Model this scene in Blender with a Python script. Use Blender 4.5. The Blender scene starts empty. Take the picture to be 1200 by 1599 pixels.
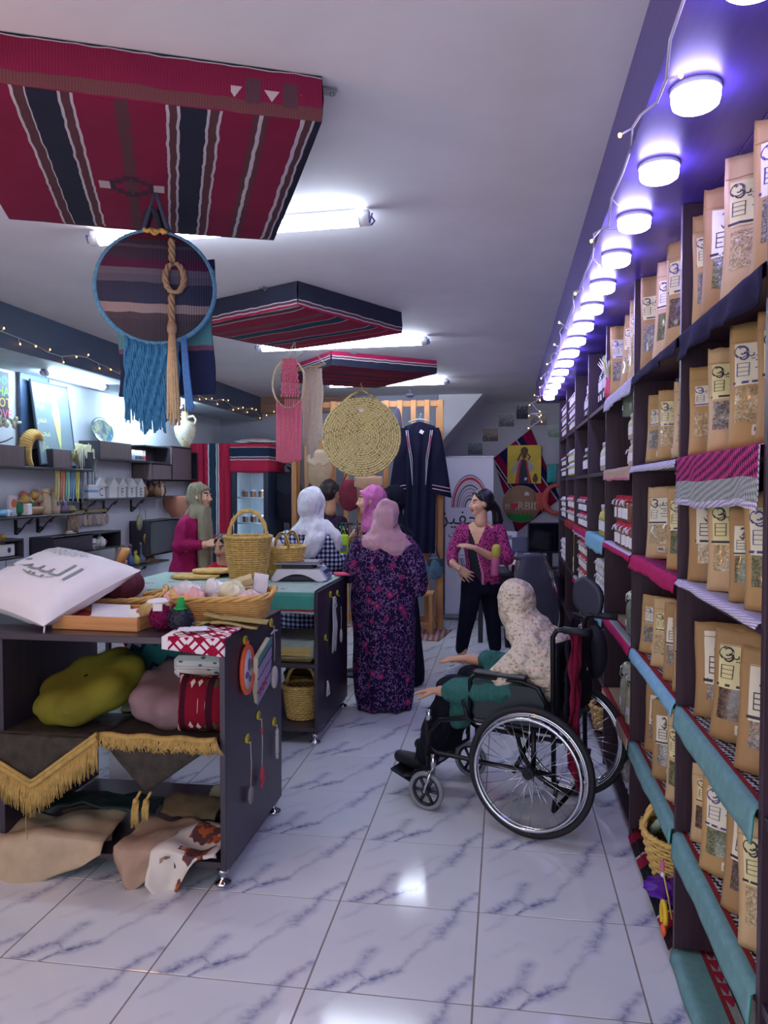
import bpy, bmesh, math, random
from math import sin, cos, pi, radians, sqrt, atan2, exp
from mathutils import Vector, Matrix, noise

SC = bpy.context.scene
COL = SC.collection
random.seed(7)

# ------------------------------------------------------------------ camera, world, lights, exposure
def lin(c):
 return tuple(((x / 255) / 12.92 if x / 255 <= .04045 else ((x / 255 + .055) / 1.055) ** 2.4) for x in c)
cam_d = bpy.data.cameras.new('camera')
cam_d.sensor_fit = 'VERTICAL'
cam_d.sensor_height = 36.0
cam_d.lens = 1214.3 / 1599 * 36.0
cam_d.clip_start = .05
cam = bpy.data.objects.new('camera', cam_d)
COL.objects.link(cam)
cam.location = (0, 0, 1.6488)
cam.rotation_euler = (radians(90 - 1.7937), 0, .154239)
SC.camera = cam
world = bpy.data.worlds.new('world')
SC.world = world
world.use_nodes = True
world.node_tree.nodes['Background'].inputs[0].default_value = (.84, .88, 1.0, 1)
world.node_tree.nodes['Background'].inputs[1].default_value = 1.15
SC.view_settings.view_transform = 'Standard'
SC.view_settings.look = 'None'
SC.view_settings.gamma = 1
SC.view_settings.use_curve_mapping = False
SC.view_settings.exposure = .9
TUBE_POWER = 24.0
DISC_POWER = 20.0
STRIP_POWER = 40.5

# ------------------------------------------------------------------ materials
class NT:
 def __init__(s, name, rough=.6, metal=0, spec=.5):
  s.m = bpy.data.materials.new(name)
  s.m.use_nodes = True
  s.t = s.m.node_tree
  s.b = s.t.nodes['Principled BSDF']
  s.b.inputs['Roughness'].default_value = rough
  s.b.inputs['Metallic'].default_value = metal
  s.b.inputs['Specular IOR Level'].default_value = spec
 def n(s, typ, **kw):
  x = s.t.nodes.new('ShaderNode' + typ)
  for k, v in kw.items():
   setattr(x, k, v)
  return x
 def put(s, sock, x):
  if hasattr(x, 'is_output'):
   s.t.links.new(x, sock)
  elif isinstance(x, (tuple, list)) and len(x) == 3 and sock.type == 'RGBA':
   sock.default_value = (*x, 1)
  else:
   sock.default_value = x
 def math(s, op, a, b=0., c=None, clamp=False):
  x = s.n('Math', operation=op, use_clamp=clamp)
  s.put(x.inputs[0], a)
  s.put(x.inputs[1], b)
  if c is not None:
   s.put(x.inputs[2], c)
  return x.outputs[0]
 def vm(s, op, a, b=None, scale=None):
  x = s.n('VectorMath', operation=op)
  s.put(x.inputs[0], a)
  if b is not None:
   s.put(x.inputs[1], b)
  if scale is not None:
   s.put(x.inputs['Scale'], scale)
  return x.outputs['Value'] if op in ('LENGTH', 'DOT_PRODUCT') else x.outputs[0]
 def co(s, kind='Object'):
  return s.n('TexCoord').outputs[kind]
 def sep(s, v):
  x = s.n('SeparateXYZ')
  s.put(x.inputs[0], v)
  return x.outputs
 def comb(s, x_, y_, z_):
  x = s.n('CombineXYZ')
  for i, q in enumerate((x_, y_, z_)):
   s.put(x.inputs[i], q)
  return x.outputs[0]
 def mix(s, f, a, b, mode='MIX'):
  x = s.n('Mix', data_type='RGBA', blend_type=mode)
  s.put(x.inputs[0], f)
  s.put(x.inputs[6], a)
  s.put(x.inputs[7], b)
  return x.outputs[2]
 def ramp(s, f, stops, interp='CONSTANT'):
  x = s.n('ValToRGB')
  x.color_ramp.interpolation = interp
  e = x.color_ramp.elements
  while len(e) < len(stops):
   e.new(1)
  for i, (p, c) in enumerate(stops):
   e[i].position = p
   e[i].color = (*c, 1)
  s.put(x.inputs[0], f)
  return x.outputs[0]
 def noise(s, vec=None, scale=5, detail=3, rough=.5):
  x = s.n('TexNoise')
  if vec is not None:
   s.put(x.inputs['Vector'], vec)
  x.inputs['Scale'].default_value = scale
  x.inputs['Detail'].default_value = detail
  x.inputs['Roughness'].default_value = rough
  return x.outputs[0]
 def vor(s, vec=None, scale=5, feature='F1', out=0):
  x = s.n('TexVoronoi', feature=feature)
  if vec is not None:
   s.put(x.inputs['Vector'], vec)
  x.inputs['Scale'].default_value = scale
  return x.outputs[out]
 def base(s, c):
  s.put(s.b.inputs['Base Color'], c)
  return s
 def bump(s, h, strength=.3, dist=.01):
  x = s.n('Bump')
  x.inputs['Strength'].default_value = strength
  x.inputs['Distance'].default_value = dist
  s.put(x.inputs['Height'], h)
  s.t.links.new(x.outputs[0], s.b.inputs['Normal'])
  return s

_mats = {}
def M(name, rgb, rough=.6, metal=0, var=.12, scale=9, bump=0, bscale=80, emit=0, spec=.5):
 """plain procedural material: rgb is 0-255 sRGB, var = brightness variation by noise"""
 if name in _mats:
  return _mats[name]
 k = NT(name, rough, metal, spec)
 c = lin(rgb)
 if emit:
  k.base(c)
  k.b.inputs['Emission Color'].default_value = (*c, 1)
  k.b.inputs['Emission Strength'].default_value = emit
 elif var:
  f = k.noise(k.co(), scale, 4)
  f = k.math('MULTIPLY_ADD', f, 2.0, -.5, True)
  k.base(k.mix(f, tuple(x * (1 - var) for x in c), tuple(min(1, x * (1 + var)) for x in c)))
 else:
  k.base(c)
 if bump:
  k.bump(k.noise(k.co(), bscale, 3), bump, .004)
 _mats[name] = k.m
 return k.m

def woven(name, axis, span, stops, weave=260, motif=None):
 """striped woven cloth: stops run along one object axis from span[0] to span[1]"""
 k = NT(name, .9, 0, .15)
 c = k.co()
 p = k.sep(c)
 a = p[axis]
 w = k.math('MULTIPLY_ADD', k.noise(c, 14, 1), .012, -.006)
 f = k.math('DIVIDE', k.math('SUBTRACT', k.math('ADD', a, w), span[0]), span[1] - span[0])
 col = k.ramp(f, [(q, lin(r)) for q, r in stops])
 col = k.mix(k.noise(c, 7, 4), k.mix(.22, col, (0, 0, 0)), col)
 if motif is not None:
  col = motif(k, c, col)
 k.base(col)
 wv = k.math('SINE', k.math('MULTIPLY', p[0], weave * 3))
 wv2 = k.math('SINE', k.math('MULTIPLY', p[1], weave * 3))
 k.bump(k.math('MULTIPLY', wv, wv2), .25, .002)
 _mats[name] = k.m
 return k.m

def woodmat(name, rgb, axis=2, rough=.5, streak=.35, spec=.5):
 k = NT(name, rough, 0, spec)
 sc_ = [38, 38, 38]
 sc_[axis] = 2.2
 m = k.n('Mapping')
 m.inputs['Scale'].default_value = sc_
 k.put(m.inputs[0], k.co())
 f = k.noise(m.outputs[0], 1.6, 5, .6)
 c = lin(rgb)
 k.base(k.ramp(f, [(.3, tuple(x * (1 - streak) for x in c)), (.7, tuple(min(1, x * (1 + streak)) for x in c))], 'LINEAR'))
 k.bump(f, .08, .002)
 _mats[name] = k.m
 return k.m

# ------------------------------------------------------------------ geometry builder
def _rot(rz):
 return Matrix.Rotation(rz, 4, 'Z')
class G:
 def __init__(s):
  s.v, s.f, s.m, s.s = [], [], [], []
 def add(s, vs, fs, m=0, sm=False):
  o = len(s.v)
  s.v += [tuple(v) for v in vs]
  for f in fs:
   s.f.append([o + i for i in f])
   s.m.append(m)
   s.s.append(sm)
  return s
 def box(s, c, d, m=0, rz=0., bev=0., R=None):
  x, y, z = d[0] / 2, d[1] / 2, d[2] / 2
  if bev:
   b = min(bev, x * .9, y * .9, z * .9)
   vs = []
   for sx in (-1, 1):
    for sy in (-1, 1):
     for sz in (-1, 1):
      vs += [(sx * x, sy * (y - b), sz * (z - b)), (sx * (x - b), sy * y, sz * (z - b)), (sx * (x - b), sy * (y - b), sz * z)]
   def I(sx, sy, sz, k): return ((sx * 2 + sy) * 2 + sz) * 3 + k
   fs = []
   fs += [[I(0, 0, 0, 0), I(0, 0, 1, 0), I(0, 1, 1, 0), I(0, 1, 0, 0)], [I(1, 0, 0, 0), I(1, 1, 0, 0), I(1, 1, 1, 0), I(1, 0, 1, 0)]]
   fs += [[I(0, 0, 0, 1), I(1, 0, 0, 1), I(1, 0, 1, 1), I(0, 0, 1, 1)], [I(0, 1, 0, 1), I(0, 1, 1, 1), I(1, 1, 1, 1), I(1, 1, 0, 1)]]
   fs += [[I(0, 0, 0, 2), I(0, 1, 0, 2), I(1, 1, 0, 2), I(1, 0, 0, 2)], [I(0, 0, 1, 2), I(1, 0, 1, 2), I(1, 1, 1, 2), I(0, 1, 1, 2)]]
   for a in (0, 1):
    for e in (0, 1):
     fs += [[I(a, e, 0, 0), I(a, e, 0, 1), I(a, e, 1, 1), I(a, e, 1, 0)], [I(a, 0, e, 0), I(a, 0, e, 2), I(a, 1, e, 2), I(a, 1, e, 0)],
                           [I(0, a, e, 1), I(0, a, e, 2), I(1, a, e, 2), I(1, a, e, 1)]]
   for a in (0, 1):
    for b_ in (0, 1):
     for e in (0, 1):
      fs.append([I(a, b_, e, 0), I(a, b_, e, 1), I(a, b_, e, 2)])
  else:
   vs = [(sx * x, sy * y, sz * z) for sx in (-1, 1) for sy in (-1, 1) for sz in (-1, 1)]
   fs = [[0, 1, 3, 2], [4, 6, 7, 5], [0, 4, 5, 1], [2, 3, 7, 6], [0, 2, 6, 4], [1, 5, 7, 3]]
  T = Matrix.Translation(Vector(c)) @ (R if R is not None else _rot(rz))
  return s.add([T @ Vector(v) for v in vs], fs, m)
 def rings(s, rs, m=0, closed=True, cap=True, sm=True, loop=False):
  """rs = list of rings (equal length lists of points)"""
  n = len(rs[0])
  vs = [p for r in rs for p in r]
  fs = []
  for i in range(len(rs) - (0 if loop else 1)):
   i2 = (i + 1) % len(rs)
   for j in range(n if closed else n - 1):
    fs.append([i * n + j, i * n + (j + 1) % n, i2 * n + (j + 1) % n, i2 * n + j])
  o = len(s.v)
  s.add(vs, fs, m, sm)
  if cap and closed and not loop:
   s.f.append([o + j for j in range(n)][::-1]); s.m.append(m); s.s.append(False)
   s.f.append([o + (len(rs) - 1) * n + j for j in range(n)]); s.m.append(m); s.s.append(False)
  return s
 def tube(s, pts, r, n=8, m=0, closed=False, cap=True):
  P = [Vector(p) for p in pts]
  N = len(P)
  R = r if isinstance(r, (list, tuple)) else [r] * N
  rs = []
  up = None
  for i in range(N):
   if closed:
    t = P[(i + 1) % N] - P[i - 1]
   else:
    t = P[min(i + 1, N - 1)] - P[max(i - 1, 0)]
   if t.length < 1e-9:
    t = Vector((0, 0, 1))
   t.normalize()
   if up is None:
    up = Vector((0, 0, 1)) if abs(t.z) < .9 else Vector((1, 0, 0))
   up = up - t * up.dot(t)
   if up.length < 1e-6:
    up = t.orthogonal()
   up.normalize()
   b = t.cross(up)
   rs.append([P[i] + (up * cos(2 * pi * j / n) + b * sin(2 * pi * j / n)) * R[i] for j in range(n)])
  return s.rings(rs, m, True, cap, True, closed)
 def lathe(s, prof, n=20, c=(0, 0, 0), m=0, cap=True, sx=1., sy=1.):
  rs = [[(c[0] + r * sx * cos(2 * pi * j / n), c[1] + r * sy * sin(2 * pi * j / n), c[2] + z) for j in range(n)] for r, z in prof]
  return s.rings(rs, m, True, cap)
 def cyl(s, p0, p1, r, n=12, m=0, r1=None):
  return s.tube([p0, p1], [r, r if r1 is None else r1], n, m)
 def ball(s, c, r, nu=14, nv=8, m=0, R=None):
  if not isinstance(r, (tuple, list)):
   r = (r, r, r)
  rs = []
  for i in range(nv + 1):
   t = pi * min(max(i / nv, .02), .98)
   ring = []
   for j in range(nu):
    p = Vector((r[0] * sin(t) * cos(2 * pi * j / nu), r[1] * sin(t) * sin(2 * pi * j / nu), -r[2] * cos(t)))
    if R is not None:
     p = R @ p
    ring.append(Vector(c) + p)
   rs.append(ring)
  return s.rings(rs, m)
 def grid(s, fn, nu, nv, m=0, cu=False, sm=True, mf=None):
  vs = [fn(i / nu, j / nv) for j in range(nv + 1) for i in range(nu + (0 if cu else 1))]
  w = nu if cu else nu + 1
  o = len(s.v)
  s.v += [tuple(v) for v in vs]
  for j in range(nv):
   for i in range(nu):
    i2 = (i + 1) % w
    s.f.append([o + j * w + i, o + j * w + i2, o + (j + 1) * w + i2, o + (j + 1) * w + i])
    s.m.append(mf((i + .5) / nu, (j + .5) / nv) if mf else m)
    s.s.append(sm)
  return s
 def slab(s, fn, nu, nv, th=.004, m=0, mf=None):
  """a cloth sheet with thickness"""
  e = 1e-3
  P, Q = [], []
  for j in range(nv + 1):
   for i in range(nu + 1):
    u, v = i / nu, j / nv
    p = Vector(fn(u, v))
    a = Vector(fn(min(u + e, 1), v)) - Vector(fn(max(u - e, 0), v))
    b = Vector(fn(u, min(v + e, 1))) - Vector(fn(u, max(v - e, 0)))
    n_ = a.cross(b)
    n_ = n_.normalized() if n_.length > 1e-12 else Vector((0, 0, 1))
    P.append(p + n_ * th / 2)
    Q.append(p - n_ * th / 2)
  w = nu + 1
  k = len(P)
  fs, ms = [], []
  for j in range(nv):
   for i in range(nu):
    mm = mf((i + .5) / nu, (j + .5) / nv) if mf else m
    q = [j * w + i, j * w + i + 1, (j + 1) * w + i + 1, (j + 1) * w + i]
    fs.append(q); ms.append(mm)
    fs.append([k + x for x in q[::-1]]); ms.append(mm)
  bd = [(i, i + 1) for i in range(nu)] + [(j * w + nu, (j + 1) * w + nu) for j in range(nv)] + \
             [(nv * w + i + 1, nv * w + i) for i in range(nu)] + [((j + 1) * w, j * w) for j in range(nv)]
  for a, b in bd:
   fs.append([b, a, k + a, k + b])
   ms.append(m)
  o = len(s.v)
  s.v += [tuple(v) for v in P + Q]
  for f, mm in zip(fs, ms):
   s.f.append([o + x for x in f]); s.m.append(mm); s.s.append(True)
  return s
 def prism(s, poly, z0, z1, m=0, T=None):
  n = len(poly)
  vs = [Vector((x, y, z0)) for x, y in poly] + [Vector((x, y, z1)) for x, y in poly]
  if T is not None:
   vs = [T @ v for v in vs]
  fs = [list(range(n))[::-1], list(range(n, 2 * n))] + [[i, (i + 1) % n, n + (i + 1) % n, n + i] for i in range(n)]
  return s.add(vs, fs, m)
 def T(s, mt):
  s.v = [tuple(mt @ Vector(v)) for v in s.v]
  return s
 def join(s, g, mt=None, m=None):
  o = len(s.v)
  s.v += [tuple(mt @ Vector(v)) if mt is not None else v for v in g.v]
  s.f += [[o + i for i in f] for f in g.f]
  s.m += [m if m is not None else x for x in g.m]
  s.s += g.s
  return s
 def mesh(s, name, mats):
  me = bpy.data.meshes.new(name)
  me.from_pydata(s.v, [], s.f)
  for q in (mats if isinstance(mats, (list, tuple)) else [mats]):
   me.materials.append(q)
  me.polygons.foreach_set('material_index', s.m)
  me.polygons.foreach_set('use_smooth', s.s)
  me.update()
  return me

def fix_normals(me):
 b = bmesh.new()
 b.from_mesh(me)
 bmesh.ops.recalc_face_normals(b, faces=b.faces)
 b.to_mesh(me)
 b.free()
 return me
def obj(name, me, parent=None, loc=(0, 0, 0), rot=(0, 0, 0)):
 o = bpy.data.objects.new(name, me)
 COL.objects.link(o)
 o.location = loc
 o.rotation_euler = rot
 if parent:
  o.parent = parent
 return o
def tag(o, label=None, cat=None, group=None, kind=None):
 if label: o['label'] = label
 if cat: o['category'] = cat
 if group: o['group'] = group
 if kind: o['kind'] = kind
 return o
def thing(name, label, cat, loc=(0, 0, 0), rz=0., group=None, rot=None):
 o = bpy.data.objects.new(name, None)
 o.empty_display_size = .05
 COL.objects.link(o)
 o.location = loc
 o.rotation_euler = rot or (0, 0, rz)
 return tag(o, label, cat, group)
def part(name, g, mats, parent=None, loc=(0, 0, 0), rot=(0, 0, 0), label=None):
 o = obj(name, fix_normals(g.mesh(name, mats)) if isinstance(g, G) else g, parent, loc, rot)
 if label: o['label'] = label
 return o
def solo(name, g, mats, label, cat, loc=(0, 0, 0), rz=0., group=None, rot=None):
 o = obj(name, fix_normals(g.mesh(name, mats)) if isinstance(g, G) else g, None, loc, rot or (0, 0, rz))
 return tag(o, label, cat, group)
def struct(name, g, mats, parent=None, loc=(0, 0, 0)):
 o = part(name, g, mats, parent, loc)
 if parent is None:
  o['kind'] = 'structure'
 return o
def dup(root, loc, rz=None, label=None, group=None, scale=None):
 r = root.copy()
 COL.objects.link(r)
 r.location = loc
 if rz is not None: r.rotation_euler = (0, 0, rz)
 if label: r['label'] = label
 if group: r['group'] = group
 if scale: r.scale = scale if isinstance(scale, tuple) else (scale,) * 3
 for ch in list(root.children):
  c = ch.copy()
  COL.objects.link(c)
  c.parent = r
  for g in ch.children:
   d = g.copy()
   COL.objects.link(d)
   d.parent = c
 return r
_txt = {}
def text_geo(body, size, res=2, align='CENTER'):
 """flat lettering in the xy plane as geometry"""
 key = (body, size, res, align)
 if key not in _txt:
  c = bpy.data.curves.new('lettering', 'FONT')
  c.body = body
  c.size = size
  c.resolution_u = res
  c.align_x = align
  c.align_y = 'CENTER'
  o = bpy.data.objects.new('lettering', c)
  COL.objects.link(o)
  bpy.context.view_layer.update()
  me = bpy.data.meshes.new_from_object(o.evaluated_get(bpy.context.evaluated_depsgraph_get()))
  _txt[key] = ([tuple(v.co) for v in me.vertices], [list(p.vertices) for p in me.polygons])
  bpy.data.objects.remove(o)
  bpy.data.curves.remove(c)
  bpy.data.meshes.remove(me)
 v, f = _txt[key]
 return G().add(v, f)
TAHFEEZ = '\uFEB0\uFEF4\uFED4\uFEA4\uFE97'
RX90 = Matrix.Rotation(pi / 2, 4, 'X')
def nz(x, y=0., z=0.):
 return noise.noise(Vector((x, y, z)))

# ------------------------------------------------------------------ setting: floor, walls, ceiling
XL, XR, ZC, YB, YR = -3.78, .95, 2.84, 10.0, 11.0
TS, TX, TY = .55, -.6435, 2.4430

def tile_mat():
 k = NT('veined_porcelain', .11, 0, .5)
 c = k.co()
 q = k.vm('SCALE', c, scale=1 / TS)
 n1 = k.n('TexNoise')
 n1.inputs['Scale'].default_value = 5.5
 n1.inputs['Detail'].default_value = 5
 k.put(n1.inputs['Vector'], q)
 d = k.vm('SCALE', k.vm('SUBTRACT', n1.outputs[1], (.5, .5, .5)), scale=.11)
 q2 = k.vm('MULTIPLY', k.vm('ADD', q, d), (1, 1, 0))
 segs = [((.08, -.02), (.16, .09), .05, 1), ((.16, .09), (.27, .2), .045, .8), ((.27, .2), (.33, .45), .05, .55), ((.28, 0), (.35, .12), .02, 1),
   ((.27, .2), (.36, .12), .018, .9), ((.35, .12), (.53, .25), .04, .95), ((.53, .25), (.62, .45), .024, .42), ((.62, .45), (.74, .66), .026, .34),
   ((.74, .66), (.81, .85), .055, .7), ((.81, .85), (.87, 1.02), .035, .6), ((.83, -.02), (.9, .12), .045, .75), ((.9, .12), (.99, .24), .04, .6),
   ((.06, .78), (.22, .97), .03, .22), ((.5, .6), (.68, .8), .03, .16), ((.12, .5), (.3, .66), .03, .14)]
 tot = None
 for a, b, w, amp in segs:
  ba = (b[0] - a[0], b[1] - a[1], 0)
  L2 = ba[0] ** 2 + ba[1] ** 2
  pa = k.vm('SUBTRACT', q2, (a[0], a[1], 0))
  h = k.math('MULTIPLY', k.vm('DOT_PRODUCT', pa, ba), 1 / L2, clamp=True)
  d_ = k.vm('LENGTH', k.vm('SUBTRACT', pa, k.vm('SCALE', ba, scale=h)))
  s_ = k.math('MULTIPLY_ADD', d_, -.62 / w, 1.0, True)
  s_ = k.math('MULTIPLY', k.math('POWER', s_, 1.5), amp)
  tot = s_ if tot is None else k.math('MAXIMUM', tot, s_)
 f = k.noise(q, 22, 5, .65)
 tot = k.math('MULTIPLY', tot, k.math('MULTIPLY_ADD', f, 2.6, -.55, True))
 cl = k.noise(q, 2.2, 3)
 base = k.mix(cl, lin((208, 213, 219)), lin((226, 229, 232)))
 k.base(k.mix(k.math('MULTIPLY', tot, .95, clamp=True), base, lin((72, 78, 146))))
 return k.m

fl = struct('floor', G().box(((XL + XR) / 2, 5.2, -.06), (XR - XL + .2, 12.4, .116)), M('tile_grout', (136, 128, 124), .9))
tg = .006
tile_me = fix_normals(G().box((TS / 2, TS / 2, -.004), (TS - tg, TS - tg, .008), 0, 0, .0012).mesh('tile', tile_mat()))
for j in range(-5, 16):
 for i in range(-6, 3):
  obj('tile', tile_me, fl, (TX + TS * i, TY + TS * j, 0))

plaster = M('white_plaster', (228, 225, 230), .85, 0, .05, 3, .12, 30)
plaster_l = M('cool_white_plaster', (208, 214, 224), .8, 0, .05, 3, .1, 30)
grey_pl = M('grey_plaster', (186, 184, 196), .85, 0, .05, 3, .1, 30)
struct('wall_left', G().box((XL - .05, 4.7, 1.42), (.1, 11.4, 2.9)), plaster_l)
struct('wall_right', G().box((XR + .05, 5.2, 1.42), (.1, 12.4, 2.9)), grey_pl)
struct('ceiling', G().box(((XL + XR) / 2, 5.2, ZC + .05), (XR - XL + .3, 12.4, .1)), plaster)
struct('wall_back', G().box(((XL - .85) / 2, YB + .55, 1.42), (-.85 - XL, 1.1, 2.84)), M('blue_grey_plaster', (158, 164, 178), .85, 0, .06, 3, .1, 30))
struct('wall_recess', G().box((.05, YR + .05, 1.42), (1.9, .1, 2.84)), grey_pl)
struct('trim_1', G().prism([(-.86, 2.15), (-.806, 2.236), (-.278, 2.85), (-.86, 2.85)], -YR, -YB, 0, RX90), plaster)
struct('baseboard_recess', G().box((.05, YR - .008, .05), (1.78, .016, .1), 0, 0, .003), M('grey_skirting', (150, 150, 158), .5))
struct('baseboard_left', G().box((XL + .006, 4.6, .05), (.012, 10.6, .1), 0, 0, .003), M('grey_skirting', (150, 150, 158), .5))

board = woodmat('dark_purple_board', (82, 64, 150), 1, .35, .12, .5)
board_l = woodmat('slate_blue_board', (62, 80, 108), 1, .5, .1, .4)
# right soffit: fascia + underside boards with a visible seam
t2 = struct('trim_2', G().box((.345 + .01, 5.0, 2.72), (.02, 8.0, .24)), board)
for k_ in range(4):
 part('soffit_board', G().box((.505, 1 + 2.0 * k_ + 1, 2.612), (.298, 1.998, .02), 0, 0, .001), board, t2)
 part('soffit_board', G().box((.802, 1 + 2.0 * k_ + 1, 2.612), (.292, 1.998, .02), 0, 0, .001), board, t2)
t3 = struct('trim_3', G().box((-3.2, 4.5, 2.695), (.02, 10.98, .29)), board_l)
part('soffit_panel', G().box((-3.49, 4.5, 2.557), (.56, 10.98, .016)), M('pale_soffit', (196, 206, 214), .6), t3)
t4 = struct('trim_4', G().box((-2.86, YB - .04, 2.735), (1.82, .08, .2)), woodmat('brown_beam', (142, 112, 96), 0, .6))
for x_ in (-3.3, -2.7, -2.2):
 part('beam_joint', G().box((x_, YB - .081, 2.735), (.004, .004, .19)), M('dark_line', (84, 66, 58)), t4)

# ------------------------------------------------------------------ lamps (each gives its own light)
def tube_lamp(x0, x1, y0, y1, z, label, power=TUBE_POWER, along='x'):
 L_ = sqrt((x1 - x0) ** 2 + (y1 - y0) ** 2)
 a = atan2(y1 - y0, x1 - x0)
 t = thing('tube_light', label, 'lamp', ((x0 + x1) / 2, (y0 + y1) / 2, z), a)
 mt = M('tube_glow_%d' % power, (226, 238, 255) if power < 40 else (204, 234, 255), emit=power)
 part('tube', G().tube([(-L_ / 2 + .05, 0, 0), (L_ / 2 - .05, 0, 0)], .026, 12), mt, t)
 part('batten', G().box((0, 0, .03), (L_ - .12, .03, .02), 0, 0, .003), M('white_lamp_body', (220, 222, 230), .4), t)
 for s_ in (-1, 1):
  part('end_cap', G().tube([(s_ * (L_ / 2 - .05), 0, 0), (s_ * (L_ / 2 - .005), 0, 0)], .027, 12).box((s_ * (L_ / 2 - .02), 0, .022), (.03, .034, .036), 0, 0, .004),
             M('white_lamp_body', (220, 222, 230), .4), t)
  part('clip', G().tube([(s_ * (L_ / 2 - .002), .018, -.018), (s_ * (L_ / 2 + .012), .02, .0), (s_ * (L_ / 2 - .002), .018, .02), (s_ * (L_ / 2 + .01), -.018, .018), (s_ * (L_ / 2 - .002), -.018, -.018)], .004, 6),
             M('blue_clip', (70, 74, 160), .4), t)
 return t
tube_lamp(-1.90, -.57, 3.38, 3.30, 2.79, 'bright tube lamp on the ceiling behind the nearest red striped panel')
tube_lamp(-2.02, -.60, 6.19, 6.10, 2.79, 'bright tube lamp on the ceiling behind the middle striped panel')
tube_lamp(-1.98, -.61, 8.52, 8.44, 2.79, 'bright tube lamp on the ceiling behind the farthest striped panel')
tube_lamp(-3.46, -3.46, 5.45, 6.38, 2.522, 'bright tube lamp under the left soffit above the grey chalkboard', STRIP_POWER)
tube_lamp(-3.46, -3.46, 6.95, 8.0, 2.522, 'bright tube lamp under the left soffit beside the standing plate', STRIP_POWER)

t = thing('bulb_lamp', 'warm bulb lamp over the shop entrance', 'lamp', (-2.3, .9, 2.2))
part('bulb', G().ball((0, 0, 0), .045, 14, 10), M('entrance_bulb_glow', (255, 168, 92), emit=200), t)
part('socket', G().cyl((0, 0, .04), (0, 0, .34), .012, 10), M('white_lamp_body', (220, 222, 230), .4), t)
d0 = thing('disc_light', 'round white disc lamp under the purple soffit, nearest of the row', 'lamp', (.445, 1.53, 2.602), 0, 'row of disc lamps under the right soffit')
part('diffuser', G().lathe([(.0005, -.048), (.045, -.048), (.053, -.042), (.056, -.03), (.056, -.012)], 28), M('disc_glow', (184, 174, 255), emit=DISC_POWER), d0)
part('rim', G().lathe([(.058, -.012), (.058, 0), (.0005, 0)], 28), M('white_lamp_body', (220, 222, 230), .4), d0)
ords = ['second', 'third', 'fourth', 'fifth', 'sixth', 'seventh', 'eighth', 'ninth', 'tenth', 'eleventh', 'twelfth', 'thirteenth', 'fourteenth', 'fifteenth', 'sixteenth']
for k_, w_ in enumerate(ords):
 dup(d0, (.445, 1.53 + .445 * (k_ + 1), 2.602), 0, 'round white disc lamp under the purple soffit, %s from the front' % w_)

def light_string(name, pts, bulbs, label, wire_rgb):
 """pts: wire path, bulbs: (point index, dx, dy, dz)"""
 t = thing(name, label, 'string lights', pts[0])
 o = Vector(pts[0])
 part('wire', G().tube([Vector(p) - o for p in pts], .0035, 6), M('wire_%d' % wire_rgb[0], wire_rgb, .5), t)
 bm_ = None
 for (i, d) in bulbs:
  p = Vector(pts[i]) - o
  e = p + Vector(d)
  part('stem', G().tube([p, e], .003, 5), M('wire_%d' % wire_rgb[0], wire_rgb, .5), t)
  if bm_ is None:
   bm_ = G().ball((0, 0, 0), (.0052, .0052, .007), 8, 5).mesh('bulb', M('warm_bulb', (255, 176, 84), emit=5))
  obj('bulb', bm_, t, e + Vector(d).normalized() * .006)
 return t
pts = []
for i in range(60):
 y = 1.3 + i * .125
 pts.append((.338 + .012 * sin(i * 1.7), y, 2.595 + .035 * sin(i * .9 + 1) - .02))
light_string('string_lights', pts, [(i, (-.03 if i % 2 else .022, -.015, .03 * sin(i * 2.3) - .01)) for i in range(1, 60, 3)],
             'warm string lights on a white wire along the purple soffit edge', (206, 200, 226))
pts = [(.335 + .06 * sin(i * 2.1), 8.62 + .02 * cos(i), 2.62 - .035 * i + .03 * sin(i * 1.3)) for i in range(9)]
light_string('string_lights', pts, [(i, (.03 * cos(i * 2), -.02, -.02)) for i in range(9)], 'bunched warm string light end hanging at the far end of the right soffit', (206, 200, 226))
pts = [(-3.185, 4.4 + i * .17, 2.63 + .025 * sin(i * 1.1) - .006 * (i % 3)) for i in range(33)]
light_string('string_lights', pts, [(i, (.012, 0, .03 * sin(i * 2.1) - .01)) for i in range(0, 33)], 'warm string lights along the slate blue left fascia', (170, 184, 196))
pts = [(-3.7 + i * .1, YB - .09, 2.66 - .05 * sin(i * .28) + .014 * sin(i * 1.9)) for i in range(13)]
light_string('string_lights', pts, [(i, (0, -.012, .02 * sin(i * 2.1))) for i in range(0, 13)], 'warm string lights along the brown beam on the back wall', (150, 140, 140))

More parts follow.
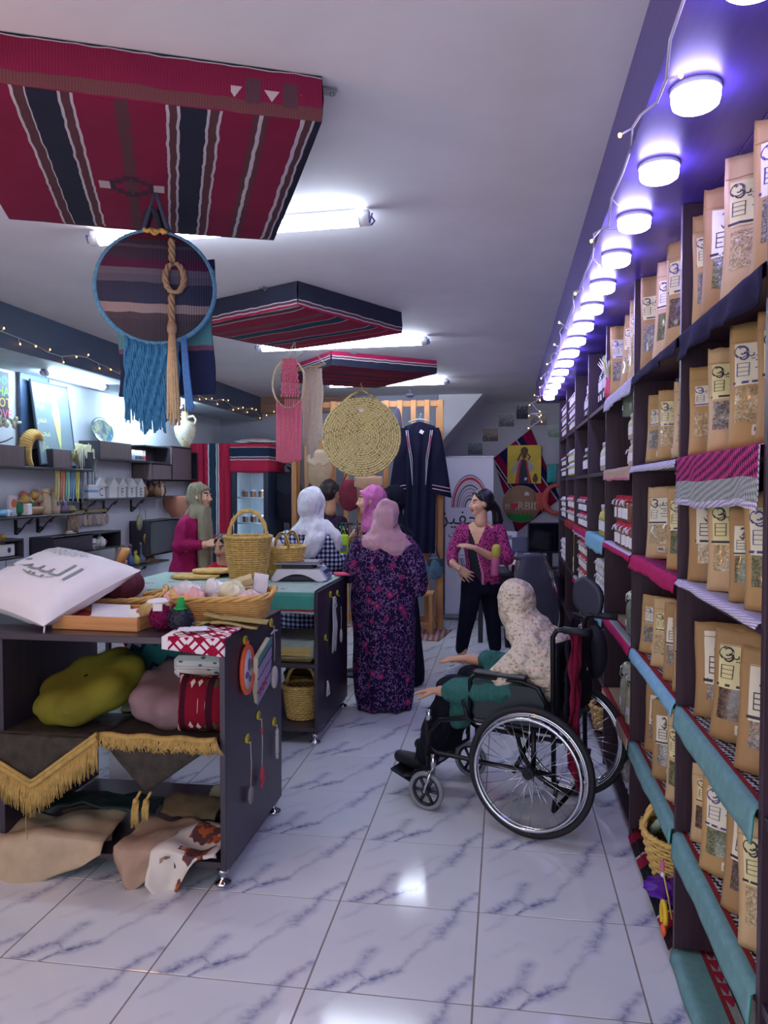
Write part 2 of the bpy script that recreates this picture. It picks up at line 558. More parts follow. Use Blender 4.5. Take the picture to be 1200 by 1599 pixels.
# ------------------------------------------------------------------ right-hand shelving unit
SX, SD = .586, .34
PY = [.93, 1.885, 2.775, 3.745, 4.745, 5.74, 6.8, 7.74, 8.71]
SZ = [.05, .46, .895, 1.33, 1.745, 2.16]
walnut = woodmat('dark_walnut_board', (60, 40, 52), 2, .42, .3, .5)
walnut_h = woodmat('dark_walnut_shelf', (58, 40, 56), 1, .42, .3, .5)
unit = thing('shelving_unit', 'tall dark walnut shelving unit with open bays along the right wall', 'shelf', (SX, 2.775, 0))
u0 = Vector((SX, 2.775, 0))
div_me = fix_normals(G().box((SD / 2, 0, 1.3), (SD, .026, 2.6), 0, 0, .0015).mesh('divider', walnut))
for y in PY:
 obj('divider', div_me, unit, Vector((SX, y, 0)) - u0)
for a, b in zip(PY, PY[1:]):
 me = fix_normals(G().box((SD / 2 + .002, 0, -.0125), (SD - .006, b - a - .0265, .025), 0, 0, .001).mesh('shelf_board', walnut_h))
 for z in SZ:
  obj('shelf_board', me, unit, Vector((SX, (a + b) / 2, z)) - u0)
 part('back_panel', G().box((SD + .004, 0, 1.3), (.008, b - a - .001, 2.6)), walnut, unit, Vector((SX, (a + b) / 2, 0)) - u0)
 fm = None
 for z in SZ[1:]:
  g = G()
  for q in range(4):
   g.box((0, 0, -.006), (.07, .012, .012), 0, radians(45 * q + 10), .002)
  part('shelf_fitting', g, M('clear_plastic', (150, 140, 190), .3), unit, Vector((SX + .2, b - .1, z - .026)) - u0)

# ------------------------------------------------------------------ cloth runners on the shelves
def runner(y0, y1, z, drop, stripes, label, wave=.006, depth=.26, slant=0., seed=0):
 """stripes: list of (upto, material) along the cross-section from the hanging edge to the back"""
 mats = [m for _, m in stripes]
 tot = drop + depth
 def fn(u, v):
  y = u * (y1 - y0)
  s_ = v * tot
  wv = wave * nz(y * 7 + seed, v * 2, seed)
  if s_ < drop:
   q = 1 - s_ / drop
   d = drop * q * (1 + .25 * nz(y * 4 + seed, 3.3)) + slant * q * u
   return (-.008 - .006 * q + wv * 1.5 * q, y, -d + .004)
  return (s_ - drop - .004, y, .006 + abs(wv) * .5)
 def mf(u, v):
  for i, (e, _) in enumerate(stripes):
   if v <= e:
    return i
  return len(stripes) - 1
 g = G().slab(fn, 26, 22, .0035, 0, mf)
 return solo('shelf_runner', g, mats, label, 'shelf runner', (SX, y0, z))

teal = M('teal_cloth', (110, 152, 154), .9, 0, .12, 30, .3, 400, spec=.1)
teal_d = M('teal_edge_cloth', (44, 136, 124), .9, 0, .12, 30, .3, 400, spec=.1)
ltblue = M('pale_blue_cloth', (128, 176, 200), .9, 0, .12, 30, .3, 400, spec=.1)
redc = M('brick_red_cloth', (138, 48, 52), .9, 0, .15, 40, .3, 400, spec=.1)
magenta = M('magenta_cloth', (172, 34, 92), .85, 0, .15, 40, .3, 400, spec=.1)
beige = M('beige_cloth', (176, 150, 130), .9, 0, .12, 40, .3, 400, spec=.1)
pinkedge = M('pink_edge', (206, 122, 150), .9, 0, .1, 40, spec=.1)
blackc = M('sheer_black_cloth', (40, 36, 62), .9, 0, .15, 60, .3, 500, spec=.1)
def pattern_cloth(name, dark, light, scale, thr=.5):
 k = NT(name, .92, 0, .1)
 c = k.co()
 p = k.sep(c)
 ck = k.math('MULTIPLY', k.math('SINE', k.math('MULTIPLY', k.math('ADD', p[0], p[1]), scale)), k.math('SINE', k.math('MULTIPLY', k.math('SUBTRACT', p[1], k.math('ADD', p[0], k.math('MULTIPLY', p[2], 1.5))), scale * .7)))
 f = k.math('GREATER_THAN', k.math('ADD', ck, k.math('MULTIPLY_ADD', k.noise(c, 90, 1), .8, -.4)), thr - .5)
 k.base(k.mix(f, lin(dark), lin(light)))
 k.bump(k.noise(c, 300, 2), .3, .003)
 return k.m
bw = pattern_cloth('black_white_weave', (36, 34, 44), (196, 192, 206), 170)
lace = pattern_cloth('white_lace', (128, 122, 152), (216, 210, 230), 420, .35)
magbw = pattern_cloth('magenta_black_weave', (70, 24, 66), (186, 60, 116), 210)
grey_weave = pattern_cloth('grey_pattern_weave', (120, 128, 128), (168, 172, 168), 300)
def tri_cloth():
 k = NT('triangle_pattern_weave', .92, 0, .1)
 c = k.co()
 p = k.sep(c)
 fx = k.math('FRACT', k.math('MULTIPLY', p[0], 22))
 fy = k.math('FRACT', k.math('MULTIPLY', p[1], 16))
 tri = k.math('LESS_THAN', k.math('ABSOLUTE', k.math('SUBTRACT', fx, .5)), k.math('MULTIPLY', fy, .5))
 cx = k.math('SUBTRACT', k.math('FRACT', k.math('MULTIPLY', p[1], 2.1)), .5)
 band = k.math('LESS_THAN', k.math('ABSOLUTE', cx), .3)
 bandx = k.math('LESS_THAN', k.math('ABSOLUTE', k.math('SUBTRACT', p[0], .13)), .07)
 f = k.math('MULTIPLY', tri, k.math('MULTIPLY', band, bandx))
 grey = k.mix(k.noise(c, 160, 2), lin((120, 128, 128)), lin((172, 174, 170)))
 line = k.math('LESS_THAN', k.math('ABSOLUTE', k.math('SUBTRACT', p[0], .13)), .004)
 col = k.mix(f, grey, lin((156, 40, 70)))
 k.base(k.mix(line, col, lin((46, 52, 56))))
 return k.m
tri = tri_cloth()
N_ = 'shelf runner '
runner(1.9, 2.76, SZ[5], .085, [(.5, blackc), (.54, lace), (1, blackc)], 'sheer black cloth hanging from the top shelf of the nearest bay', .02)
runner(2.79, 3.73, SZ[5], .05, [(.5, blackc), (1, blackc)], 'sheer black cloth edge on the top shelf of the second bay', .02, seed=3)
runner(3.76, 4.73, SZ[5], .07, [(.25, lace), (1, lace)], 'white lace runner on the top shelf of the third bay', .012, seed=4)
runner(1.9, 2.77, SZ[4], .15, [(.04, lace), (.2, grey_weave), (.38, magbw), (1, magenta)], 'magenta and black patterned runner with fringe on the second shelf of the nearest bay', .014, seed=5)
runner(2.79, 3.73, SZ[4], .03, [(.1, lace), (1, blackc)], 'thin white edged runner on the second shelf of the second bay', .006, seed=6)
runner(3.76, 4.74, SZ[4], .06, [(.06, pinkedge), (1, beige)], 'beige runner with a pink edge on the second shelf of the third bay', .006, seed=7)
runner(1.9, 2.76, SZ[3], .012, [(.1, lace), (1, lace)], 'white lace runner on the third shelf of the nearest bay', .005, seed=8)
runner(2.79, 3.73, SZ[3], .05, [(.2, magenta), (1, magbw)], 'ruffled magenta runner on the third shelf of the second bay', .016, seed=9)
runner(3.76, 4.73, SZ[3], .03, [(.1, magenta), (.22, lace), (.3, magenta), (1, teal_d)], 'magenta runner with a pale stripe on the third shelf of the third bay', .005, seed=10)
runner(4.76, 5.73, SZ[3], .09, [(.3, ltblue), (1, teal)], 'pale blue runner hanging from the third shelf of the fourth bay', .008, seed=11)
runner(5.76, 6.79, SZ[3], .06, [(.04, lace), (.2, magenta), (1, redc)], 'dark red runner with a white edge on the third shelf of the fifth bay', .008, seed=12)
runner(6.82, 7.73, SZ[3], .05, [(1, redc)], 'plain red runner on the third shelf of the sixth bay', .008, seed=13)
runner(1.9, 2.76, SZ[2], .075, [(.02, teal_d), (.29, teal), (.33, redc), (.62, bw), (1, teal_d)], 'teal runner with a black and white band on the fourth shelf of the nearest bay', .004, seed=14)
runner(2.79, 3.73, SZ[2], .04, [(.02, teal_d), (.19, ltblue), (.25, redc), (.55, bw), (.6, redc), (1, teal_d)], 'pale blue runner with a zigzag band on the fourth shelf of the second bay', .004, seed=15)
runner(3.76, 4.73, SZ[2], .04, [(.14, magenta), (.26, grey_weave), (.33, magenta), (1, beige)], 'magenta runner with a grey stripe on the fourth shelf of the third bay', .003, seed=16)
runner(4.76, 5.73, SZ[2], .09, [(.3, ltblue), (1, teal)], 'blue runner draped over the fourth shelf of the fourth bay', .006, seed=17)
runner(5.76, 6.79, SZ[2], .05, [(.12, magenta), (.24, grey_weave), (1, redc)], 'pink and grey runner on the fourth shelf of the fifth bay', .006, seed=18)
runner(1.9, 2.76, SZ[1], .085, [(.02, teal_d), (.32, teal), (.36, redc), (.64, bw), (1, teal_d)], 'teal runner with a red line on the fifth shelf of the nearest bay', .004, seed=19)
runner(2.79, 3.73, SZ[1], .06, [(.02, teal_d), (.25, teal), (.33, redc), (.6, bw), (1, teal_d)], 'teal runner with a patterned band on the fifth shelf of the second bay', .004, seed=20)
runner(3.76, 4.73, SZ[1], .06, [(.2, beige), (.26, redc), (1, beige)], 'beige runner with one red stripe on the fifth shelf of the third bay', .004, seed=21)
runner(1.9, 2.76, SZ[0], .04, [(.35, teal), (.42, redc), (1, tri)], 'teal bordered runner with red triangles on the lowest shelf of the nearest bay', .004, depth=.31, seed=22)

# ------------------------------------------------------------------ paper pouches of dried herbs
kraft = M('kraft_paper', (184, 148, 94), .62, 0, .07, 6, .1, 120)
kraft_d = M('kraft_paper_dark', (168, 132, 86), .62, 0, .07, 6, .1, 120)
kraft_p = M('kraft_paper_pale', (202, 170, 126), .6, 0, .07, 6, .1, 120)
paper = M('label_paper', (226, 220, 198), .5, 0, .04, 20)
ycream = M('cream_label_paper', (224, 214, 158), .5, 0, .04, 20)
ink = M('dark_ink', (46, 42, 56), .6, 0, 0)
inkb = M('violet_ink', (70, 66, 130), .6, 0, 0)
def herbs(name, a, b, c_):
 k = NT(name, .28, 0, .6)
 c = k.co()
 v = k.vor(c, 210, out=1)
 s_ = k.sep(v)
 f = k.noise(c, 60, 3)
 k.base(k.ramp(k.math('ADD', k.math('MULTIPLY', s_[0], .5), k.math('MULTIPLY', f, .42)), [(.1, lin(a)), (.45, lin(b)), (.75, lin(c_))], 'LINEAR'))
 k.b.inputs['Coat Weight'].default_value = .6
 k.b.inputs['Coat Roughness'].default_value = .12
 k.bump(k.noise(c, 34, 2), .5, .006)
 return k.m
herb_mats = [herbs('dried_grey_herbs', (70, 64, 62), (120, 112, 104), (176, 168, 156)), herbs('dried_brown_spice', (44, 30, 26), (78, 56, 44), (128, 104, 84)),
             herbs('dried_green_herbs', (52, 56, 36), (92, 96, 60), (150, 146, 100)), herbs('dried_pale_flakes', (120, 100, 70), (176, 152, 108), (214, 196, 150))]

def crumple(x, z, h, seed):
 return .014 * nz(x * 13 + seed, z * 8, seed * 1.7) + .006 * nz(x * 32, z * 24 + seed, 2.2)
class Pouch:
 """front faces -y, standing on z = 0"""
 def __init__(s, w, h, d, seed):
  s.w, s.h, s.d, s.seed = w, h, d, seed
 def edge(s, z):
  t = z / s.h
  return s.w / 2 * (1 - .05 * sin(pi * min(t * 1.3, 1)) - .03 * t)
 def prof(s, z):
  t = z / s.h
  if t < .12:
   return .78 + .22 * (t / .12)
  if t < .8:
   return 1 - .85 * ((t - .12) / .68) ** 1.6
  return .15 * (1 - (t - .8) / .2) + .02
 def front(s, u, v, off=0.):
  """u -1..1 across, v 0..1 up"""
  z = v * s.h
  x = u * s.edge(z)
  return (x + .006 * v * nz(s.seed, 4.4), -(s.d / 2) * s.prof(z) * max(0, 1 - abs(u) ** 2.6) - .002 + crumple(x, z, s.h, s.seed) * (1 - abs(u) ** 4) - off + .05 * v * v * s.h * nz(s.seed, 9.1), z - .012 * (v > .9) * abs(nz(s.seed, u * 2)) * (v - .9) * 10)
 def body(s):
  g = G()
  nu, nv = 14, 18
  rs = []
  for j in range(nv + 1):
   v = j / nv
   fr = [s.front(-1 + 2 * i / nu, v) for i in range(nu + 1)]
   bk = []
   for i in range(nu - 1, 0, -1):
    u = -1 + 2 * i / nu
    p = s.front(u, v)
    z = v * s.h
    bk.append((p[0], .004 + (s.d / 2) * s.prof(z) * (1 - abs(u) ** 2.6) * .8 + .05 * v * v * s.h * nz(s.seed, 9.1), p[2]))
   rs.append(fr + bk)
  return g.rings(rs, 0)
 def patch(s, u0, u1, v0, v1, off=.0012, nu=8, nv=8, m=0, g=None):
  g = g or G()
  return g.grid(lambda u, v: s.front(u0 + (u1 - u0) * u, v0 + (v1 - v0) * v, off), nu, nv, m)
 def wrap(s, g2, off):
  """flat xy lettering (metres from the pouch centre, y = height) laid on the front"""
  out = G()
  out.v = [s.front(max(-1, min(1, x / s.edge(y))), y / s.h, off) for x, y, _ in g2.v]
  out.f, out.m, out.s = g2.f, g2.m, g2.s
  return out

# the writing of one label in unit size: label is 1 wide, 1.05 high, centred
def label_writing(style):
 g = G()
 def arc(cx, cy, r, a0, a1, w):
  n = 9
  vs, fs = [], []
  for i in range(n + 1):
   a = radians(a0 + (a1 - a0) * i / n)
   vs += [(cx + (r - w) * cos(a), cy + (r - w) * sin(a), 0), (cx + r * cos(a), cy + r * sin(a), 0)]
  for i in range(n):
   fs.append([2 * i, 2 * i + 1, 2 * i + 3, 2 * i + 2])
  g.add(vs, fs)
 def bar(x0, x1, y, h=.022):
  n = 4
  vs = []
  for i in range(n + 1):
   x = x0 + (x1 - x0) * i / n
   vs += [(x, y, 0), (x, y + h, 0)]
  g.add(vs, [[2 * i, 2 * i + 2, 2 * i + 3, 2 * i + 1] for i in range(n)])
 if style == 0:                       # logo, word and lines
  arc(-.32, .3, .15, -160, 130, .022); arc(-.3, .33, .1, -120, 150, .03); arc(-.28, .2, .1, -170, 90, .03); arc(-.33, .3, .16, 100, 240, .02)
  g.join(text_geo(TAHFEEZ, .33), Matrix.Translation((.1, .27, 0)))
  for y, a, b in ((.06, -.02, .34), (-.02, .1, .34), (-.12, -.02, .34), (-.22, .04, .34)):
   bar(a, b, y)
  for q in range(4):
   bar(-.42, -.14, -.28 + q * .1, .012)
  bar(-.42, -.4, -.28, .3); bar(-.16, -.14, -.28, .3)
  bar(-.5, .5, -.46, .055)
 else:                                # narrow label: logo above a small table
  arc(0, .26, .2, -150, 140, .03); arc(.02, .3, .13, -120, 150, .04); arc(.04, .16, .13, -170, 90, .04)
  g.join(text_geo(TAHFEEZ, .26), Matrix.Translation((.3, .24, 0)))
  for q in range(4):
   bar(-.32, .2, -.3 + q * .1, .02)
  bar(-.32, -.29, -.3, .32); bar(.17, .2, -.3, .32); bar(.26, .42, -.1); bar(.26, .42, -.2)
  bar(-.5, .5, -.46, .055)
 return g
_lw = [label_writing(0), label_writing(1)]

def make_pouch(label, var, w, h, loc, rz):
 d = w * .42
 seed = var * 3.7 + w * 40
 P = Pouch(w, h, d, seed)
 t = thing('herb_pouch', label, 'bag', loc, 0, None, (radians(-3 + 5 * nz(loc[1] * 7, 2.2)), radians(4.5 * nz(loc[1] * 9, loc[2] * 5)), rz + radians(-4 + 14 * nz(loc[1] * 5, loc[2] * 3))))
 kr = (kraft, kraft_p, kraft_d)[var % 3]
 bd = part('pouch', P.body(), kr, t)
 part('seal_crease', P.patch(-.97, .97, .84, .848, .0022, 12, 1), kraft_d, bd)
 nar = var in (2, 8)
 top = var in (6, 7)
 lw, lh = (.46 * w, .8 * w) if nar else ((.68 * w, .66 * w) if not top else (.6 * w, .46 * w))
 lx, ly = (-.12 * w if nar else -.07 * w), h * (.66 if not nar else .63)
 u0, u1 = (lx - lw / 2) / (w / 2), (lx + lw / 2) / (w / 2)
 u0, u1 = max(-.92, u0), min(.92, u1)
 lb = part('label', P.patch(u0, u1, (ly - lh / 2) / h, (ly + lh / 2) / h, .0015, 8, 8), ycream if var % 2 else paper, t)
 wr = G().join(_lw[1 if nar else 0], Matrix.Translation((lx, ly, 0)) @ Matrix.Diagonal((lw, lh, 1, 1)))
 part('lettering', P.wrap(wr, .0024), ink if var % 3 else inkb, lb)
 wx0, wx1 = (-.78, .7) if not nar else (-.62, .62)
 wv0, wv1 = .2, .47
 part('window', P.patch(wx0, wx1, wv0, wv1, .0012, 10, 10), herb_mats[(var * 5 + int(h * 100)) % 4], t)
 sx = -.1 + .3 * nz(seed, 1.1)
 st = part('price_sticker', P.patch(sx, sx + .42, .085, .17, .0016, 4, 4), paper, t)
 bars = G()
 for q in range(9):
  P.patch(sx + .08 + q * .03, sx + .08 + q * .03 + (.012 if q % 3 else .02), .115, .15, .0024, 1, 2, 0, bars)
 part('barcode', bars, ink, st)
 return t
bag_rows = [
 (5, 'top shelf', 'nearest bay', [(.70, 2.045, .21, .40, -22, 0), (.693, 2.32, .20, .42, -24, 1), (.683, 2.52, .19, .40, -20, 2), (.676, 2.68, .15, .375, -14, 3)]),
 (5, 'top shelf', 'second bay', [(.679, 3.10, .19, .42, -30, 3), (.68, 3.36, .18, .42, -30, 4), (.671, 3.64, .16, .43, -20, 5)]),
 (5, 'top shelf', 'third bay', [(.666, 4.02, .15, .42, -30, 1), (.671, 4.28, .17, .40, -30, 3), (.666, 4.58, .16, .40, -20, 0)]),
 (4, 'second shelf', 'nearest bay', [(.682, 1.975, .18, .327, -24, 5), (.687, 2.242, .18, .35, -24, 0), (.672, 2.43, .16, .315, -24, 1), (.666, 2.675, .145, .293, -14, 6)]),
 (4, 'second shelf', 'second bay', [(.674, 2.93, .17, .29, -24, 7), (.667, 3.22, .15, .28, -30, 3), (.67, 3.52, .15, .30, -30, 6)]),
 (3, 'third shelf', 'nearest bay', [(.682, 2.046, .18, .301, -24, 0), (.646, 2.2, .10, .262, -24, 8), (.683, 2.42, .18, .30, -24, 1), (.674, 2.665, .16, .298, -14, 2)]),
 (3, 'third shelf', 'second bay', [(.676, 3.02, .17, .31, -30, 3), (.682, 3.50, .18, .315, -30, 4)]),
 (2, 'fourth shelf', 'nearest bay', [(.684, 2.12, .18, .325, -24, 8), (.689, 2.38, .19, .326, -24, 5), (.715, 2.62, .21, .308, -16, 2)]),
 (2, 'fourth shelf', 'second bay', [(.655, 2.92, .12, .30, -30, 8), (.662, 3.10, .13, .30, -30, 2), (.672, 3.32, .16, .285, -30, 7), (.668, 3.60, .15, .26, -24, 6)]),
 (1, 'fifth shelf', 'nearest bay', [(.68, 2.051, .18, .341, -24, 1), (.672, 2.235, .16, .33, -24, 8), (.68, 2.46, .18, .30, -24, 0), (.69, 2.665, .16, .26, -14, 7)]),
 (1, 'fifth shelf', 'second bay', [(.668, 3.0, .15, .333, -30, 1), (.661, 3.24, .14, .32, -30, 8), (.69, 3.56, .16, .30, -30, 2)]),
]
nth = ['nearest', 'second nearest', 'third from the front', 'fourth from the front']
vname = ['wide label', 'wide cream label', 'narrow label', 'wide cream label', 'wide white label', 'wide cream label', 'low white label', 'low cream label', 'narrow label']
for zi, sname, bay, lst in bag_rows:
 for i, (x, y, w, h, rz, var) in enumerate(lst):
  make_pouch('kraft pouch with %s, %s on the %s, %s' % (vname[var], nth[i], sname, bay), var, w, h, (x, y, SZ[zi] + .011), radians(rz))

# ------------------------------------------------------------------ jars and bottles further along the unit
glass_amber = M('honey_glass', (176, 120, 44), .12, 0, .15, 30, spec=.6)
glass_brown = M('brown_preserve', (124, 84, 62), .15, 0, .2, 40, spec=.6)
glass_dark = M('dark_syrup', (44, 24, 48), .1, 0, .2, 30, spec=.6)
glass_yel = M('yellow_oil', (186, 172, 84), .12, 0, .15, 30, spec=.6)
glass_pale = M('pale_preserve', (190, 182, 160), .15, 0, .15, 40, spec=.6)
glass_green = M('grey_green_glass', (120, 134, 118), .08, 0, .1, 20, spec=.7)
red_lid = M('red_cloth_lid', (168, 22, 52), .9, 0, .15, 60, .3, 300)
white_lid = M('white_cloth_lid', (214, 206, 220), .9, 0, .1, 60, .3, 300)
ribbon = M('white_ribbon', (216, 212, 222), .7, 0, .05)
white_lab = M('white_label', (222, 216, 222), .55, 0, .04)
green_cap = M('green_cap', (20, 120, 92), .35)
steel = M('bright_steel', (190, 192, 198), .22, 1, 0)

def ruffle(r, z0, z1, n, m, g):
 rs = []
 for k_ in range(4):
  t = k_ / 3
  rs.append([((r + .012 * t * t + .004 * t * sin(j * 2.9)) * cos(2 * pi * j / n), (r + .012 * t * t + .004 * t * sin(j * 2.9)) * sin(2 * pi * j / n), z1 - (z1 - z0) * t) for j in range(n)])
 return g.rings(rs[::-1], m, True, True)
_proto = {}
def jar(kind):
 """prototype with parts; kinds differ in body colour, lid and outline"""
 body, lid, shape = kind
 t = thing('preserve_jar' if shape != 'bottle' else 'syrup_bottle', 'x', 'jar' if shape != 'bottle' else 'bottle')
 if shape == 'jar':
  part('glass_body', G().lathe([(.034, 0), (.04, .006), (.041, .06), (.038, .075), (.03, .084), (.03, .1)], 18), body, t)
  g = G()
  ruffle(.032, .082, .106, 22, 0, g)
  part('cloth_lid', g, lid, t)
  part('ribbon', G().tube([(.034 * cos(a * pi / 8), .034 * sin(a * pi / 8), .09) for a in range(16)], .003, 5, 0, True)
             .tube([(-.034, .0, .09), (-.046, .008, .084), (-.05, .014, .066)], .003, 5).tube([(-.034, .0, .09), (-.048, -.008, .082), (-.05, -.016, .07)], .003, 5), ribbon, t)
  part('label', G().grid(lambda u, v: (.0418 * cos(pi + (u - .5) * 1.7), .0418 * sin(pi + (u - .5) * 1.7), .014 + .042 * v), 8, 2), white_lab, t)
 elif shape == 'bottle':
  part('glass_body', G().lathe([(.03, 0), (.034, .005), (.034, .15), (.028, .18), (.013, .21), (.012, .255)], 16), body, t)
  part('cap', G().lathe([(.014, .25), (.0145, .285), (.012, .29)], 14), lid, t)
  part('label', G().grid(lambda u, v: (.0348 * cos(pi + (u - .5) * 1.6), .0348 * sin(pi + (u - .5) * 1.6), .085 + .055 * v), 8, 2)
             .grid(lambda u, v: (.0348 * cos(pi + (u - .5) * .9), .0348 * sin(pi + (u - .5) * .9), .03 + .035 * v), 6, 2), white_lab, t)
 elif shape == 'oil':
  part('glass_body', G().lathe([(.022, 0), (.025, .005), (.025, .1), (.018, .12), (.01, .13), (.01, .145)], 14), body, t)
  part('cap', G().lathe([(.0125, .142), (.013, .162), (.01, .165)], 12), lid, t)
  part('label', G().grid(lambda u, v: (.0256 * cos(pi + (u - .5) * 1.9), .0256 * sin(pi + (u - .5) * 1.9), .03 + .05 * v), 8, 2), white_lab, t)
 elif shape == 'clip':
  part('glass_body', G().lathe([(.052, 0), (.06, .008), (.06, .13), (.056, .15), (.046, .165), (.046, .18)], 22), body, t)
  ld = part('glass_lid', G().lathe([(.05, .184), (.053, .19), (.053, .205), (.046, .214), (.01, .216)], 22), M('milky_glass', (206, 206, 186), .2, 0, .05, 20, spec=.6), t)
  part('wire_clip', G().tube([(-.05, .0, .15), (-.062, 0, .17), (-.058, 0, .2), (-.03, 0, .222), (0, 0, .225)], .003, 6).tube([(.055 * cos(a * pi / 10), .055 * sin(a * pi / 10), .176) for a in range(20)], .003, 5, 0, True), steel, t)
  part('rubber_seal', G().lathe([(.05, .178), (.054, .181), (.05, .185)], 22, cap=False), M('white_seal', (220, 216, 206), .6), t)
  part('label', G().box((-.061, -.015, .06), (.002, .03, .03), 0, 0, .0005), white_lab, t)
 return t
def put_jar(kind, loc, label, group, sc_=1., rz=0.):
 if kind not in _proto:
  p = jar(kind)
  _proto[kind] = p
  p.location = loc
  p.rotation_euler = (0, 0, rz)
  p.scale = (sc_,) * 3
  tag(p, label, None, group)
  return p
 return dup(_proto[kind], loc, rz, label, group, sc_)
J_RED, J_BRN, J_AMB, J_WHT, J_DRK = (glass_brown, red_lid, 'jar'), (glass_brown, white_lid, 'jar'), (glass_amber, red_lid, 'jar'), (glass_pale, white_lid, 'jar'), (glass_dark, red_lid, 'jar')
J_YEL = (glass_yel, white_lid, 'jar')
B_DRK, B_GRN = (glass_dark, white_lid, 'bottle'), (glass_dark, green_cap, 'bottle')
O_PAL, O_YEL, O_DRK = (glass_pale, white_lid, 'oil'), (glass_yel, white_lid, 'oil'), (glass_dark, white_lid, 'oil')
CLIP, CLIPP = (glass_green, None, 'clip'), (glass_pale, None, 'clip')
HGT = {'jar': .107, 'bottle': .291, 'oil': .166, 'clip': .226}
bays = ['nearest', 'second', 'third', 'fourth', 'fifth', 'sixth', 'seventh']
shelves = {5: 'top', 4: 'second', 3: 'third', 2: 'fourth', 1: 'fifth', 0: 'lowest'}
def cluster(bay, sh, kinds, desc, nx=2, ny=3, nzz=1, sc_=1.0, y_off=.07, step=None, x0=.636):
 """a block of alike jars: nx deep, ny along the shelf, stacked nzz high; nothing tells them apart"""
 k0 = kinds[0]
 st = step or (.1 * sc_ if k0[2] in ('jar',) else (.075 * sc_ if k0[2] == 'bottle' else (.056 * sc_ if k0[2] == 'oil' else .13 * sc_)))
 ya, yb = PY[bay], PY[bay + 1]
 rown = ['front row', 'middle row', 'back row'] if nx == 3 else (['front row', 'back row'] if nx == 2 else ['row'])
 layn = [''] if nzz == 1 else (['lower layer', 'upper layer'] if nzz == 2 else ['bottom layer', 'middle layer', 'top layer'])
 nthn = ['first', 'second', 'third', 'fourth', 'fifth', 'sixth', 'seventh', 'eighth']
 for a in range(nx):
  for b in range(ny):
   for c_ in range(nzz - (1 if (b == 0 and nzz > 1) else 0)):
    k_ = kinds[(a + b * 2 + c_) % len(kinds)] if len(kinds) > 1 else k0
    put_jar(k_, (x0 + a * st, ya + y_off + b * st + .004 * ((a + b + c_) % 3), SZ[sh] + .012 + c_ * HGT[k0[2]] * sc_),
      '%s, %s %s %s, %s shelf, %s bay' % (desc, rown[a], nthn[b], layn[c_], shelves[sh], bays[bay - 1]), desc + 's, %s shelf, %s bay' % (shelves[sh], bays[bay - 1]), sc_, .3 * ((a * 3 + b * 2 + c_) % 3 - 1))
# third bay
cluster(3, 4, [O_PAL], 'small pale oil bottle with white cap', 3, 7, 2, .8)
put_jar(CLIP, (.665, 4.30, SZ[4] + .278), 'tall grey green clip jar standing on stacked pale bottles', None, .8)
put_jar(J_RED, (.655, 4.10, SZ[4] + .012), 'single small jar with red cloth lid beside the pale oil bottles', None, .95)
cluster(3, 3, [J_RED], 'large brown jar with red cloth lid', 2, 5, 2, 1.25)
cluster(3, 2, [CLIP], 'glass clip jar with milky lid', 2, 3, 1, 1.0, x0=.672)
cluster(3, 1, [CLIPP], 'large pale clip jar with wire clasp', 2, 3, 1, 1.25, x0=.672)
# fourth bay
cluster(4, 5, [B_GRN], 'tall dark syrup bottle with green cap', 1, 6, 1, 1.1)
cluster(4, 4, [O_PAL], 'slender pale bottle with white label', 1, 7, 1, 1.1)
put_jar(J_RED, (.655, 5.18, SZ[4] + .012), 'single small jar with red cloth lid beside the slender pale bottles', None, .9)
cluster(4, 3, [O_YEL], 'yellow oil bottle with white cap', 1, 7, 1, 1.2)
put_jar(J_YEL, (.70, 5.38, SZ[3] + .012), 'yellow preserve jar with white cloth lid beside the yellow oil bottles', None, 1.1)
cluster(4, 2, [J_WHT], 'pale jar with white cloth lid', 1, 7, 3, .85)
# fifth bay
cluster(5, 5, [B_DRK], 'dark syrup bottle with white cap', 1, 7, 1, .9)
cluster(5, 4, [O_DRK], 'thin dark oil bottle with white label', 1, 8, 1, 1.2)
cluster(5, 3, [J_DRK], 'dark jar with red cloth lid', 1, 7, 2, 1.1)
cluster(5, 1, [J_YEL], 'yellow jar with white cloth lid', 1, 6, 2, 1.0)
cluster(5, 2, [J_AMB], 'honey jar with red cloth lid', 1, 7, 3, 1.05)
# sixth bay
cluster(6, 5, [J_BRN], 'brown jar with white cloth lid', 1, 7, 3, 1.0)
cluster(6, 4, [J_YEL], 'yellow jar with white cloth lid', 1, 7, 2, 1.1)
cluster(6, 3, [J_AMB], 'amber honey jar with red cloth lid', 1, 7, 2, 1.1)
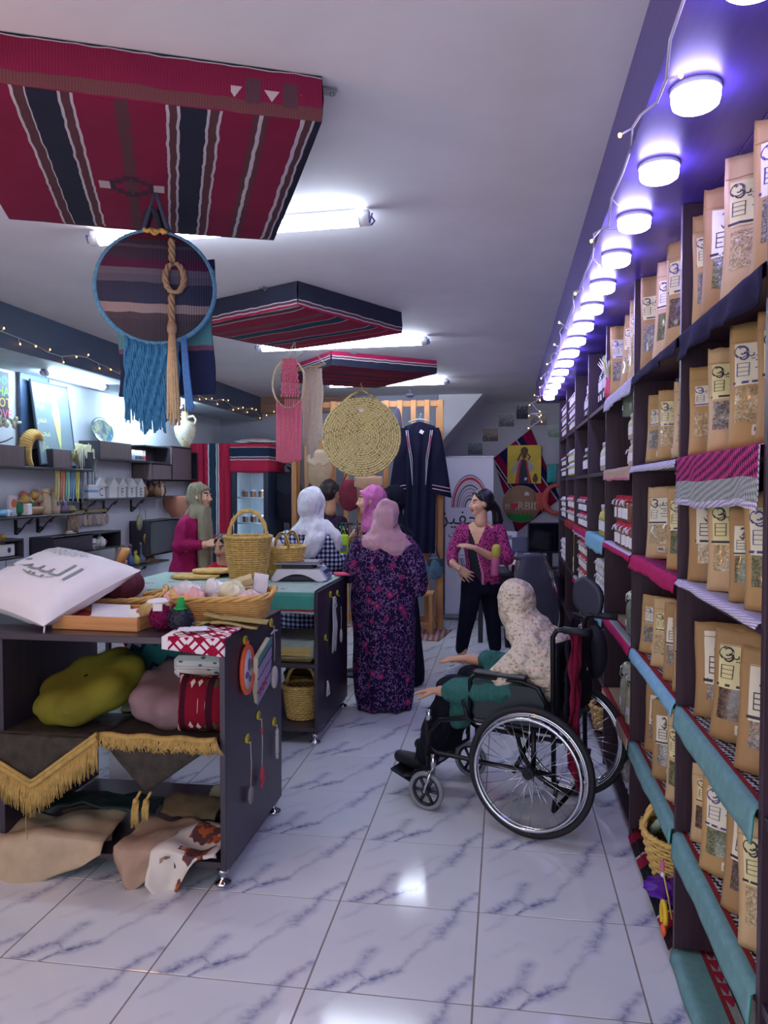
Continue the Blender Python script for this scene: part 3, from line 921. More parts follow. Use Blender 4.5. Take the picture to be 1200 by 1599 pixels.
# seventh bay
cluster(7, 5, [J_RED], 'brown jar with red cloth lid', 1, 7, 3, 1.0)
cluster(7, 4, [J_DRK], 'dark jar with red cloth lid', 1, 7, 2, 1.0)
cluster(7, 3, [J_BRN], 'small brown jar with white cloth lid', 1, 7, 2, 1.0)
cluster(7, 2, [J_WHT], 'white lidded jar', 1, 7, 2, 1.0)
ybox = M('yellow_carton', (214, 200, 84), .6)
gbox = M('lime_card', (180, 214, 40), .6)
for i, (x, y, w, h, z, m_, lab) in enumerate([(.66, 6.98, .1, .22, SZ[2] + .14, ybox, 'tall yellow carton on top of a pale carton in the sixth bay'), (.66, 6.98, .11, .128, SZ[2] + .012, M('pale_carton', (206, 206, 150), .6), 'pale carton under the tall yellow carton in the sixth bay'),
                                       (.66, 6.84 + .29, .08, .2, SZ[2] + .012, gbox, 'lime green card box behind the yellow carton in the sixth bay'),
                                       (.64, 6.0, .09, .15, SZ[1] + .012, ybox, 'small yellow carton on the fifth shelf of the fifth bay')]):
 t = thing('carton', lab, 'box', (x, y, z), .2)
 part('carton_body', G().box((0, 0, h / 2), (w, w, h), 0, 0, .003), m_, t)
 part('lid_flap', G().box((-.004, 0, h + .002), (w * .96, w * .9, .003), 0, .03), m_, t)
 part('printed_dot', G().lathe([(.0005, 0), (.014, 0), (.014, .001)], 12).T(Matrix.Translation((-w / 2 - .0008, .015, h * .6)) @ Matrix.Rotation(-pi / 2, 4, 'Y')), redc, t)

# small flower pot on the top shelf of the third bay
t = thing('flower_pot', 'small pink vase with white spiky flowers on the top shelf', 'plant', (.60, 4.70, SZ[5] + .012))
part('vase', G().lathe([(.022, 0), (.03, .03), (.026, .08), (.02, .1), (.024, .11)], 16), M('pink_vase', (206, 70, 110), .3), t)
g, g2 = G(), G()
for i in range(26):
 a, e = i * 2.4, .25 + .05 * (i % 9)
 d = Vector((cos(a) * sin(e * 2.2), sin(a) * sin(e * 2.2), cos(e * 2.2)))
 (g if i % 3 else g2).tube([(0, 0, .1), Vector((0, 0, .15)) + d * .03, Vector((0, 0, .19)) + d * .07], [.004, .007, .001], 5)
part('petals', g, M('white_petal', (226, 222, 210), .6), t)
part('leaves', g2, M('yellow_green_leaf', (170, 180, 60), .6), t)

# ------------------------------------------------------------------ wicker helper
def wicker_mat(name, rgb):
 k = NT(name, .6, 0, .3)
 c = k.co()
 f = k.noise(c, 30, 4)
 r_ = lin(rgb)
 k.base(k.mix(f, tuple(x * .68 for x in r_), tuple(min(1, x * 1.2) for x in r_)))
 k.bump(k.noise(c, 160, 2), .3, .003)
 return k.m
wick_y = wicker_mat('straw_wicker', (226, 190, 112))
wick_o = wicker_mat('golden_cane', (214, 170, 104))
wick_b = wicker_mat('brown_wicker', (150, 108, 62))
def weave(rad, H, nr, ns, cr, g, sx=1., sy=1., m=0, wob=.0048):
 """horizontal strands going in and out round a basket; rad(t) -> radius"""
 cr = min(cr, H / nr * .47)
 for i in range(nr):
  t = (i + .5) / nr
  pts_ = []
  for j in range(ns * 2):
   a = 2 * pi * j / (ns * 2)
   r = rad(t) + (wob if (j + i) % 2 else -wob)
   pts_.append((r * sx * cos(a), r * sy * sin(a), t * H))
  g.tube(pts_, cr, 5, m, True)
 return g
def rope_ring(r, z, cr, g, sx=1., sy=1., n=40, turns=22, m=0, wav=None):
 for ph in (0, pi):
  g.tube([((r + cr * .7 * cos(turns * 2 * pi * j / n / 1. + ph)) * sx * cos(2 * pi * j / n), (r + cr * .7 * cos(turns * 2 * pi * j / n + ph)) * sy * sin(2 * pi * j / n), z + cr * .7 * sin(turns * 2 * pi * j / n + ph) + (wav(2 * pi * j / n) if wav else 0)) for j in range(n)], cr, 5, m, True)
 return g
def basket(name, label, loc, r0, r1, H, mt, nr=14, ns=16, cr=.006, sx=1., sy=1., rz=0., wall=True):
 t = thing(name, label, 'basket', loc, rz)
 rad = lambda q: r0 + (r1 - r0) * (q ** .8)
 g = weave(rad, H, nr, ns, cr, G(), sx, sy)
 part('woven_side', g, mt, t)
 g = G()
 for j in range(ns):
  a = 2 * pi * j / ns
  g.tube([(rad(q / 5) * sx * cos(a), rad(q / 5) * sy * sin(a), H * q / 5) for q in range(6)], cr * .7, 5)
 part('stakes', g, mt, t)
 part('base', G().lathe([(r0 * .98, 0), (r0 * .98, .01), (.001, .01)], 24, sx=sx, sy=sy), mt, t)
 part('rim', rope_ring(r1, H, cr * 1.3, G(), sx, sy, 48, 17), mt, t)
 if wall:
  part('lining', G().lathe([(r0 * .96, .005), (rad(.5) - .006, H * .5), (r1 - .006, H * .98)], 24, cap=False, sx=sx, sy=sy), wick_b, t)
 return t
def handle(t, w, h, z, cr, mt, axis=0, n=18, lean=0.):
 g = G()
 for ph in (0, pi):
  pts_ = []
  for j in range(n + 1):
   a = pi * j / n
   q = cr * .6
   p = [w * cos(a) + q * cos(j * 1.1 + ph) * cos(a), q * sin(j * 1.1 + ph) + lean * sin(a), z + h * sin(a) + q * cos(j * 1.1 + ph) * sin(a)]
   if axis: p[0], p[1] = p[1], p[0]
   pts_.append(p)
  g.tube(pts_, cr, 6)
 return part('handle', g, mt, t)

# things on the lowest shelf
b1 = basket('wicker_basket', 'straw basket holding a green bottle on the lowest shelf of the second bay', (.715, 3.30, .062), .10, .145, .18, wick_y, 11, 16, .007, 1., 1.25)
handle(b1, .14, .16, .17, .009, wick_y, 0)
t = thing('bottle', 'dark green bottle standing in the straw basket on the lowest shelf', 'bottle', (.73, 3.25, .075))
part('glass_body', G().lathe([(.06, 0), (.066, .01), (.066, .21), (.05, .25), (.02, .29), (.018, .34)], 22), M('green_bottle_glass', (14, 62, 36), .1, 0, .1), t)
part('cap', G().lathe([(.02, .335), (.021, .36), (.016, .365)], 16), M('green_cap2', (60, 110, 60), .4), t)
for i, (dx, dy, dz, lab) in enumerate([(-.09, .06, .15, 'upper white vial behind the green bottle in the straw basket'), (-.1, .1, .11, 'lower white vial behind the green bottle in the straw basket')]):
 t = thing('vial', lab, 'bottle', (.72 + dx, 3.3 + dy, .07 + dz), 0, None, (.5, .4, .3))
 part('vial_body', G().lathe([(.016, 0), (.018, .004), (.018, .05), (.012, .06)], 14), M('pale_green_vial', (200, 216, 196), .3), t)
 part('cap', G().lathe([(.014, .058), (.015, .08), (.012, .083)], 14), white_lab, t)
def crumpled(name, label, cat, loc, rx, ry, rz_, mt, seed, amp=.3, extra=None, rot=0.):
 g = G()
 def fn(u, v):
  a, b = 2 * pi * u, pi * (v * .998 + .001)
  k_ = 1 + amp * nz(cos(a) * 2 + seed, sin(a) * 2, cos(b) * 2.5) + amp * .5 * nz(cos(a) * 5, sin(a) * 5 + seed, cos(b) * 6)
  return (rx * k_ * sin(b) * cos(a), ry * k_ * sin(b) * sin(a), max(0, rz_ + rz_ * k_ * -cos(b)))
 g.grid(fn, 28, 16, 0, True)
 return solo(name, g, mt, label, cat, loc, rot)
k = NT('clear_bag_of_roots', .15, 0, .7)
c = k.co()
k.base(k.mix(k.noise(c, 40, 4), lin((96, 78, 62)), lin((206, 200, 204))))
k.bump(k.noise(c, 50, 3), .6, .01)
k.b.inputs['Coat Weight'].default_value = .7
crumpled('plastic_bag', 'clear plastic bag of dried roots on the lowest shelf of the third bay', 'bag', (.70, 4.02, .062), .10, .16, .12, k.m, 2.2, .25)
b2 = basket('wicker_basket', 'round brown straw basket on the lowest shelf of the fourth bay', (.70, 5.25, .062), .10, .13, .15, wick_o, 8, 14, .009)
crumpled('ribbon_bow', 'shiny purple ribbon bow lying under the straw basket', 'ribbon', (.62, 3.12, .0635), .07, .09, .025, M('purple_satin', (92, 36, 160), .25), 6.1, .5)
t = woven('red_black_stripe', 1, (0, .95), [(0, (40, 24, 34)), (.1, (150, 24, 60)), (.2, (206, 190, 196)), (.215, (30, 32, 40)), (.42, (190, 180, 186)), (.435, (24, 30, 38)), (.6, (150, 22, 58)), (.7, (190, 180, 186)), (.715, (40, 30, 40)), (.85, (150, 22, 58))])
solo('woven_mat', G().slab(lambda u, v: (-.012 + .3 * u, .9 * v, .004 - .03 * (u < .05) + .004 * nz(u * 5, v * 9)), 10, 20, .005), t, 'red and black striped woven mat under the straw basket', 'mat', (SX, 2.80, .054))
g = G().tube([(.0, 0, 0), (.01, -.02, .08), (-.01, -.04, .17)], .003, 5)
t = thing('straw_toy', 'thin straw with pink bow leaning by the straw basket', 'ornament', (.60, 2.85, .1))
part('straw', G().tube([(.0, .02, 0), (-.005, .06, .06), (-.012, .12, .12)], .0035, 5), wick_y, t)
part('bow', G().ball((-.012, .13, .14), (.006, .018, .03), 10, 6).ball((-.014, .15, .13), (.006, .012, .02), 10, 6), M('pink_bow', (204, 110, 140), .6), t)
part('pompom', G().ball((-.012, .12, .112), .01, 10, 6), white_lab, t)
t = thing('ring_toy', 'yellow ring toy with an orange end beside the nearest divider', 'toy', (.572, 2.87, .115))
part('ring', G().tube([(0, .035 * cos(a), .045 * sin(a)) for a in [i * pi / 9 - 1 for i in range(14)]], .009, 8), M('yellow_plastic', (226, 186, 30), .3), t)
part('ring_end', G().ball((0, -.0, -.055), (.012, .02, .024), 12, 8), M('orange_plastic', (232, 100, 50), .3), t)
# white woven bundles and ribbons heaped on the fifth shelf of the fourth bay
mac = M('white_cotton_cord', (204, 200, 198), .9, 0, .12, 60, .4, 200)
for i in range(8):
 x, y = .63 + .06 * (i % 2), 4.98 + .085 * (i // 2 * 2 % 8) + .03 * (i % 3)
 g = G()
 for s_ in range(7):
  a = s_ * .9 + i
  g.tube([(0, 0, .0), (.02 * cos(a), .02 * sin(a), .1), (.034 * cos(a + .5), .034 * sin(a + .5), .03)], .008, 5)
 r_ = thing('cord_bundle', 'white cord bundle with red tie, %s %s, fifth shelf, fourth bay' % (('upper', 'lower')[i < 4], ('first', 'second', 'third', 'fourth')[i % 4]), 'bundle', (x, y, SZ[1] + .008 + .1 * (i // 4)), i, 'white cord bundles, fifth shelf, fourth bay')
 part('cords', g, mac, r_)
 part('tie', G().lathe([(.026, .06), (.028, .07), (.026, .08)], 12), redc, r_)

# ------------------------------------------------------------------ counters
wenge = woodmat('dark_wenge_board', (52, 44, 58), 2, .38, .25, .5)
wenge_h = woodmat('dark_wenge_top', (58, 46, 56), 0, .3, .25, .5)
def counter(label, x0, x1, y0, y1, shelves_z, top, divs, gap_top=True):
 """open display counter on steel feet; x1 is the end panel that faces the aisle"""
 o = Vector((x1, y0, 0))
 t = thing('display_counter', label, 'counter', o)
 L = lambda x, y, z: (x - o.x, y - o.y, z)
 part('worktop', G().box(L((x0 + x1) / 2, (y0 + y1) / 2, top - .014), (x1 - x0 - .052, y1 - y0, .028), 0, 0, .002), wenge_h, t)
 part('end_panel', G().box(L(x1 - .0125, (y0 + y1) / 2, (top + .075) / 2), (.025, y1 - y0, top - .075), 0, 0, .002), wenge, t)
 part('end_panel', G().box(L(x0 + .0125, (y0 + y1) / 2, (top + .075) / 2), (.025, y1 - y0, top - .075), 0, 0, .002), wenge, t)
 for z in shelves_z:
  part('shelf', G().box(L((x0 + x1) / 2, (y0 + y1) / 2, z - .0125), (x1 - x0 - .052, y1 - y0 - .01, .025), 0, 0, .001), wenge_h, t)
 for x in divs:
  part('divider', G().box(L(x, (y0 + y1) / 2, (top + .1) / 2), (.025, y1 - y0 - .02, top - .16), 0, 0, .001), wenge, t)
 for x in (x0 + .05, x1 - .03):
  for y in (y0 + .04, y1 - .04):
   g = G().lathe([(.03, 0), (.037, .008), (.034, .018), (.014, .028), (.012, .045), (.022, .05), (.022, .0745), (.001, .0745)], 20, L(x, y, 0))
   part('foot', g, M('chrome', (206, 208, 214), .08, 1, 0), t)
 return t
C1 = counter('nearest dark wenge display counter with open shelves on chrome feet', -3.3, -1.12, 3.0, 3.80, [.11, .60], 1.032, [-2.13])
C2 = counter('second dark wenge counter under the teal striped cloth', -2.62, -1.17, 4.79, 5.72, [.11, .52], .985, [-1.9])
# teal cloth on the second counter: a top lying flat and a fall at the front
tealt = woven('teal_table_cloth', 2, (.835, 1.0), [(0, (196, 200, 196)), (.16, (150, 60, 60)), (.24, (70, 150, 138)), (.75, (84, 160, 150)), (.94, (176, 196, 190))], 200)
k = NT('pale_teal_top_cloth', .92, 0, .1)
c = k.co('Object')
p = k.sep(c)
f = k.noise(c, 26, 3)
rose = k.math('LESS_THAN', k.vor(c, 7), .22)
k.base(k.mix(k.math('MULTIPLY', rose, k.math('GREATER_THAN', f, .48)), k.mix(f, lin((150, 190, 184)), lin((196, 206, 200))), lin((160, 66, 84))))
topc = k.m
def c2cloth(u, v):
 x = -2.60 + 1.41 * u
 s_ = v * 1.06
 if s_ < .15:
  return (x, 4.778 - .006 * sin(u * 40) * (1 - s_ / .15), .992 - .15 + s_ + .006 * sin(u * 9) * (1 - s_ / .15))
 return (x, 4.778 + (s_ - .15), .993 + .001 * sin(u * 23 + v * 9))
solo('table_cloth', G().slab(c2cloth, 48, 30, .003, 0, lambda u, v: 0 if v < .15 else 1), [tealt, topc], 'teal striped cloth with a red line spread over the second counter', 'tablecloth')

# ------------------------------------------------------------------ things on the nearest counter
Z1 = 1.033
def pillow_geo(w, h, d, n=22, sag=0., seed=0.):
 g = G()
 def P(u, v, sgn):
  x, y = (u - .5) * 2, (v - .5) * 2
  e = (max(0, 1 - abs(x) ** 2.4) * max(0, 1 - abs(y) ** 2.4)) ** .5
  pinch = 1 - .09 * (1 - abs(x) ** 2) * abs(y) ** 3 - .0
  px = x * w / 2 * (1 - .07 * (1 - y * y) * abs(x) ** 3)
  py = y * h / 2 * (1 - .07 * (1 - x * x) * abs(y) ** 3)
  wr = .02 * d * nz(x * 3 + seed, y * 3, sgn) + .05 * d * (1 - e) * nz(x * 7 + seed, y * 7, 3 + sgn)
  return (px, py, sgn * (d / 2 * e + wr * e ** .3))
 for sgn in (1, -1):
  g.grid(lambda u, v: P(u if sgn > 0 else 1 - u, v, sgn), n, n)
 return g
white_cloth = M('white_cotton', (224, 220, 226), .9, 0, .04, 5, .25, 240, spec=.15)
pl = thing('cushion', 'large white cushion with grey Arabic writing lying on the counter end', 'cushion', (-2.1, 3.35, 1.2), 0, None, (radians(20), radians(8), radians(-20)))
part('cover', pillow_geo(.60, .56, .2, 30, 0, 3.), white_cloth, pl)
def on_pillow(g2, w=.60, h=.56, d=.2, off=.002, seed=3.):
 out = G()
 for x, y, _ in g2.v:
  u, v = max(.02, min(.98, x / w + .5)), max(.02, min(.98, y / h + .5))
  X, Y = (u - .5) * 2, (v - .5) * 2
  e = (max(0, 1 - abs(X) ** 2.4) * max(0, 1 - abs(Y) ** 2.4)) ** .5
  wr = .02 * d * nz(X * 3 + seed, Y * 3, 1) + .05 * d * (1 - e) * nz(X * 7 + seed, Y * 7, 4)
  out.v.append((x, y, d / 2 * e + wr * e ** .3 + off))
 out.f, out.m, out.s = g2.f, g2.m, g2.s
 return out
w1 = text_geo('\uFE96\uFEF4\uFE92\uFEDF\uFE8D', .165, 4)
g = G().join(w1, Matrix.Translation((-.02, -.01, 0)) @ Matrix.Diagonal((1.15, 1, 1, 1)))
part('lettering', on_pillow(g, off=.004), M('grey_print_ink', (128, 138, 140), .8, 0, .1), pl)
g = G()
for i in range(60):                       # hand-drawn flower cluster above the writing
 a, r = i * 2.4, .008 * sqrt(i)
 x, y = -.05 + r * 2.4 * cos(a), .15 + r * .8 * sin(a)
 n = 6
 g.add([(x + .009 * cos(q * pi / 3), y + .008 * sin(q * pi / 3), 0) for q in range(n)] + [(x + .006 * cos(q * pi / 3), y + .005 * sin(q * pi / 3), 0) for q in range(n)],
          [[q, (q + 1) % n, n + (q + 1) % n, n + q] for q in range(n)])
for (x0, y0, x1, y1) in ((-.06, -.085, .0, -.1), (.0, -.1, .08, -.095), (.09, -.09, .13, -.07)):
 g.add([(x0, y0, 0), (x1, y1, 0), (x1, y1 + .006, 0), (x0, y0 + .006, 0)], [[0, 1, 2, 3]])
part('flower_print', on_pillow(g, off=.004), M('grey_print_ink', (128, 138, 140), .8, 0, .1), pl)['kind'] = 'stuff'
part('corner_thread', G().tube([(.28, -.26, -.01), (.288, -.275, -.03), (.286, -.28, -.06)], .004, 5), white_cloth, pl)
pale_pouf = crumpled('cushion', 'rounded pale grey cushion behind the large white cushion', 'cushion', (-1.98, 3.74, Z1), .16, .1, .09, white_cloth, 4.4, .06)

# wooden tray with cards
bam = woodmat('bamboo_wood', (198, 140, 84), 0, .45, .15)
tr = thing('serving_tray', 'bamboo serving tray with cut-out handles at the counter edge', 'tray', (-1.74, 3.28, Z1), radians(-3))
part('tray_base', G().box((0, 0, .006), (.40, .34, .012)), bam, tr)
part('tray_wall', G().box((0, -.17, .03), (.41, .012, .06), 0, 0, .003), bam, tr)
part('tray_wall', G().box((0, .17, .03), (.41, .012, .06), 0, 0, .003), bam, tr)
for s_ in (-1, 1):
 part('handle_wall', G().box((s_ * .2, 0, .012), (.012, .33, .024), 0, 0, .003).box((s_ * .2, -.115, .042), (.012, .1, .04), 0, 0, .003).box((s_ * .2, .115, .042), (.012, .1, .04), 0, 0, .003).box((s_ * .2, 0, .056), (.012, .33, .012), 0, 0, .003), bam, tr)
k = NT('card_print', .5)
c = k.co()
p = k.sep(c)
d_ = k.vm('LENGTH', k.vm('SUBTRACT', c, (.03, .03, .004)))
k.base(k.mix(k.math('LESS_THAN', k.math('ADD', d_, k.math('MULTIPLY', k.noise(c, 20, 1), .02)), .055), lin((226, 222, 216)), lin((176, 36, 56))))
cardp = k.m
for i, (x, y, z, rx, ry, rz, mt, lab) in enumerate([(.10, .02, .045, .25, -.1, .2, cardp, 'white card with a red round print leaning in the bamboo tray'), (.0, -.02, .04, .12, .08, -.3, white_lab, 'blank white card lying in the middle of the bamboo tray'),
            (-.06, .06, .05, .3, .1, .5, white_lab, 'white card at the back left of the bamboo tray'), (-.1, -.03, .035, .05, .2, .1, redc, 'dark red folded card at the left of the bamboo tray')]):
 M_ = Matrix.Translation((-1.74, 3.28, Z1)) @ _rot(radians(-3))
 q = M_ @ Vector((x, y, z))
 solo('card', G().box((0, 0, 0), (.17, .12, .004), 0, 0, .001).box((.0, 0, .003), (.165, .115, .001)), mt, lab, 'card', q, 0, 'cards in the bamboo tray', (rx, ry, rz))

# big shallow cane basket tray with packets
def boat_basket(label, loc, L_, W_, H_, mt, rz=0., rise=.03):
 t = thing('cane_basket', label, 'basket', loc, rz)
 rad = lambda q: .5 + .1 * q
 g = G()
 for i in range(9):
  q = (i + .5) / 9
  pts_ = []
  n = 40
  for j in range(n):
   a = 2 * pi * j / n
   r = rad(q) + (.006 if (i + j) % 2 else -.006)
   sq = 1 / (abs(cos(a)) ** 4 + abs(sin(a)) ** 4) ** .25
   pts_.append((r * sq * L_ * cos(a) * .92, r * sq * W_ * sin(a) * .92, .012 + q * (H_ + rise * abs(cos(a)) ** 4)))
  g.tube(pts_, H_ / 16, 5, 0, True)
 part('woven_side', g, mt, t)
 part('base', G().lathe([(.5, 0), (.5, .012), (.001, .012)], 28, sx=L_ * .95, sy=W_ * .95), mt, t)
 g = G()
 for ph in (0, 2.1, 4.2):
  g.tube([((.6 * L_ + .008 * cos(j * .9 + ph)) * cos(2 * pi * j / 60) / (abs(cos(2 * pi * j / 60)) ** 4 + abs(sin(2 * pi * j / 60)) ** 4) ** .25 * .92,
                 (.6 * W_ + .008 * cos(j * .9 + ph)) * sin(2 * pi * j / 60) / (abs(cos(2 * pi * j / 60)) ** 4 + abs(sin(2 * pi * j / 60)) ** 4) ** .25 * .92,
                 .016 + H_ + rise * abs(cos(2 * pi * j / 60)) ** 4 + .008 * sin(j * .9 + ph)) for j in range(60)], .0085, 5, 0, True)
 part('braided_rim', g, mt, t)
 return t
boat_basket('shallow golden cane basket full of wrapped packets at the counter corner', (-1.295, 3.47, Z1 + .0085), .42, .30, .09, wick_o, radians(14))
boat_basket('long golden cane tray behind the bamboo tray', (-1.90, 3.60, Z1 + .001), .42, .2, .05, wick_o, radians(20), .05)
boat_basket('flat woven straw tray at the back of the nearest counter', (-1.60, 3.76, Z1 + .0005), .27, .1, .04, wick_y, radians(4), .01)
film = NT('clear_wrap', .12, 0, .7)
c = film.co()
film.base(film.mix(film.noise(c, 30, 4), lin((168, 160, 160)), lin((230, 222, 224))))
film.bump(film.noise(c, 60, 3), .5, .008)
film = film.m
pinkp = M('pink_soap', (222, 164, 164), .5)
for i, (x, y, rx, ry, rz_, mt, lab) in enumerate([(-1.46, 3.43, .085, .07, .06, film, 'crinkled clear packet at the left of the cane basket'), (-1.40, 3.36, .05, .045, .05, pinkp, 'pink soap lump among the clear packets in the cane basket'),
                                          (-1.34, 3.46, .08, .06, .065, film, 'crinkled clear packet in the middle of the cane basket'), (-1.24, 3.44, .07, .06, .06, M('yellowish_wrap', (210, 200, 170), .4), 'yellowish wrapped packet at the right of the cane basket'),
                                          (-1.50, 3.36, .05, .05, .045, pinkp, 'pink wrapped lump at the left end of the cane basket'), (-1.16, 3.40, .07, .05, .045, M('pale_pink_wrap', (212, 178, 176), .4), 'pale pink packet at the right end of the cane basket')]):
 crumpled('soap_packet', lab, 'packet', (x, y, Z1 + .055), rx, ry, rz_, mt, 1.3 + i, .3)
solo('box', G().box((0, 0, 0), (.11, .07, .035), 0, 0, .003).box((0, 0, .0185), (.09, .05, .002)), M('pale_wood_box', (196, 176, 130), .6), 'small pale wooden box leaning on the packets in the cane basket', 'box', (-1.235, 3.53, 1.2), 0, None, (.2, -.3, .3))
solo('card', G().box((0, 0, 0), (.07, .004, .1), 0, 0, .001).box((0, -.003, .0), (.05, .001, .08)), white_lab, 'small white card standing behind the cane basket', 'card', (-1.15, 3.56, 1.19), 0, None, (-.3, .2, .5))
# gathered round sachet, pom-pom, pumpkin, straw fans
g = G()
def gathered(u, v):
 a, b = 2 * pi * u, pi * (.02 + .96 * v)
 r = .085 * abs(sin(b)) ** .8 * (1 + .06 * cos(14 * a) * sin(b * .9))
 return (r * cos(a), r * sin(a), .055 - .055 * cos(b))
t = thing('sachet', 'round olive gathered sachet with a white cap between tray and basket', 'sachet', (-1.545, 3.31, Z1), 0)
part('gathered_cloth', G().grid(gathered, 84, 16, 0, True), M('olive_cloth', (172, 150, 98), .85, 0, .15, 20, .3, 200), t)
part('white_cap', G().lathe([(.06, .096), (.05, .108), (.02, .115), (.001, .116)], 24), white_cloth, t)
def pompom(name, label, loc, r, mt, n=420, extra=None):
 t = thing(name, label, 'ornament', loc)
 g = G().ball((0, 0, r), r * .9, 14, 8)
 rnd = random.Random(int(r * 1e4))
 for i in range(n):
  d = Vector((rnd.gauss(0, 1), rnd.gauss(0, 1), rnd.gauss(0, 1))).normalized()
  g.tube([Vector((0, 0, r)) + d * r * .86, Vector((0, 0, r)) + d * r * (1 + .06 * rnd.random())], [.0026, .0016], 4)
 part('yarn_ball', g, mt, t)
 return t
pompom('yarn_pumpkin', 'magenta yarn pumpkin at the counter front edge', (-1.47, 3.17, Z1), .055, M('magenta_yarn', (116, 26, 72), .9, spec=.1))
pompom('yarn_pumpkin', 'second magenta yarn pumpkin tucked behind the front one', (-1.435, 3.28, Z1), .05, M('magenta_yarn', (116, 26, 72), .9, spec=.1))
t = pompom('beaded_pumpkin', 'small black beaded pumpkin with a green stalk', (-1.37, 3.14, Z1), .055, M('dark_navy_yarn', (26, 30, 52), .6), 260)
part('stalk', G().tube([(0, 0, .098), (.004, 0, .125), (-.004, .004, .142)], [.026, .018, .014], 12).lathe([(.03, .095), (.032, .1), (.02, .108)], 14), M('green_felt', (28, 150, 70), .9), t)
part('gift_tag', G().box((-.09, -.03, .105), (.04, .003, .03), 0, .2, .0006), white_lab, t)
t = thing('straw_fan', 'bundle of flat olive straw pieces in front of the cane basket', 'straw', (-1.26, 3.22, Z1 + .002), .2)
strw = M('olive_straw', (162, 142, 88), .8, 0, .2, 40, .3, 120)
part('flat_pieces', G().slab(lambda u, v: (.0 + .2 * u, -.05 + .1 * v, .03 + .006 * sin(u * 5) - .02 * u), 8, 4, .006).slab(lambda u, v: (.04 + .2 * u, -.02 + .1 * v, .045 - .025 * u), 8, 4, .006).slab(lambda u, v: (-.04 + .12 * u, .0 + .08 * v, .06 - .03 * u), 6, 4, .006), strw, t)
g = G()
rnd = random.Random(4)
for i in range(46):
 a = 2.2 + 1.9 * rnd.random()
 g.tube([(0, 0, .03), (.04 * cos(a), .05 * sin(a), .03), (.075 * cos(a) - .01 * rnd.random(), .09 * sin(a), .004 + .02 * rnd.random())], .0022, 4)
part('fringe', g, strw, t)
t = thing('onion_ornament', 'dark red cloth pumpkin with a tan stalk behind the white cushion', 'ornament', (-1.93, 3.65, 1.10))
part('cloth_body', G().grid(lambda u, v: tuple(q * 1.5 for q in gathered(u, v)), 84, 16, 0, True).T(Matrix.Translation((0, 0, -.02))), M('plum_cloth', (92, 30, 52), .85, 0, .15, 20, .3, 200), t)
part('stalk', G().tube([(0, 0, .13), (.02, .0, .18), (.05, .0, .235), (.052, 0, .245)], [.02, .02, .024, .02], 12), M('cork_stalk', (186, 140, 84), .8), t)
# red and white embroidered cloth hanging over the counter corner
k = NT('red_white_embroidery', .92, 0, .1)
c = k.co()
p = k.sep(c)
fx = k.math('ABSOLUTE', k.math('SUBTRACT', k.math('FRACT', k.math('MULTIPLY', p[0], 9)), .5))
fy = k.math('ABSOLUTE', k.math('SUBTRACT', k.math('FRACT', k.math('MULTIPLY', k.math('ADD', p[1], k.math('MULTIPLY', p[2], -1)), 9)), .5))
st = k.math('FRACT', k.math('MULTIPLY', k.math('ADD', fx, fy), 3.0))
stair = k.math('LESS_THAN', k.math('ABSOLUTE', k.math('SUBTRACT', fx, fy)), .22)
f = k.math('MULTIPLY', stair, k.math('GREATER_THAN', st, .36))
k.base(k.mix(f, k.mix(k.noise(c, 60, 2), lin((132, 18, 50)), lin((164, 26, 64))), lin((222, 214, 222))))
k.bump(k.noise(c, 300, 2), .3, .003)
emb = k.m
def corner_cloth(u, v):
 x = -1.385 + .27 * u
 y = 3.012 + .44 * v
 fr = max(0., .3 - v) / .3
 z = .012 + .005 * nz(x * 9, y * 9)
 if v < .3:
  y = 2.987
  z = .012 - .075 * fr * (.75 + .35 * u)
 return (x, y, Z1 + z)
solo('embroidered_cloth', G().slab(corner_cloth, 20, 26, .006, 0, lambda u, v: 1 if u < .08 or v > .96 else 0), [emb, white_cloth], 'red and white embroidered cloth folded over the counter corner', 'cloth')
solo('lace_doily', G().slab(lambda u, v: (.06 * (u - .5) * 2, .045 * (v - .5) * 2, .003 + .004 * nz(u * 4, v * 4)), 8, 8, .004), white_cloth, 'small white folded doily on the red embroidered cloth', 'cloth', (-1.29, 3.08, Z1 + .022), .3)

# ------------------------------------------------------------------ on the nearest counter's shelves
velvet = lambda n, rgb: M(n, rgb, .8, 0, .25, 5, .2, 300, spec=.2)
def pouf(name, label, loc, r, h, mt, lobes=8, rot=(0, 0, 0), asym=.06):
 g = G()
 def fn(u, v):
  a, b = 2 * pi * u, pi * (.001 + .998 * v)
  pinch = exp(-(sin(b) / .32) ** 2)
  rr = r * (abs(sin(b)) ** .55) * (1 + asym * cos(lobes * a) * abs(sin(b)) ** .5 * (1 if b > pi / 2 else .4))
  z = -h / 2 * (abs(cos(b)) ** .7) * (1 if cos(b) > 0 else -1) * (1 - .32 * pinch)
  z *= 1 + .1 * cos(lobes * a) * (1 - pinch) * sin(b)
  return (rr * cos(a), rr * sin(a), z)
 g.grid(fn, 96, 26, 0, True)
 t = thing(name, label, 'cushion', loc, 0, None, rot)
 part('velvet_cover', g, mt, t)
 return t
pouf('floor_cushion', 'olive green tufted velvet cushion leaning on the upper shelf', (-1.86, 3.27, .745), .245, .17, velvet('olive_velvet', (112, 108, 34)), 7, (radians(14), radians(-19), .3))
pouf('floor_cushion', 'mauve grey tufted velvet cushion on the upper shelf', (-1.43, 3.34, .715), .25, .18, velvet('mauve_velvet', (138, 112, 118)), 8, (radians(12), radians(4), 0))
k = NT('red_green_weave', .92, 0, .1)
c = k.co()
p = k.sep(c)
rz_ = k.math('MULTIPLY', p[2], 22)
rx_ = k.math('MULTIPLY', p[0], 30)
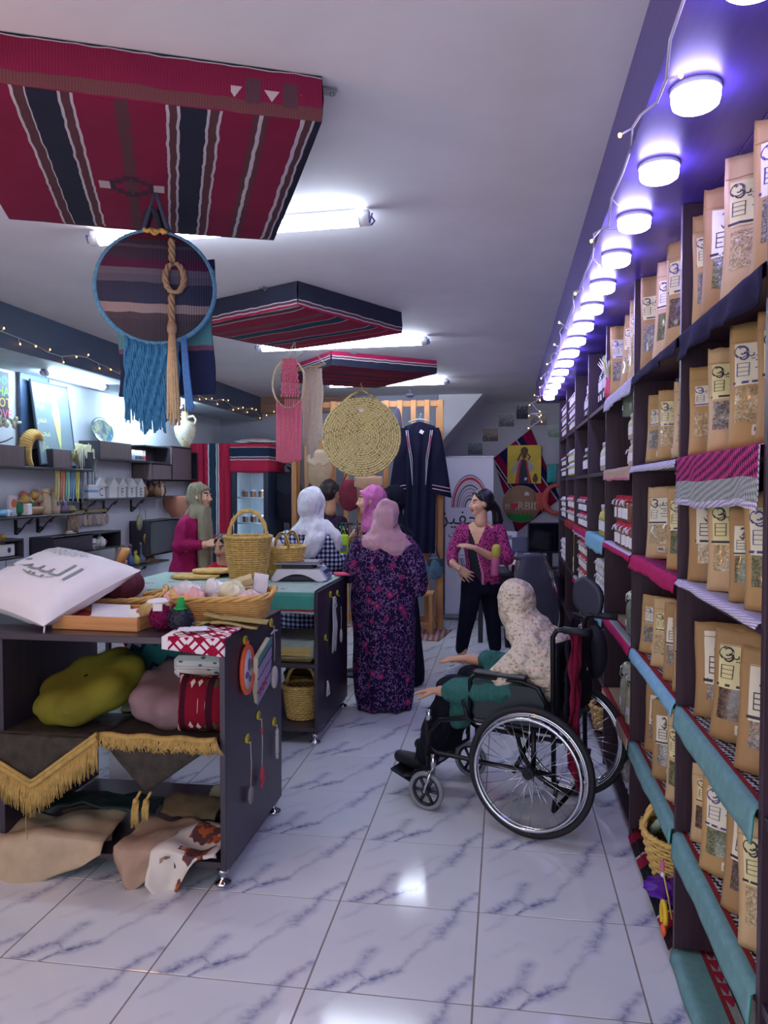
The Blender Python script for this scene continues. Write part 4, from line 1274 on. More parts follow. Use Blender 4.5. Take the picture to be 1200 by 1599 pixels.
di = k.math('ADD', k.math('ABSOLUTE', k.math('SUBTRACT', k.math('FRACT', rz_), .5)), k.math('ABSOLUTE', k.math('SUBTRACT', k.math('FRACT', rx_), .5)))
d1 = k.math('LESS_THAN', di, .34)
alt = k.math('GREATER_THAN', k.math('SINE', k.math('MULTIPLY', k.math('ADD', k.math('FLOOR', rz_), k.math('MULTIPLY', k.math('FLOOR', rx_), 2.0)), 2.4)), .1)
cc = k.mix(alt, lin((206, 196, 190)), lin((32, 92, 58)))
st = k.math('GREATER_THAN', k.math('SINE', k.math('MULTIPLY', p[0], 52)), .72)
k.base(k.mix(st, k.mix(d1, lin((118, 20, 40)), cc), lin((60, 18, 34))))
k.bump(k.noise(c, 300, 2), .3, .003)
rgw = k.m
t = thing('kilim_cushion', 'red patterned kilim cushion with green diamonds standing at the end panel', 'cushion', (-1.255, 3.16, .725), 0, None, (radians(80), radians(0), radians(4)))
part('cover', pillow_geo(.27, .25, .2, 22, 0, 5.).T(Matrix.Rotation(-pi / 2, 4, 'X')).T(Matrix.Rotation(pi / 2, 4, 'X')), rgw, t)
part('piping', G().tube([(.118 * cos(a) / max(abs(cos(a)), abs(sin(a))) ** .9, .112 * sin(a) / max(abs(cos(a)), abs(sin(a))) ** .9, .012) for a in [pi / 2 + pi * i / 24 for i in range(25)]], .004, 6), M('cream_piping', (206, 190, 140), .8), t)
k = NT('leaf_print_cotton', .92, 0, .1)
c = k.co()
lf = k.math('LESS_THAN', k.vor(k.vm('MULTIPLY', c, (1, 1, 2)), 19), .22)
k.base(k.mix(lf, lin((206, 206, 206)), lin((92, 104, 100))))
leafp = k.m
solo('folded_cloth', G().box((0, 0, .05), (.28, .36, .1), 0, 0, .02).box((0.005, -.006, .0505), (.27, .37, .012), 0, 0, .004), leafp, 'white folded cloth with grey leaf print behind the velvet cushions', 'cloth', (-1.33, 3.44, .80), .06)
k = NT('teal_kilim', .92, 0, .1)
c = k.co()
p = k.sep(c)
zz = k.math('ABSOLUTE', k.math('SUBTRACT', k.math('FRACT', k.math('MULTIPLY', p[0], 12)), .5))
bb = k.math('FRACT', k.math('ADD', k.math('MULTIPLY', p[1], 4.2), k.math('MULTIPLY', zz, .35)))
k.base(k.ramp(bb, [(0, lin((52, 118, 118))), (.42, lin((52, 58, 78))), (.56, lin((168, 168, 180))), (.72, lin((140, 34, 60))), (.8, lin((168, 168, 180))), (.9, lin((52, 58, 78)))]))
k.bump(k.noise(c, 300, 2), .3, .003)
t = thing('kilim_cushion', 'teal and grey kilim cushion standing at the back of the upper shelf', 'cushion', (-1.66, 3.62, .80), 0, None, (radians(72), radians(-24), .1))
part('cover', pillow_geo(.38, .38, .13, 22, 0, 8.), k.m, t)
part('zip_edge', G().tube([(-.18, -.18, 0), (0, -.174, 0), (.18, -.18, 0)], .004, 6), teal_d, t)
solo('folded_cloth', G().box((0, 0, .012), (.3, .2, .024), 0, .4, .008).box((.02, .01, .03), (.26, .17, .014), 0, .5, .006), M('sage_cloth', (150, 160, 110), .9, 0, .1, 20, .2, 200), 'sage green folded cloth under the olive cushion', 'cloth', (-1.66, 3.5, .604))
# white panels leaning behind, seen through the counter
t = thing('leaning_print', 'white framed print with dark marks leaning behind the nearest counter', 'picture', (-2.02, 4.06, .0), 0, None, (radians(-4), 0, .06))
part('frame', G().box((0, 0, .5), (.36, .02, 1.0), 0, 0, .004), white_lab, t)
part('printed_mark', G().prism([(-.04, .0), (.06, .14), (.05, .26), (-.01, .14)], 0, .002, 0, Matrix.Translation((-.05, -.0105, .62)) @ RX90).prism([(-.03, 0), (.1, .01), (.12, .06), (.04, .1), (-.04, .06)], 0, .002, 0, Matrix.Translation((.02, -.0105, .55)) @ RX90), M('navy_print', (42, 46, 84), .7), t)

# gold-fringed black cloths hanging from the middle shelf
gold = M('gold_fringe', (172, 142, 80), .7, 0, .25, 40, .3, 200, spec=.3)
brocade = M('dark_brocade', (54, 48, 42), .7, 0, .45, 24, .4, 90, spec=.3)
Z6 = .601
cl = thing('fringed_cloth', 'black brocade cloth with a broad gold fringe drooping in a point from the shelf', 'cloth', (-1.98, 2.99, Z6))
def vee(u, x0=-.40, x1=.32, xm=.02, dp=-.22, z0=.0):
 x = x0 + (x1 - x0) * u
 z = z0 + dp * max(0, 1 - abs(x - xm) / (xm - x0 if x < xm else x1 - xm))
 return x, z
def cloth1(u, v):
 x, z = vee(u)
 return (x, -.006 - .02 * sin(v * pi) + .006 * nz(x * 9, v * 3), .006 + z * v)
part('brocade_point', G().slab(cloth1, 40, 12, .003), brocade, cl)
part('brocade_top', G().slab(lambda u, v: (-.4 + .72 * u, .0 + .34 * v, .006 + .004 * nz(u * 8, v * 5)), 16, 8, .003), brocade, cl)
def fringe_strip(path, L_, n, g, seed=1, thick=.0032, lean=.1):
 rnd = random.Random(seed)
 for i in range(n):
  q = i / (n - 1) * (len(path) - 1)
  k_ = min(int(q), len(path) - 2)
  p = Vector(path[k_]).lerp(Vector(path[k_ + 1]), q - k_)
  l = L_ * (.8 + .4 * rnd.random())
  dx = lean * (rnd.random() - .5) * l * 2
  g.tube([p + Vector((0, -.002 * rnd.random(), .004)), p + Vector((dx * .4, -.012 - .006 * rnd.random(), -l * .5)), p + Vector((dx, -.008 - .012 * rnd.random(), -l))], [thick, thick, thick * .5], 4)
 return g
path = [(vee(i / 40)[0], -.022, .006 + vee(i / 40)[1]) for i in range(41)]
part('gold_braid', G().tube([(x, y - .004, z + .008) for x, y, z in path], .013, 8).tube([(x, y - .006, z + .028) for x, y, z in path], .008, 6), gold, cl)
part('fringe', fringe_strip(path, .11, 520, G(), 3), gold, cl)
part('loose_thread', G().tube([(.0, -.03, -.28), (-.006, -.032, -.36), (.004, -.034, -.45), (-.02, -.035, -.52)], .002, 5).tube([(-.19, -.03, -.15), (-.2, -.034, -.24), (-.21, -.034, -.27)], .004, 5), gold, cl)
cl2 = thing('fringed_cloth', 'narrow brocade cloth with two gold tassels hanging near the end panel', 'cloth', (-1.42, 2.99, Z6))
def vee2(u):
 return vee(u, -.24, .265, -.04, -.22)
part('brocade_point', G().slab(lambda u, v: (vee2(u)[0], -.006 - .012 * sin(v * pi) + .005 * nz(u * 9, v * 3), .006 + vee2(u)[1] * v), 36, 12, .003), brocade, cl2)
part('brocade_top', G().slab(lambda u, v: (-.24 + .505 * u, .0 + .3 * v, .006 + .004 * nz(u * 8, v * 5)), 16, 8, .003), brocade, cl2)
pt = [(-.24 + .505 * i / 20, -.006, .02 + .004 * sin(i)) for i in range(21)]
part('gold_braid', fringe_strip(pt, .05, 330, G().tube(pt, .013, 8), 5, .0036, .8), gold, cl2)
g = G()
for x in (-.075, -.03):
 g.tube([(x + .02, -.02, -.20), (x, -.024, -.235)], .006, 6).ball((x, -.024, -.24), .013, 10, 6)
 fringe_strip([(x - .012, -.02, -.245), (x + .012, -.02, -.245)], .09 if x < -.05 else .06, 46, g, 7)
part('tassel', g, gold, cl2)
# cloths on the lowest shelf, hanging out over the front
def droop(label, loc, w, L_, mats, mf, seed, rz=0., dropn=.35, pts_=0., over=.16, cat='cloth', name='folded_cloth', skew=0., thk=.006):
 def fn(u, v):
  x = (u - .5) * w * (1 - .0 * v)
  s_ = v * L_
  fl_ = L_ * (1 - dropn)
  z = .03 + .026 * nz(x * 7 + seed, v * 4) + .012 * sin(u * 8 + seed + v * 3)
  y = over - s_
  if s_ > fl_:
   q = (s_ - fl_)
   dd = q * (1 + pts_ * (u - .5) * 2 if skew == 0 else max(.05, 1 - abs(u - .5 - skew) * 1.8))
   z -= dd
   y = over - fl_ - .045 - .02 * sin(q * 9) + (.02 * nz(u * 5 + seed, q * 7) + .02 * sin(u * 9 + seed)) * min(1, q * 8)
  return (x, y, z)
 return solo(name, G().slab(fn, 22, 24, thk, 0, mf), mats, label, cat, loc, rz)
def beige_embr():
 k = NT('beige_linen', .9, 0, .1)
 c = k.co()
 p = k.sep(c)
 k.base(k.mix(k.noise(c, 12, 4), lin((166, 144, 118)), lin((196, 176, 150))))
 k.bump(k.noise(c, 260, 2), .3, .003)
 return k.m
lin_b = beige_embr()
dk_gr = M('dark_green_cloth', (26, 52, 48), .7, 0, .3, 12, .3, 200)
Z7 = .111
droop('broad beige linen cloth hanging from the left of the lowest shelf', (-1.92, 3.06, Z7 + .03), .50, .42, [lin_b, lin_b], None, 2., radians(8), .42, -.7, .2)
droop('brown patterned border cloth beneath the beige linen', (-1.86, 3.19, Z7 + .002), .30, .36, [M('brown_border', (150, 124, 98), .9, 0, .3, 60, .3, 200)], None, 5., radians(14), .3, -.5, .2)
solo('folded_cloth', G().slab(lambda u, v: (-.3 + .62 * u, .06 + .2 * v, .03 + .05 * (1 - abs(2 * u - 1)) * (1 - v * .5) + .02 * nz(u * 7, v * 6)), 22, 8, .008), dk_gr, 'dark green cloth heaped on the lowest shelf', 'cloth', (-1.86, 3.12, Z7 + .05), radians(6))
droop('plain tan cloth drooping in a point from the middle of the lowest shelf', (-1.47, 3.08, Z7 + .012), .26, .44, [M('tan_linen', (168, 140, 120), .9, 0, .12, 14, .3, 220)], None, 8., radians(-4), .42, 0, .2, skew=-.1)
k = NT('white_autumn_print', .9, 0, .1)
c = k.co()
p = k.sep(c)
f = k.math('MULTIPLY', k.math('GREATER_THAN', k.noise(c, 11, 3), .5), k.math('LESS_THAN', k.math('ABSOLUTE', k.math('SUBTRACT', p[0], .03)), .07))
k.base(k.mix(f, lin((214, 206, 198)), k.mix(k.math('GREATER_THAN', k.noise(c, 23, 2), .52), lin((176, 92, 58)), lin((96, 66, 70)))))
droop('white cloth with a rust floral print hanging to a point at the end panel', (-1.29, 3.06, Z7 + .012), .28, .46, [k.m], None, 11., radians(-2), .46, 0, .2, skew=-.28)
solo('folded_cloth', G().slab(lambda u, v: (-.14 + .28 * u, .0 + .2 * v, .035 + .05 * sin(pi * v) + .012 * nz(u * 6, v * 5)), 16, 12, .012), M('olive_brown_felt', (104, 86, 62), .9, 0, .2, 12, .3, 200), 'folded olive brown cloth on the lowest shelf behind the tan cloth', 'cloth', (-1.42, 3.30, Z7 + .01), radians(-6))
solo('folded_cloth', G().slab(lambda u, v: (-.13 + .26 * u, .0 + .16 * v, .02 + .02 * sin(pi * v) + .008 * nz(u * 6, v * 5)), 16, 10, .01), M('pale_olive_cloth', (176, 164, 128), .9, 0, .12, 12, .3, 200), 'pale olive folded cloth at the back of the lowest shelf', 'cloth', (-1.27, 3.52, Z7 + .03), radians(4))

# ------------------------------------------------------------------ hooks and hanging things on the end panels
smiley = M('yellow_hook_plastic', (206, 190, 52), .35, 0, .06)
def yhook(loc, label, faces=True):
 t = thing('adhesive_hook', label, 'hook', loc)
 part('round_plate', G().lathe([(.0005, 0), (.02, 0), (.021, .004), (.018, .007), (.0005, .008)], 20, sy=1.25).T(Matrix.Rotation(pi / 2, 4, 'Y')), smiley, t)
 g = G()
 for s_ in (-1, 1):
  g.ball((.008, s_ * .006, .006), (.0015, .0025, .004), 8, 5)
 g.tube([(.0082, -.009 + .018 * i / 6, -.004 - .005 * sin(pi * i / 6)) for i in range(7)], .0012, 5)
 part('smile_mark', g, ink, t)
 part('hook_tip', G().tube([(.006, 0, -.016), (.016, 0, -.022), (.018, 0, -.014)], .003, 6), smiley, t)
 return t
XE = -1.1195
hooks = [((XE, 3.24, .985), 'yellow smiley hook above the orange hoop'), ((XE, 3.62, .995), 'yellow smiley hook above the cream charm'), ((XE, 3.26, .545), 'yellow smiley hook low on the nearest panel, front one'), ((XE, 3.42, .60), 'yellow smiley hook under the pink striped notebook'), ((XE, 3.66, .50), 'yellow smiley hook low at the back of the nearest panel')]
for p_, l_ in hooks:
 yhook(p_, l_)
for p_, l_ in [((-1.1695, 5.14, .925), 'yellow hook high on the second counter panel, front one'), ((-1.1695, 5.36, .905), 'yellow hook high on the second counter panel, rear one'), ((-1.1695, 4.99, .66), 'yellow hook midway down the second counter panel')]:
 yhook(p_, l_)
t = thing('embroidery_hoop', 'orange embroidery hoop hanging from a smiley hook', 'hoop', (XE + .012, 3.24, .855))
part('hoop_ring', G().tube([(0, .075 * cos(a), .1 * sin(a)) for a in [2 * pi * i / 36 for i in range(36)]], .011, 8, 0, True).box((0, 0, .112), (.014, .02, .03), 0, 0, .003), M('orange_plastic_ring', (236, 96, 52), .4), t)
part('stretched_cloth', G().lathe([(.0005, 0), (.07, 0), (.07, .004), (.0005, .004)], 28, sx=1.33).T(Matrix.Rotation(pi / 2, 4, 'Y')), white_cloth, t)
part('stitched_picture', G().ball((.006, .01, .02), (.002, .018, .03), 10, 6).ball((.006, -.02, -.02), (.002, .025, .016), 10, 6, 0).ball((.006, .02, -.045), (.002, .02, .014), 10, 6), M('purple_thread', (120, 96, 140), .8), t)
t = thing('notebook', 'striped lilac notebook with a teal corner hanging on the nearest panel', 'notebook', (XE + .025, 3.40, .815), 0, None, (radians(24), radians(10), 0))
sp = woven('lilac_stripe_cover', 2, (-.16, .16), [(0, (80, 140, 140)), (.1, (170, 160, 190)), (.3, (110, 70, 110)), (.34, (172, 160, 194)), (.55, (110, 60, 110)), (.58, (170, 160, 190)), (.76, (96, 70, 110)), (.8, (90, 150, 146)), (.93, (200, 196, 196))])
part('pages', G().box((0, 0, 0), (.024, .165, .255), 0, 0, .002), M('cream_pages', (222, 212, 180), .8), t)
part('cover', G().box((.014, 0, 0), (.006, .175, .27), 0, 0, .002), sp, t)
g = G()
for i in range(7):
 g.prism([(-.012, 0), (.012, 0), (0, .022)], 0, .002, 0, Matrix.Translation((.017, -.06 + .013 * i, -.09 + .016 * (i % 3))) @ Matrix.Rotation(pi / 2, 4, 'Z') @ RX90)
part('zigzag_motif', g, M('crimson_thread', (178, 34, 84), .8), t)
def charm(name, label, loc, drop, gs, mt, cord=M('thin_cord', (206, 200, 190), .7)):
 t = thing(name, label, 'ornament', loc)
 part('cord', G().tube([(0, 0, 0), (.002, .003, -drop * .5), (0, 0, -drop)], .0018, 5), cord, t)
 part('pendant', gs, mt, t)
 return t
wht = M('off_white_charm', (208, 200, 192), .7, 0, .15, 60, .3, 120)
charm('hanging_charm', 'round cream carved charm on a cord below a smiley hook', (XE + .018, 3.62, .97), .16, G().lathe([(.0005, -.006), (.04, -.006), (.042, 0), (.04, .006), (.0005, .006)], 22, sx=1.3).T(Matrix.Translation((0, 0, -.24)) @ Matrix.Rotation(pi / 2, 4, 'Y')).tube([(0, -.045, -.02), (0, 0, -.014), (0, .045, -.02)], .005, 6), wht)
charm('hanging_charm', 'round grey crochet disc on a long cord at the nearest panel', (XE + .018, 3.26, .522), .19, G().lathe([(.0005, -.004), (.03, -.004), (.031, .004), (.0005, .004)], 20, sx=1.25).T(Matrix.Translation((0, 0, -.23)) @ Matrix.Rotation(pi / 2, 4, 'Y')), M('grey_crochet', (150, 144, 140), .9))
charm('hanging_charm', 'red and pink flower charm on a long cord at the nearest panel', (XE + .018, 3.42, .578), .22, G().ball((0, 0, -.235), (.01, .02, .022), 10, 7).ball((0, -.012, -.26), (.01, .018, .02), 10, 7).ball((0, .012, -.275), (.01, .018, .022), 10, 7).ball((0, 0, -.3), (.008, .014, .018), 10, 7).ball((0, 0, -.05), (.008, .012, .014), 10, 7), M('coral_felt', (190, 74, 92), .9))
charm('hanging_charm', 'long white knotted charm at the back of the nearest panel', (XE + .018, 3.66, .478), .03, G().box((0, 0, -.09), (.012, .034, .10), 0, 0, .005).ball((0, 0, -.03), (.008, .016, .018), 10, 7).ball((0, 0, -.15), (.008, .012, .014), 10, 7), wht)
X2 = -1.1695
t = thing('macrame_hanging', 'white cord macrame with bow loops on the second counter panel', 'ornament', (X2 + .016, 5.17, .90))
g = G()
rnd = random.Random(9)
for i in range(16):
 y = -.035 + .008 * (i % 10)
 g.tube([(0, 0, 0), (.004, y * .8, -.08), (.006 + .004 * rnd.random(), y * 1.5 + .02, -.2), (.004, y * 1.3 - .01, -.32 - .06 * rnd.random())], .0052, 6)
part('cords', g, mac, t)
part('bow_loops', G().tube([(.004, .01 + .03 * cos(a) + .02, -.02 + .02 * sin(a)) for a in [2 * pi * i / 14 for i in range(15)]], .005, 6).tube([(.004, .02 + .03 * cos(a) + .03, -.06 + .02 * sin(a)) for a in [2 * pi * i / 14 for i in range(15)]], .005, 6), mac, t)
charm('hanging_charm', 'thin cord with a white oval charm beside the macrame', (X2 + .016, 5.42, .80), .17, G().ball((0, 0, -.21), (.01, .03, .05), 12, 8), wht)
charm('hanging_charm', 'black cord with a small white knotted figure low on the second counter panel', (X2 + .016, 4.99, .64), .28, G().tube([(0, 0, -.28), (.003, .02, -.32), (.003, .03, -.36), (.003, -.03, -.36), (.003, -.02, -.32), (0, 0, -.28)], .007, 6).ball((0, 0, -.28), (.008, .012, .014), 8, 6), wht, M('black_cord', (30, 28, 34), .7))

# ------------------------------------------------------------------ things on the second counter
Z2 = .998
bb = basket('wicker_basket', 'tall straw basket with an arched handle on the second counter', (-1.735, 5.10, Z2), .105, .158, .315, wick_y, 21, 22, .0078)
handle(bb, .135, .19, .305, .0105, wick_y, 0)
bb2 = basket('wicker_basket', 'smaller straw basket with two loop handles behind the tall one', (-1.60, 5.42, Z2), .13, .17, .225, wick_y, 16, 20, .008, 1.05, .8)
g = G()
for yy in (-.13, .13):
 for ph in (0, pi):
  g.tube([(.05 * cos(pi * j / 12) + .05 + .003 * cos(j + ph), yy, .22 + .11 * sin(pi * j / 12)) for j in range(13)], .009, 6)
part('handle', g, wick_y, bb2)
crumpled('cloth_bundle', 'white cloth bundle sitting in the smaller straw basket', 'cloth', (-1.66, 5.43, Z2 + .16), .07, .07, .065, white_cloth, 3.3, .12)
steel_b = M('brushed_steel', (178, 182, 190), .25, 1, .05)
sc_ = thing('weighing_scale', 'white digital weighing scale with a steel plate at the counter end', 'scale', (-1.43, 5.36, Z2), radians(4))
whp = M('white_scale_plastic', (214, 214, 222), .4, 0, .03)
prof_ = []
def arch(q):
 return .052 * max(0, 1 - (q / .82) ** 2)
n = 18
pts2 = [(-.17 + .34 * i / n, arch((i / n - .5) * 2)) for i in range(n + 1)]
up_ = [(.205, .012), (.15, .085), (-.14, .085), (-.185, .02)]
part('scale_body', G().prism(pts2 + up_, -.15, .15, 0, RX90), whp, sc_)
part('dark_base', G().box((0, 0, .022), (.30, .26, .04), 0, 0, .006), M('dark_grey_plastic', (40, 42, 58), .5), sc_)
part('plate_support', G().box((-.01, 0, .1), (.22, .2, .03), 0, 0, .004), M('dark_grey_plastic', (40, 42, 58), .5), sc_)
part('steel_plate', G().box((-.01, 0, .122), (.32, .27, .014), 0, 0, .005).box((-.01, 0, .131), (.29, .24, .005), 0, 0, .002), steel_b, sc_)
R_ = Matrix.Rotation(radians(53), 4, 'Y')
dp = part('display_panel', G().box((0, 0, 0), (.085, .22, .004), 0, 0, .002, R_), M('pale_panel', (190, 196, 220), .35), sc_, (.181, 0, .05))
part('display', G().box((-.012, 0, .0175), (.03, .18, .003), 0, 0, 0, R_), M('blue_grey_display', (72, 84, 130), .2), dp, (.014, 0, -.008))
g = G()
for a in range(3):
 for b in range(6):
  g.box(R_ @ Vector((.02 + a * .008, -.08 + b * .028, .004)), (.006, .02, .003), 0, 0, 0, R_)
part('keypad', g, M('key_blue', (104, 116, 170), .4), dp)
for i, (x, y, r, z, lab) in enumerate([(-2.21, 5.33, .17, 0, 'lower round straw placemat on the teal cloth'), (-2.12, 5.46, .15, .026, 'upper oval straw placemat overlapping the lower one')]):
 t = thing('straw_mat', lab, 'placemat', (x, y, Z2 + z))
 g = G()
 for q in range(9):
  rr = .018 + q * (r - .018) / 8
  g.tube([(rr * cos(2 * pi * j / 28), rr * .8 * sin(2 * pi * j / 28), .012 + .002 * (j % 2)) for j in range(28)], .0115, 5, 0, True)
 part('coil', g, wick_y, t)
 part('edge_binding', G().tube([(r * cos(2 * pi * j / 40), r * .8 * sin(2 * pi * j / 40), .013 + .004 * sin(j * 1.6)) for j in range(40)], .009, 6, 0, True), wick_o, t)
solo('folded_cloth', G().box((0, 0, .008), (.5, .26, .016), 0, 0, .006).box((.02, .01, .02), (.44, .22, .01), 0, .02, .004), M('crimson_cloth', (150, 40, 66), .9, 0, .12, 20, .2, 200), 'flat crimson folded cloth under the straw placemats', 'cloth', (-2.06, 5.62, Z2))
solo('pink_pouch', G().slab(lambda u, v: (.06 * (u - .5) * 2, .04 * (v - .5) * 2, .012 + .012 * sin(pi * v) + .004 * nz(u * 5, v * 5)), 10, 8, .012), M('coral_pouch', (226, 84, 120), .7), 'small coral pink pouch at the corner of the second counter', 'pouch', (-1.19, 5.63, Z2 - .004), .3)
# second counter shelves
solo('folded_cloth', G().slab(lambda u, v: (-.25 + .5 * u, .02 + .5 * v, .1 + .015 * nz(u * 5, v * 5) - .09 * (v < .06)), 14, 12, .01), M('sage_stripe_cloth', (142, 158, 150), .9, 0, .15, 16, .2, 200), 'sage patterned cloth spread on the second counter shelf', 'cloth', (-1.46, 4.80, .52 + .03))
solo('folded_cloth', G().box((0, 0, .05), (.5, .5, .095), 0, 0, .025).box((0, -.005, .05), (.49, .505, .012), 0, 0, .005), M('straw_yellow_cloth', (176, 156, 92), .9, 0, .12, 20, .2, 200), 'thick straw yellow folded cloth on the second counter shelf', 'cloth', (-1.46, 5.07, .522))
b3 = basket('wicker_basket', 'straw basket with hoop handle on the lowest shelf of the second counter', (-1.34, 5.02, .112), .085, .115, .22, wick_y, 15, 18, .007, 1.05, 1)
handle(b3, .10, .14, .215, .009, wick_y, 0)
b4 = basket('wicker_basket', 'brown wicker basket behind the hoop-handled one', (-1.40, 5.42, .112), .11, .15, .2, wick_b, 13, 18, .007, 1.1, .9)
handle(b4, .12, .15, .19, .008, wick_b, 0)

# ------------------------------------------------------------------ striped textile panels under the ceiling
CRIM, BRN, NAV, WHT = (136, 36, 70), (98, 62, 70), (46, 48, 66), (200, 192, 200)
def ceiling_panel(label, A, ang, sx, sy, thick, under, side_n, side_s, brk):
 """frame wrapped in cloth, fixed flush under the ceiling; A is its near corner, x runs at ang"""
 t = thing('ceiling_textile', label, 'textile panel', (A[0], A[1], ZC - thick), ang)
 n = 26
 def sag(x, y):
  ex, ey = min(x, sx - x) / .06, min(y, sy - y) / .06
  return .012 * min(1, ex) * min(1, ey) - .008 + .006 * nz(x * 3 + A[0], y * 3)
 part('under_cloth', G().grid(lambda u, v: (u * sx, v * sy, -sag(u * sx, v * sy)), n, n), under, t)
 def side(p0, p1, nrm):
  def fn(u, v):
   q = .008 * nz(u * 5 + p0[0], v * 2) * sin(pi * v) + .006 * sin(pi * v)
   return (p0[0] + (p1[0] - p0[0]) * u + nrm[0] * q, p0[1] + (p1[1] - p0[1]) * u + nrm[1] * q, .008 - .0 + v * (thick - .01) - .006 * (1 - v) * sin(pi * u))
  return G().grid(fn, 20, 6)
 part('side_cloth', side((0, 0), (sx, 0), (0, -1)), side_n, t)
 part('side_cloth', side((0, sy), (sx, sy), (0, 1)), side_n, t)
 part('side_cloth', side((0, 0), (0, sy), (-1, 0)), side_s, t)
 part('side_cloth', side((sx, 0), (sx, sy), (1, 0)), side_s, t)
 for (bx, by) in brk:
  part('bracket', G().box((bx, by, thick - .012), (.05, .03, .012), 0, 0, .003).cyl((bx + .012, by, thick - .024), (bx + .012, by, thick - .008), .006, 10), M('zinc', (150, 150, 160), .4, .8), t)
 return t
sx1 = 1.04
st1 = []
tt = [(.02, WHT), (.03, BRN), (.05, WHT), (.06, CRIM), (.145, BRN), (.164, WHT), (.172, BRN), (.19, CRIM), (.277, WHT), (.284, BRN), (.306, WHT), (.314, NAV), (.386, WHT), (.393, BRN), (.414, WHT), (.421, CRIM), (.517, BRN), (.553, CRIM), (.655, WHT), (.662, BRN), (.686, WHT), (.693, NAV), (.766, WHT), (.773, BRN), (.8, WHT), (.807, CRIM)]
# positions were read from the right edge; turn them round
edges = [0.0] + [q for q, _ in tt] + [1.0]
cols = [NAV] + [c_ for _, c_ in tt]
st1 = [(1 - edges[i + 1], cols[i]) for i in range(len(cols))][::-1]
def motif1(k, c, col):
 p = k.sep(c)
 ax = k.math('ABSOLUTE', k.math('SUBTRACT', p[0], .485))
 ay = k.math('ABSOLUTE', k.math('SUBTRACT', p[1], .62))
 stp = k.math('MULTIPLY', k.math('FLOOR', k.math('MULTIPLY', ay, 40)), 1 / 40)
 dm = k.math('MULTIPLY', k.math('LESS_THAN', k.math('ADD', ax, stp), .1), k.math('GREATER_THAN', k.math('ADD', ax, stp), .055))
 wh = k.math('MULTIPLY', k.math('LESS_THAN', k.math('ABSOLUTE', k.math('SUBTRACT', ax, .09)), .018), k.math('LESS_THAN', ay, .035))
 return k.mix(wh, k.mix(dm, col, lin((72, 46, 60))), lin((190, 174, 180)))
u1 = woven('panel_under_cloth', 0, (0, sx1), st1, 260, motif1)
def motif_side(k, c, col):
 p = k.sep(c)
 fx = k.math('ABSOLUTE', k.math('SUBTRACT', k.math('FRACT', k.math('MULTIPLY', p[0], 9.5)), .5))
 z = p[2]
 tri = k.math('MULTIPLY', k.math('LESS_THAN', k.math('MULTIPLY', fx, .1), k.math('SUBTRACT', k.math('MULTIPLY', k.math('SUBTRACT', z, .045), .7), .0)), k.math('MULTIPLY', k.math('GREATER_THAN', z, .045), k.math('LESS_THAN', z, .075)))
 rng = k.math('MULTIPLY', k.math('GREATER_THAN', p[0], .78), k.math('LESS_THAN', p[0], .98))
 dk = k.math('MULTIPLY', rng, k.math('MULTIPLY', k.math('LESS_THAN', k.math('ABSOLUTE', k.math('SUBTRACT', z, .068)), .034), k.math('GREATER_THAN', fx, .3)))
 return k.mix(k.math('MULTIPLY', rng, tri), k.mix(dk, col, lin((92, 60, 72))), lin((196, 176, 180)))
s1 = woven('panel_side_cloth', 2, (0, .14), [(0, CRIM), (.04, (118, 70, 74)), (.3, CRIM), (.93, WHT), (.955, NAV)], 260, motif_side)
s1b = woven('panel_side_cloth_dark', 2, (0, .14), [(0, NAV), (.6, (60, 44, 70))], 260)
A1 = Vector((-.529, 2.233)); a1 = radians(24)
P1 = A1 - Vector((cos(a1), sin(a1))) * sx1
ceiling_panel('large crimson striped textile panel under the ceiling, nearest of three', P1, a1, sx1, 1.12, .14, u1, s1, s1b, [(sx1 + .03, .06)])
CR2 = (158, 40, 74); TEAL2 = (44, 76, 92)
u2 = woven('panel_under_cloth', 0, (0, 1.01), [(0, WHT), (.012, BRN), (.05, WHT), (.062, CR2), (.2, (130, 80, 92)), (.26, CR2), (.34, WHT), (.35, TEAL2), (.44, WHT), (.45, CR2), (.52, (120, 66, 80)), (.56, CR2), (.66, WHT), (.67, TEAL2), (.74, WHT), (.75, CR2), (.86, WHT), (.865, CR2)], 260)
s2 = woven('panel_side_cloth', 2, (0, .15), [(0, CR2), (.12, WHT), (.16, BRN), (.26, WHT), (.3, NAV)], 260)
ceiling_panel('red and navy striped textile panel under the ceiling, middle of three', (-1.185, 4.384), radians(61.2), 1.01, 1.06, .15, u2, s2, s2, [(-.03, .25)])
u3 = woven('panel_under_cloth', 1, (0, 1.2), [(0, CRIM), (.1, NAV), (.13, CRIM), (.3, NAV), (.36, CRIM), (.5, (90, 36, 70)), (.56, CRIM), (.7, NAV), (.76, CRIM), (.9, (90, 36, 70))], 260)
s3 = woven('panel_side_cloth', 2, (0, .15), [(0, NAV), (.42, WHT), (.47, BRN), (.56, WHT), (.61, (176, 40, 86)), (.97, NAV)], 260)
ceiling_panel('red and navy striped textile panel under the ceiling, farthest of three', (-1.50, 6.66), radians(37), 1.08, 1.22, .13, u3, s3, s3, [(.2, -.03)])
# unseen extra panel behind the viewpoint, added for its striped reflection
ceiling_panel('unseen crimson striped textile panel added over the shop entrance', (-1.7, .0), radians(-3), 1.9, 1.5, .14, woven('panel_under_cloth', 1, (0, 1.5), [(0, CRIM), (.12, WHT), (.14, BRN), (.24, (170, 150, 160)), (.27, NAV), (.46, (170, 150, 160)), (.5, CRIM), (.66, BRN), (.78, NAV), (.92, CRIM)]), s1, s1b, [])

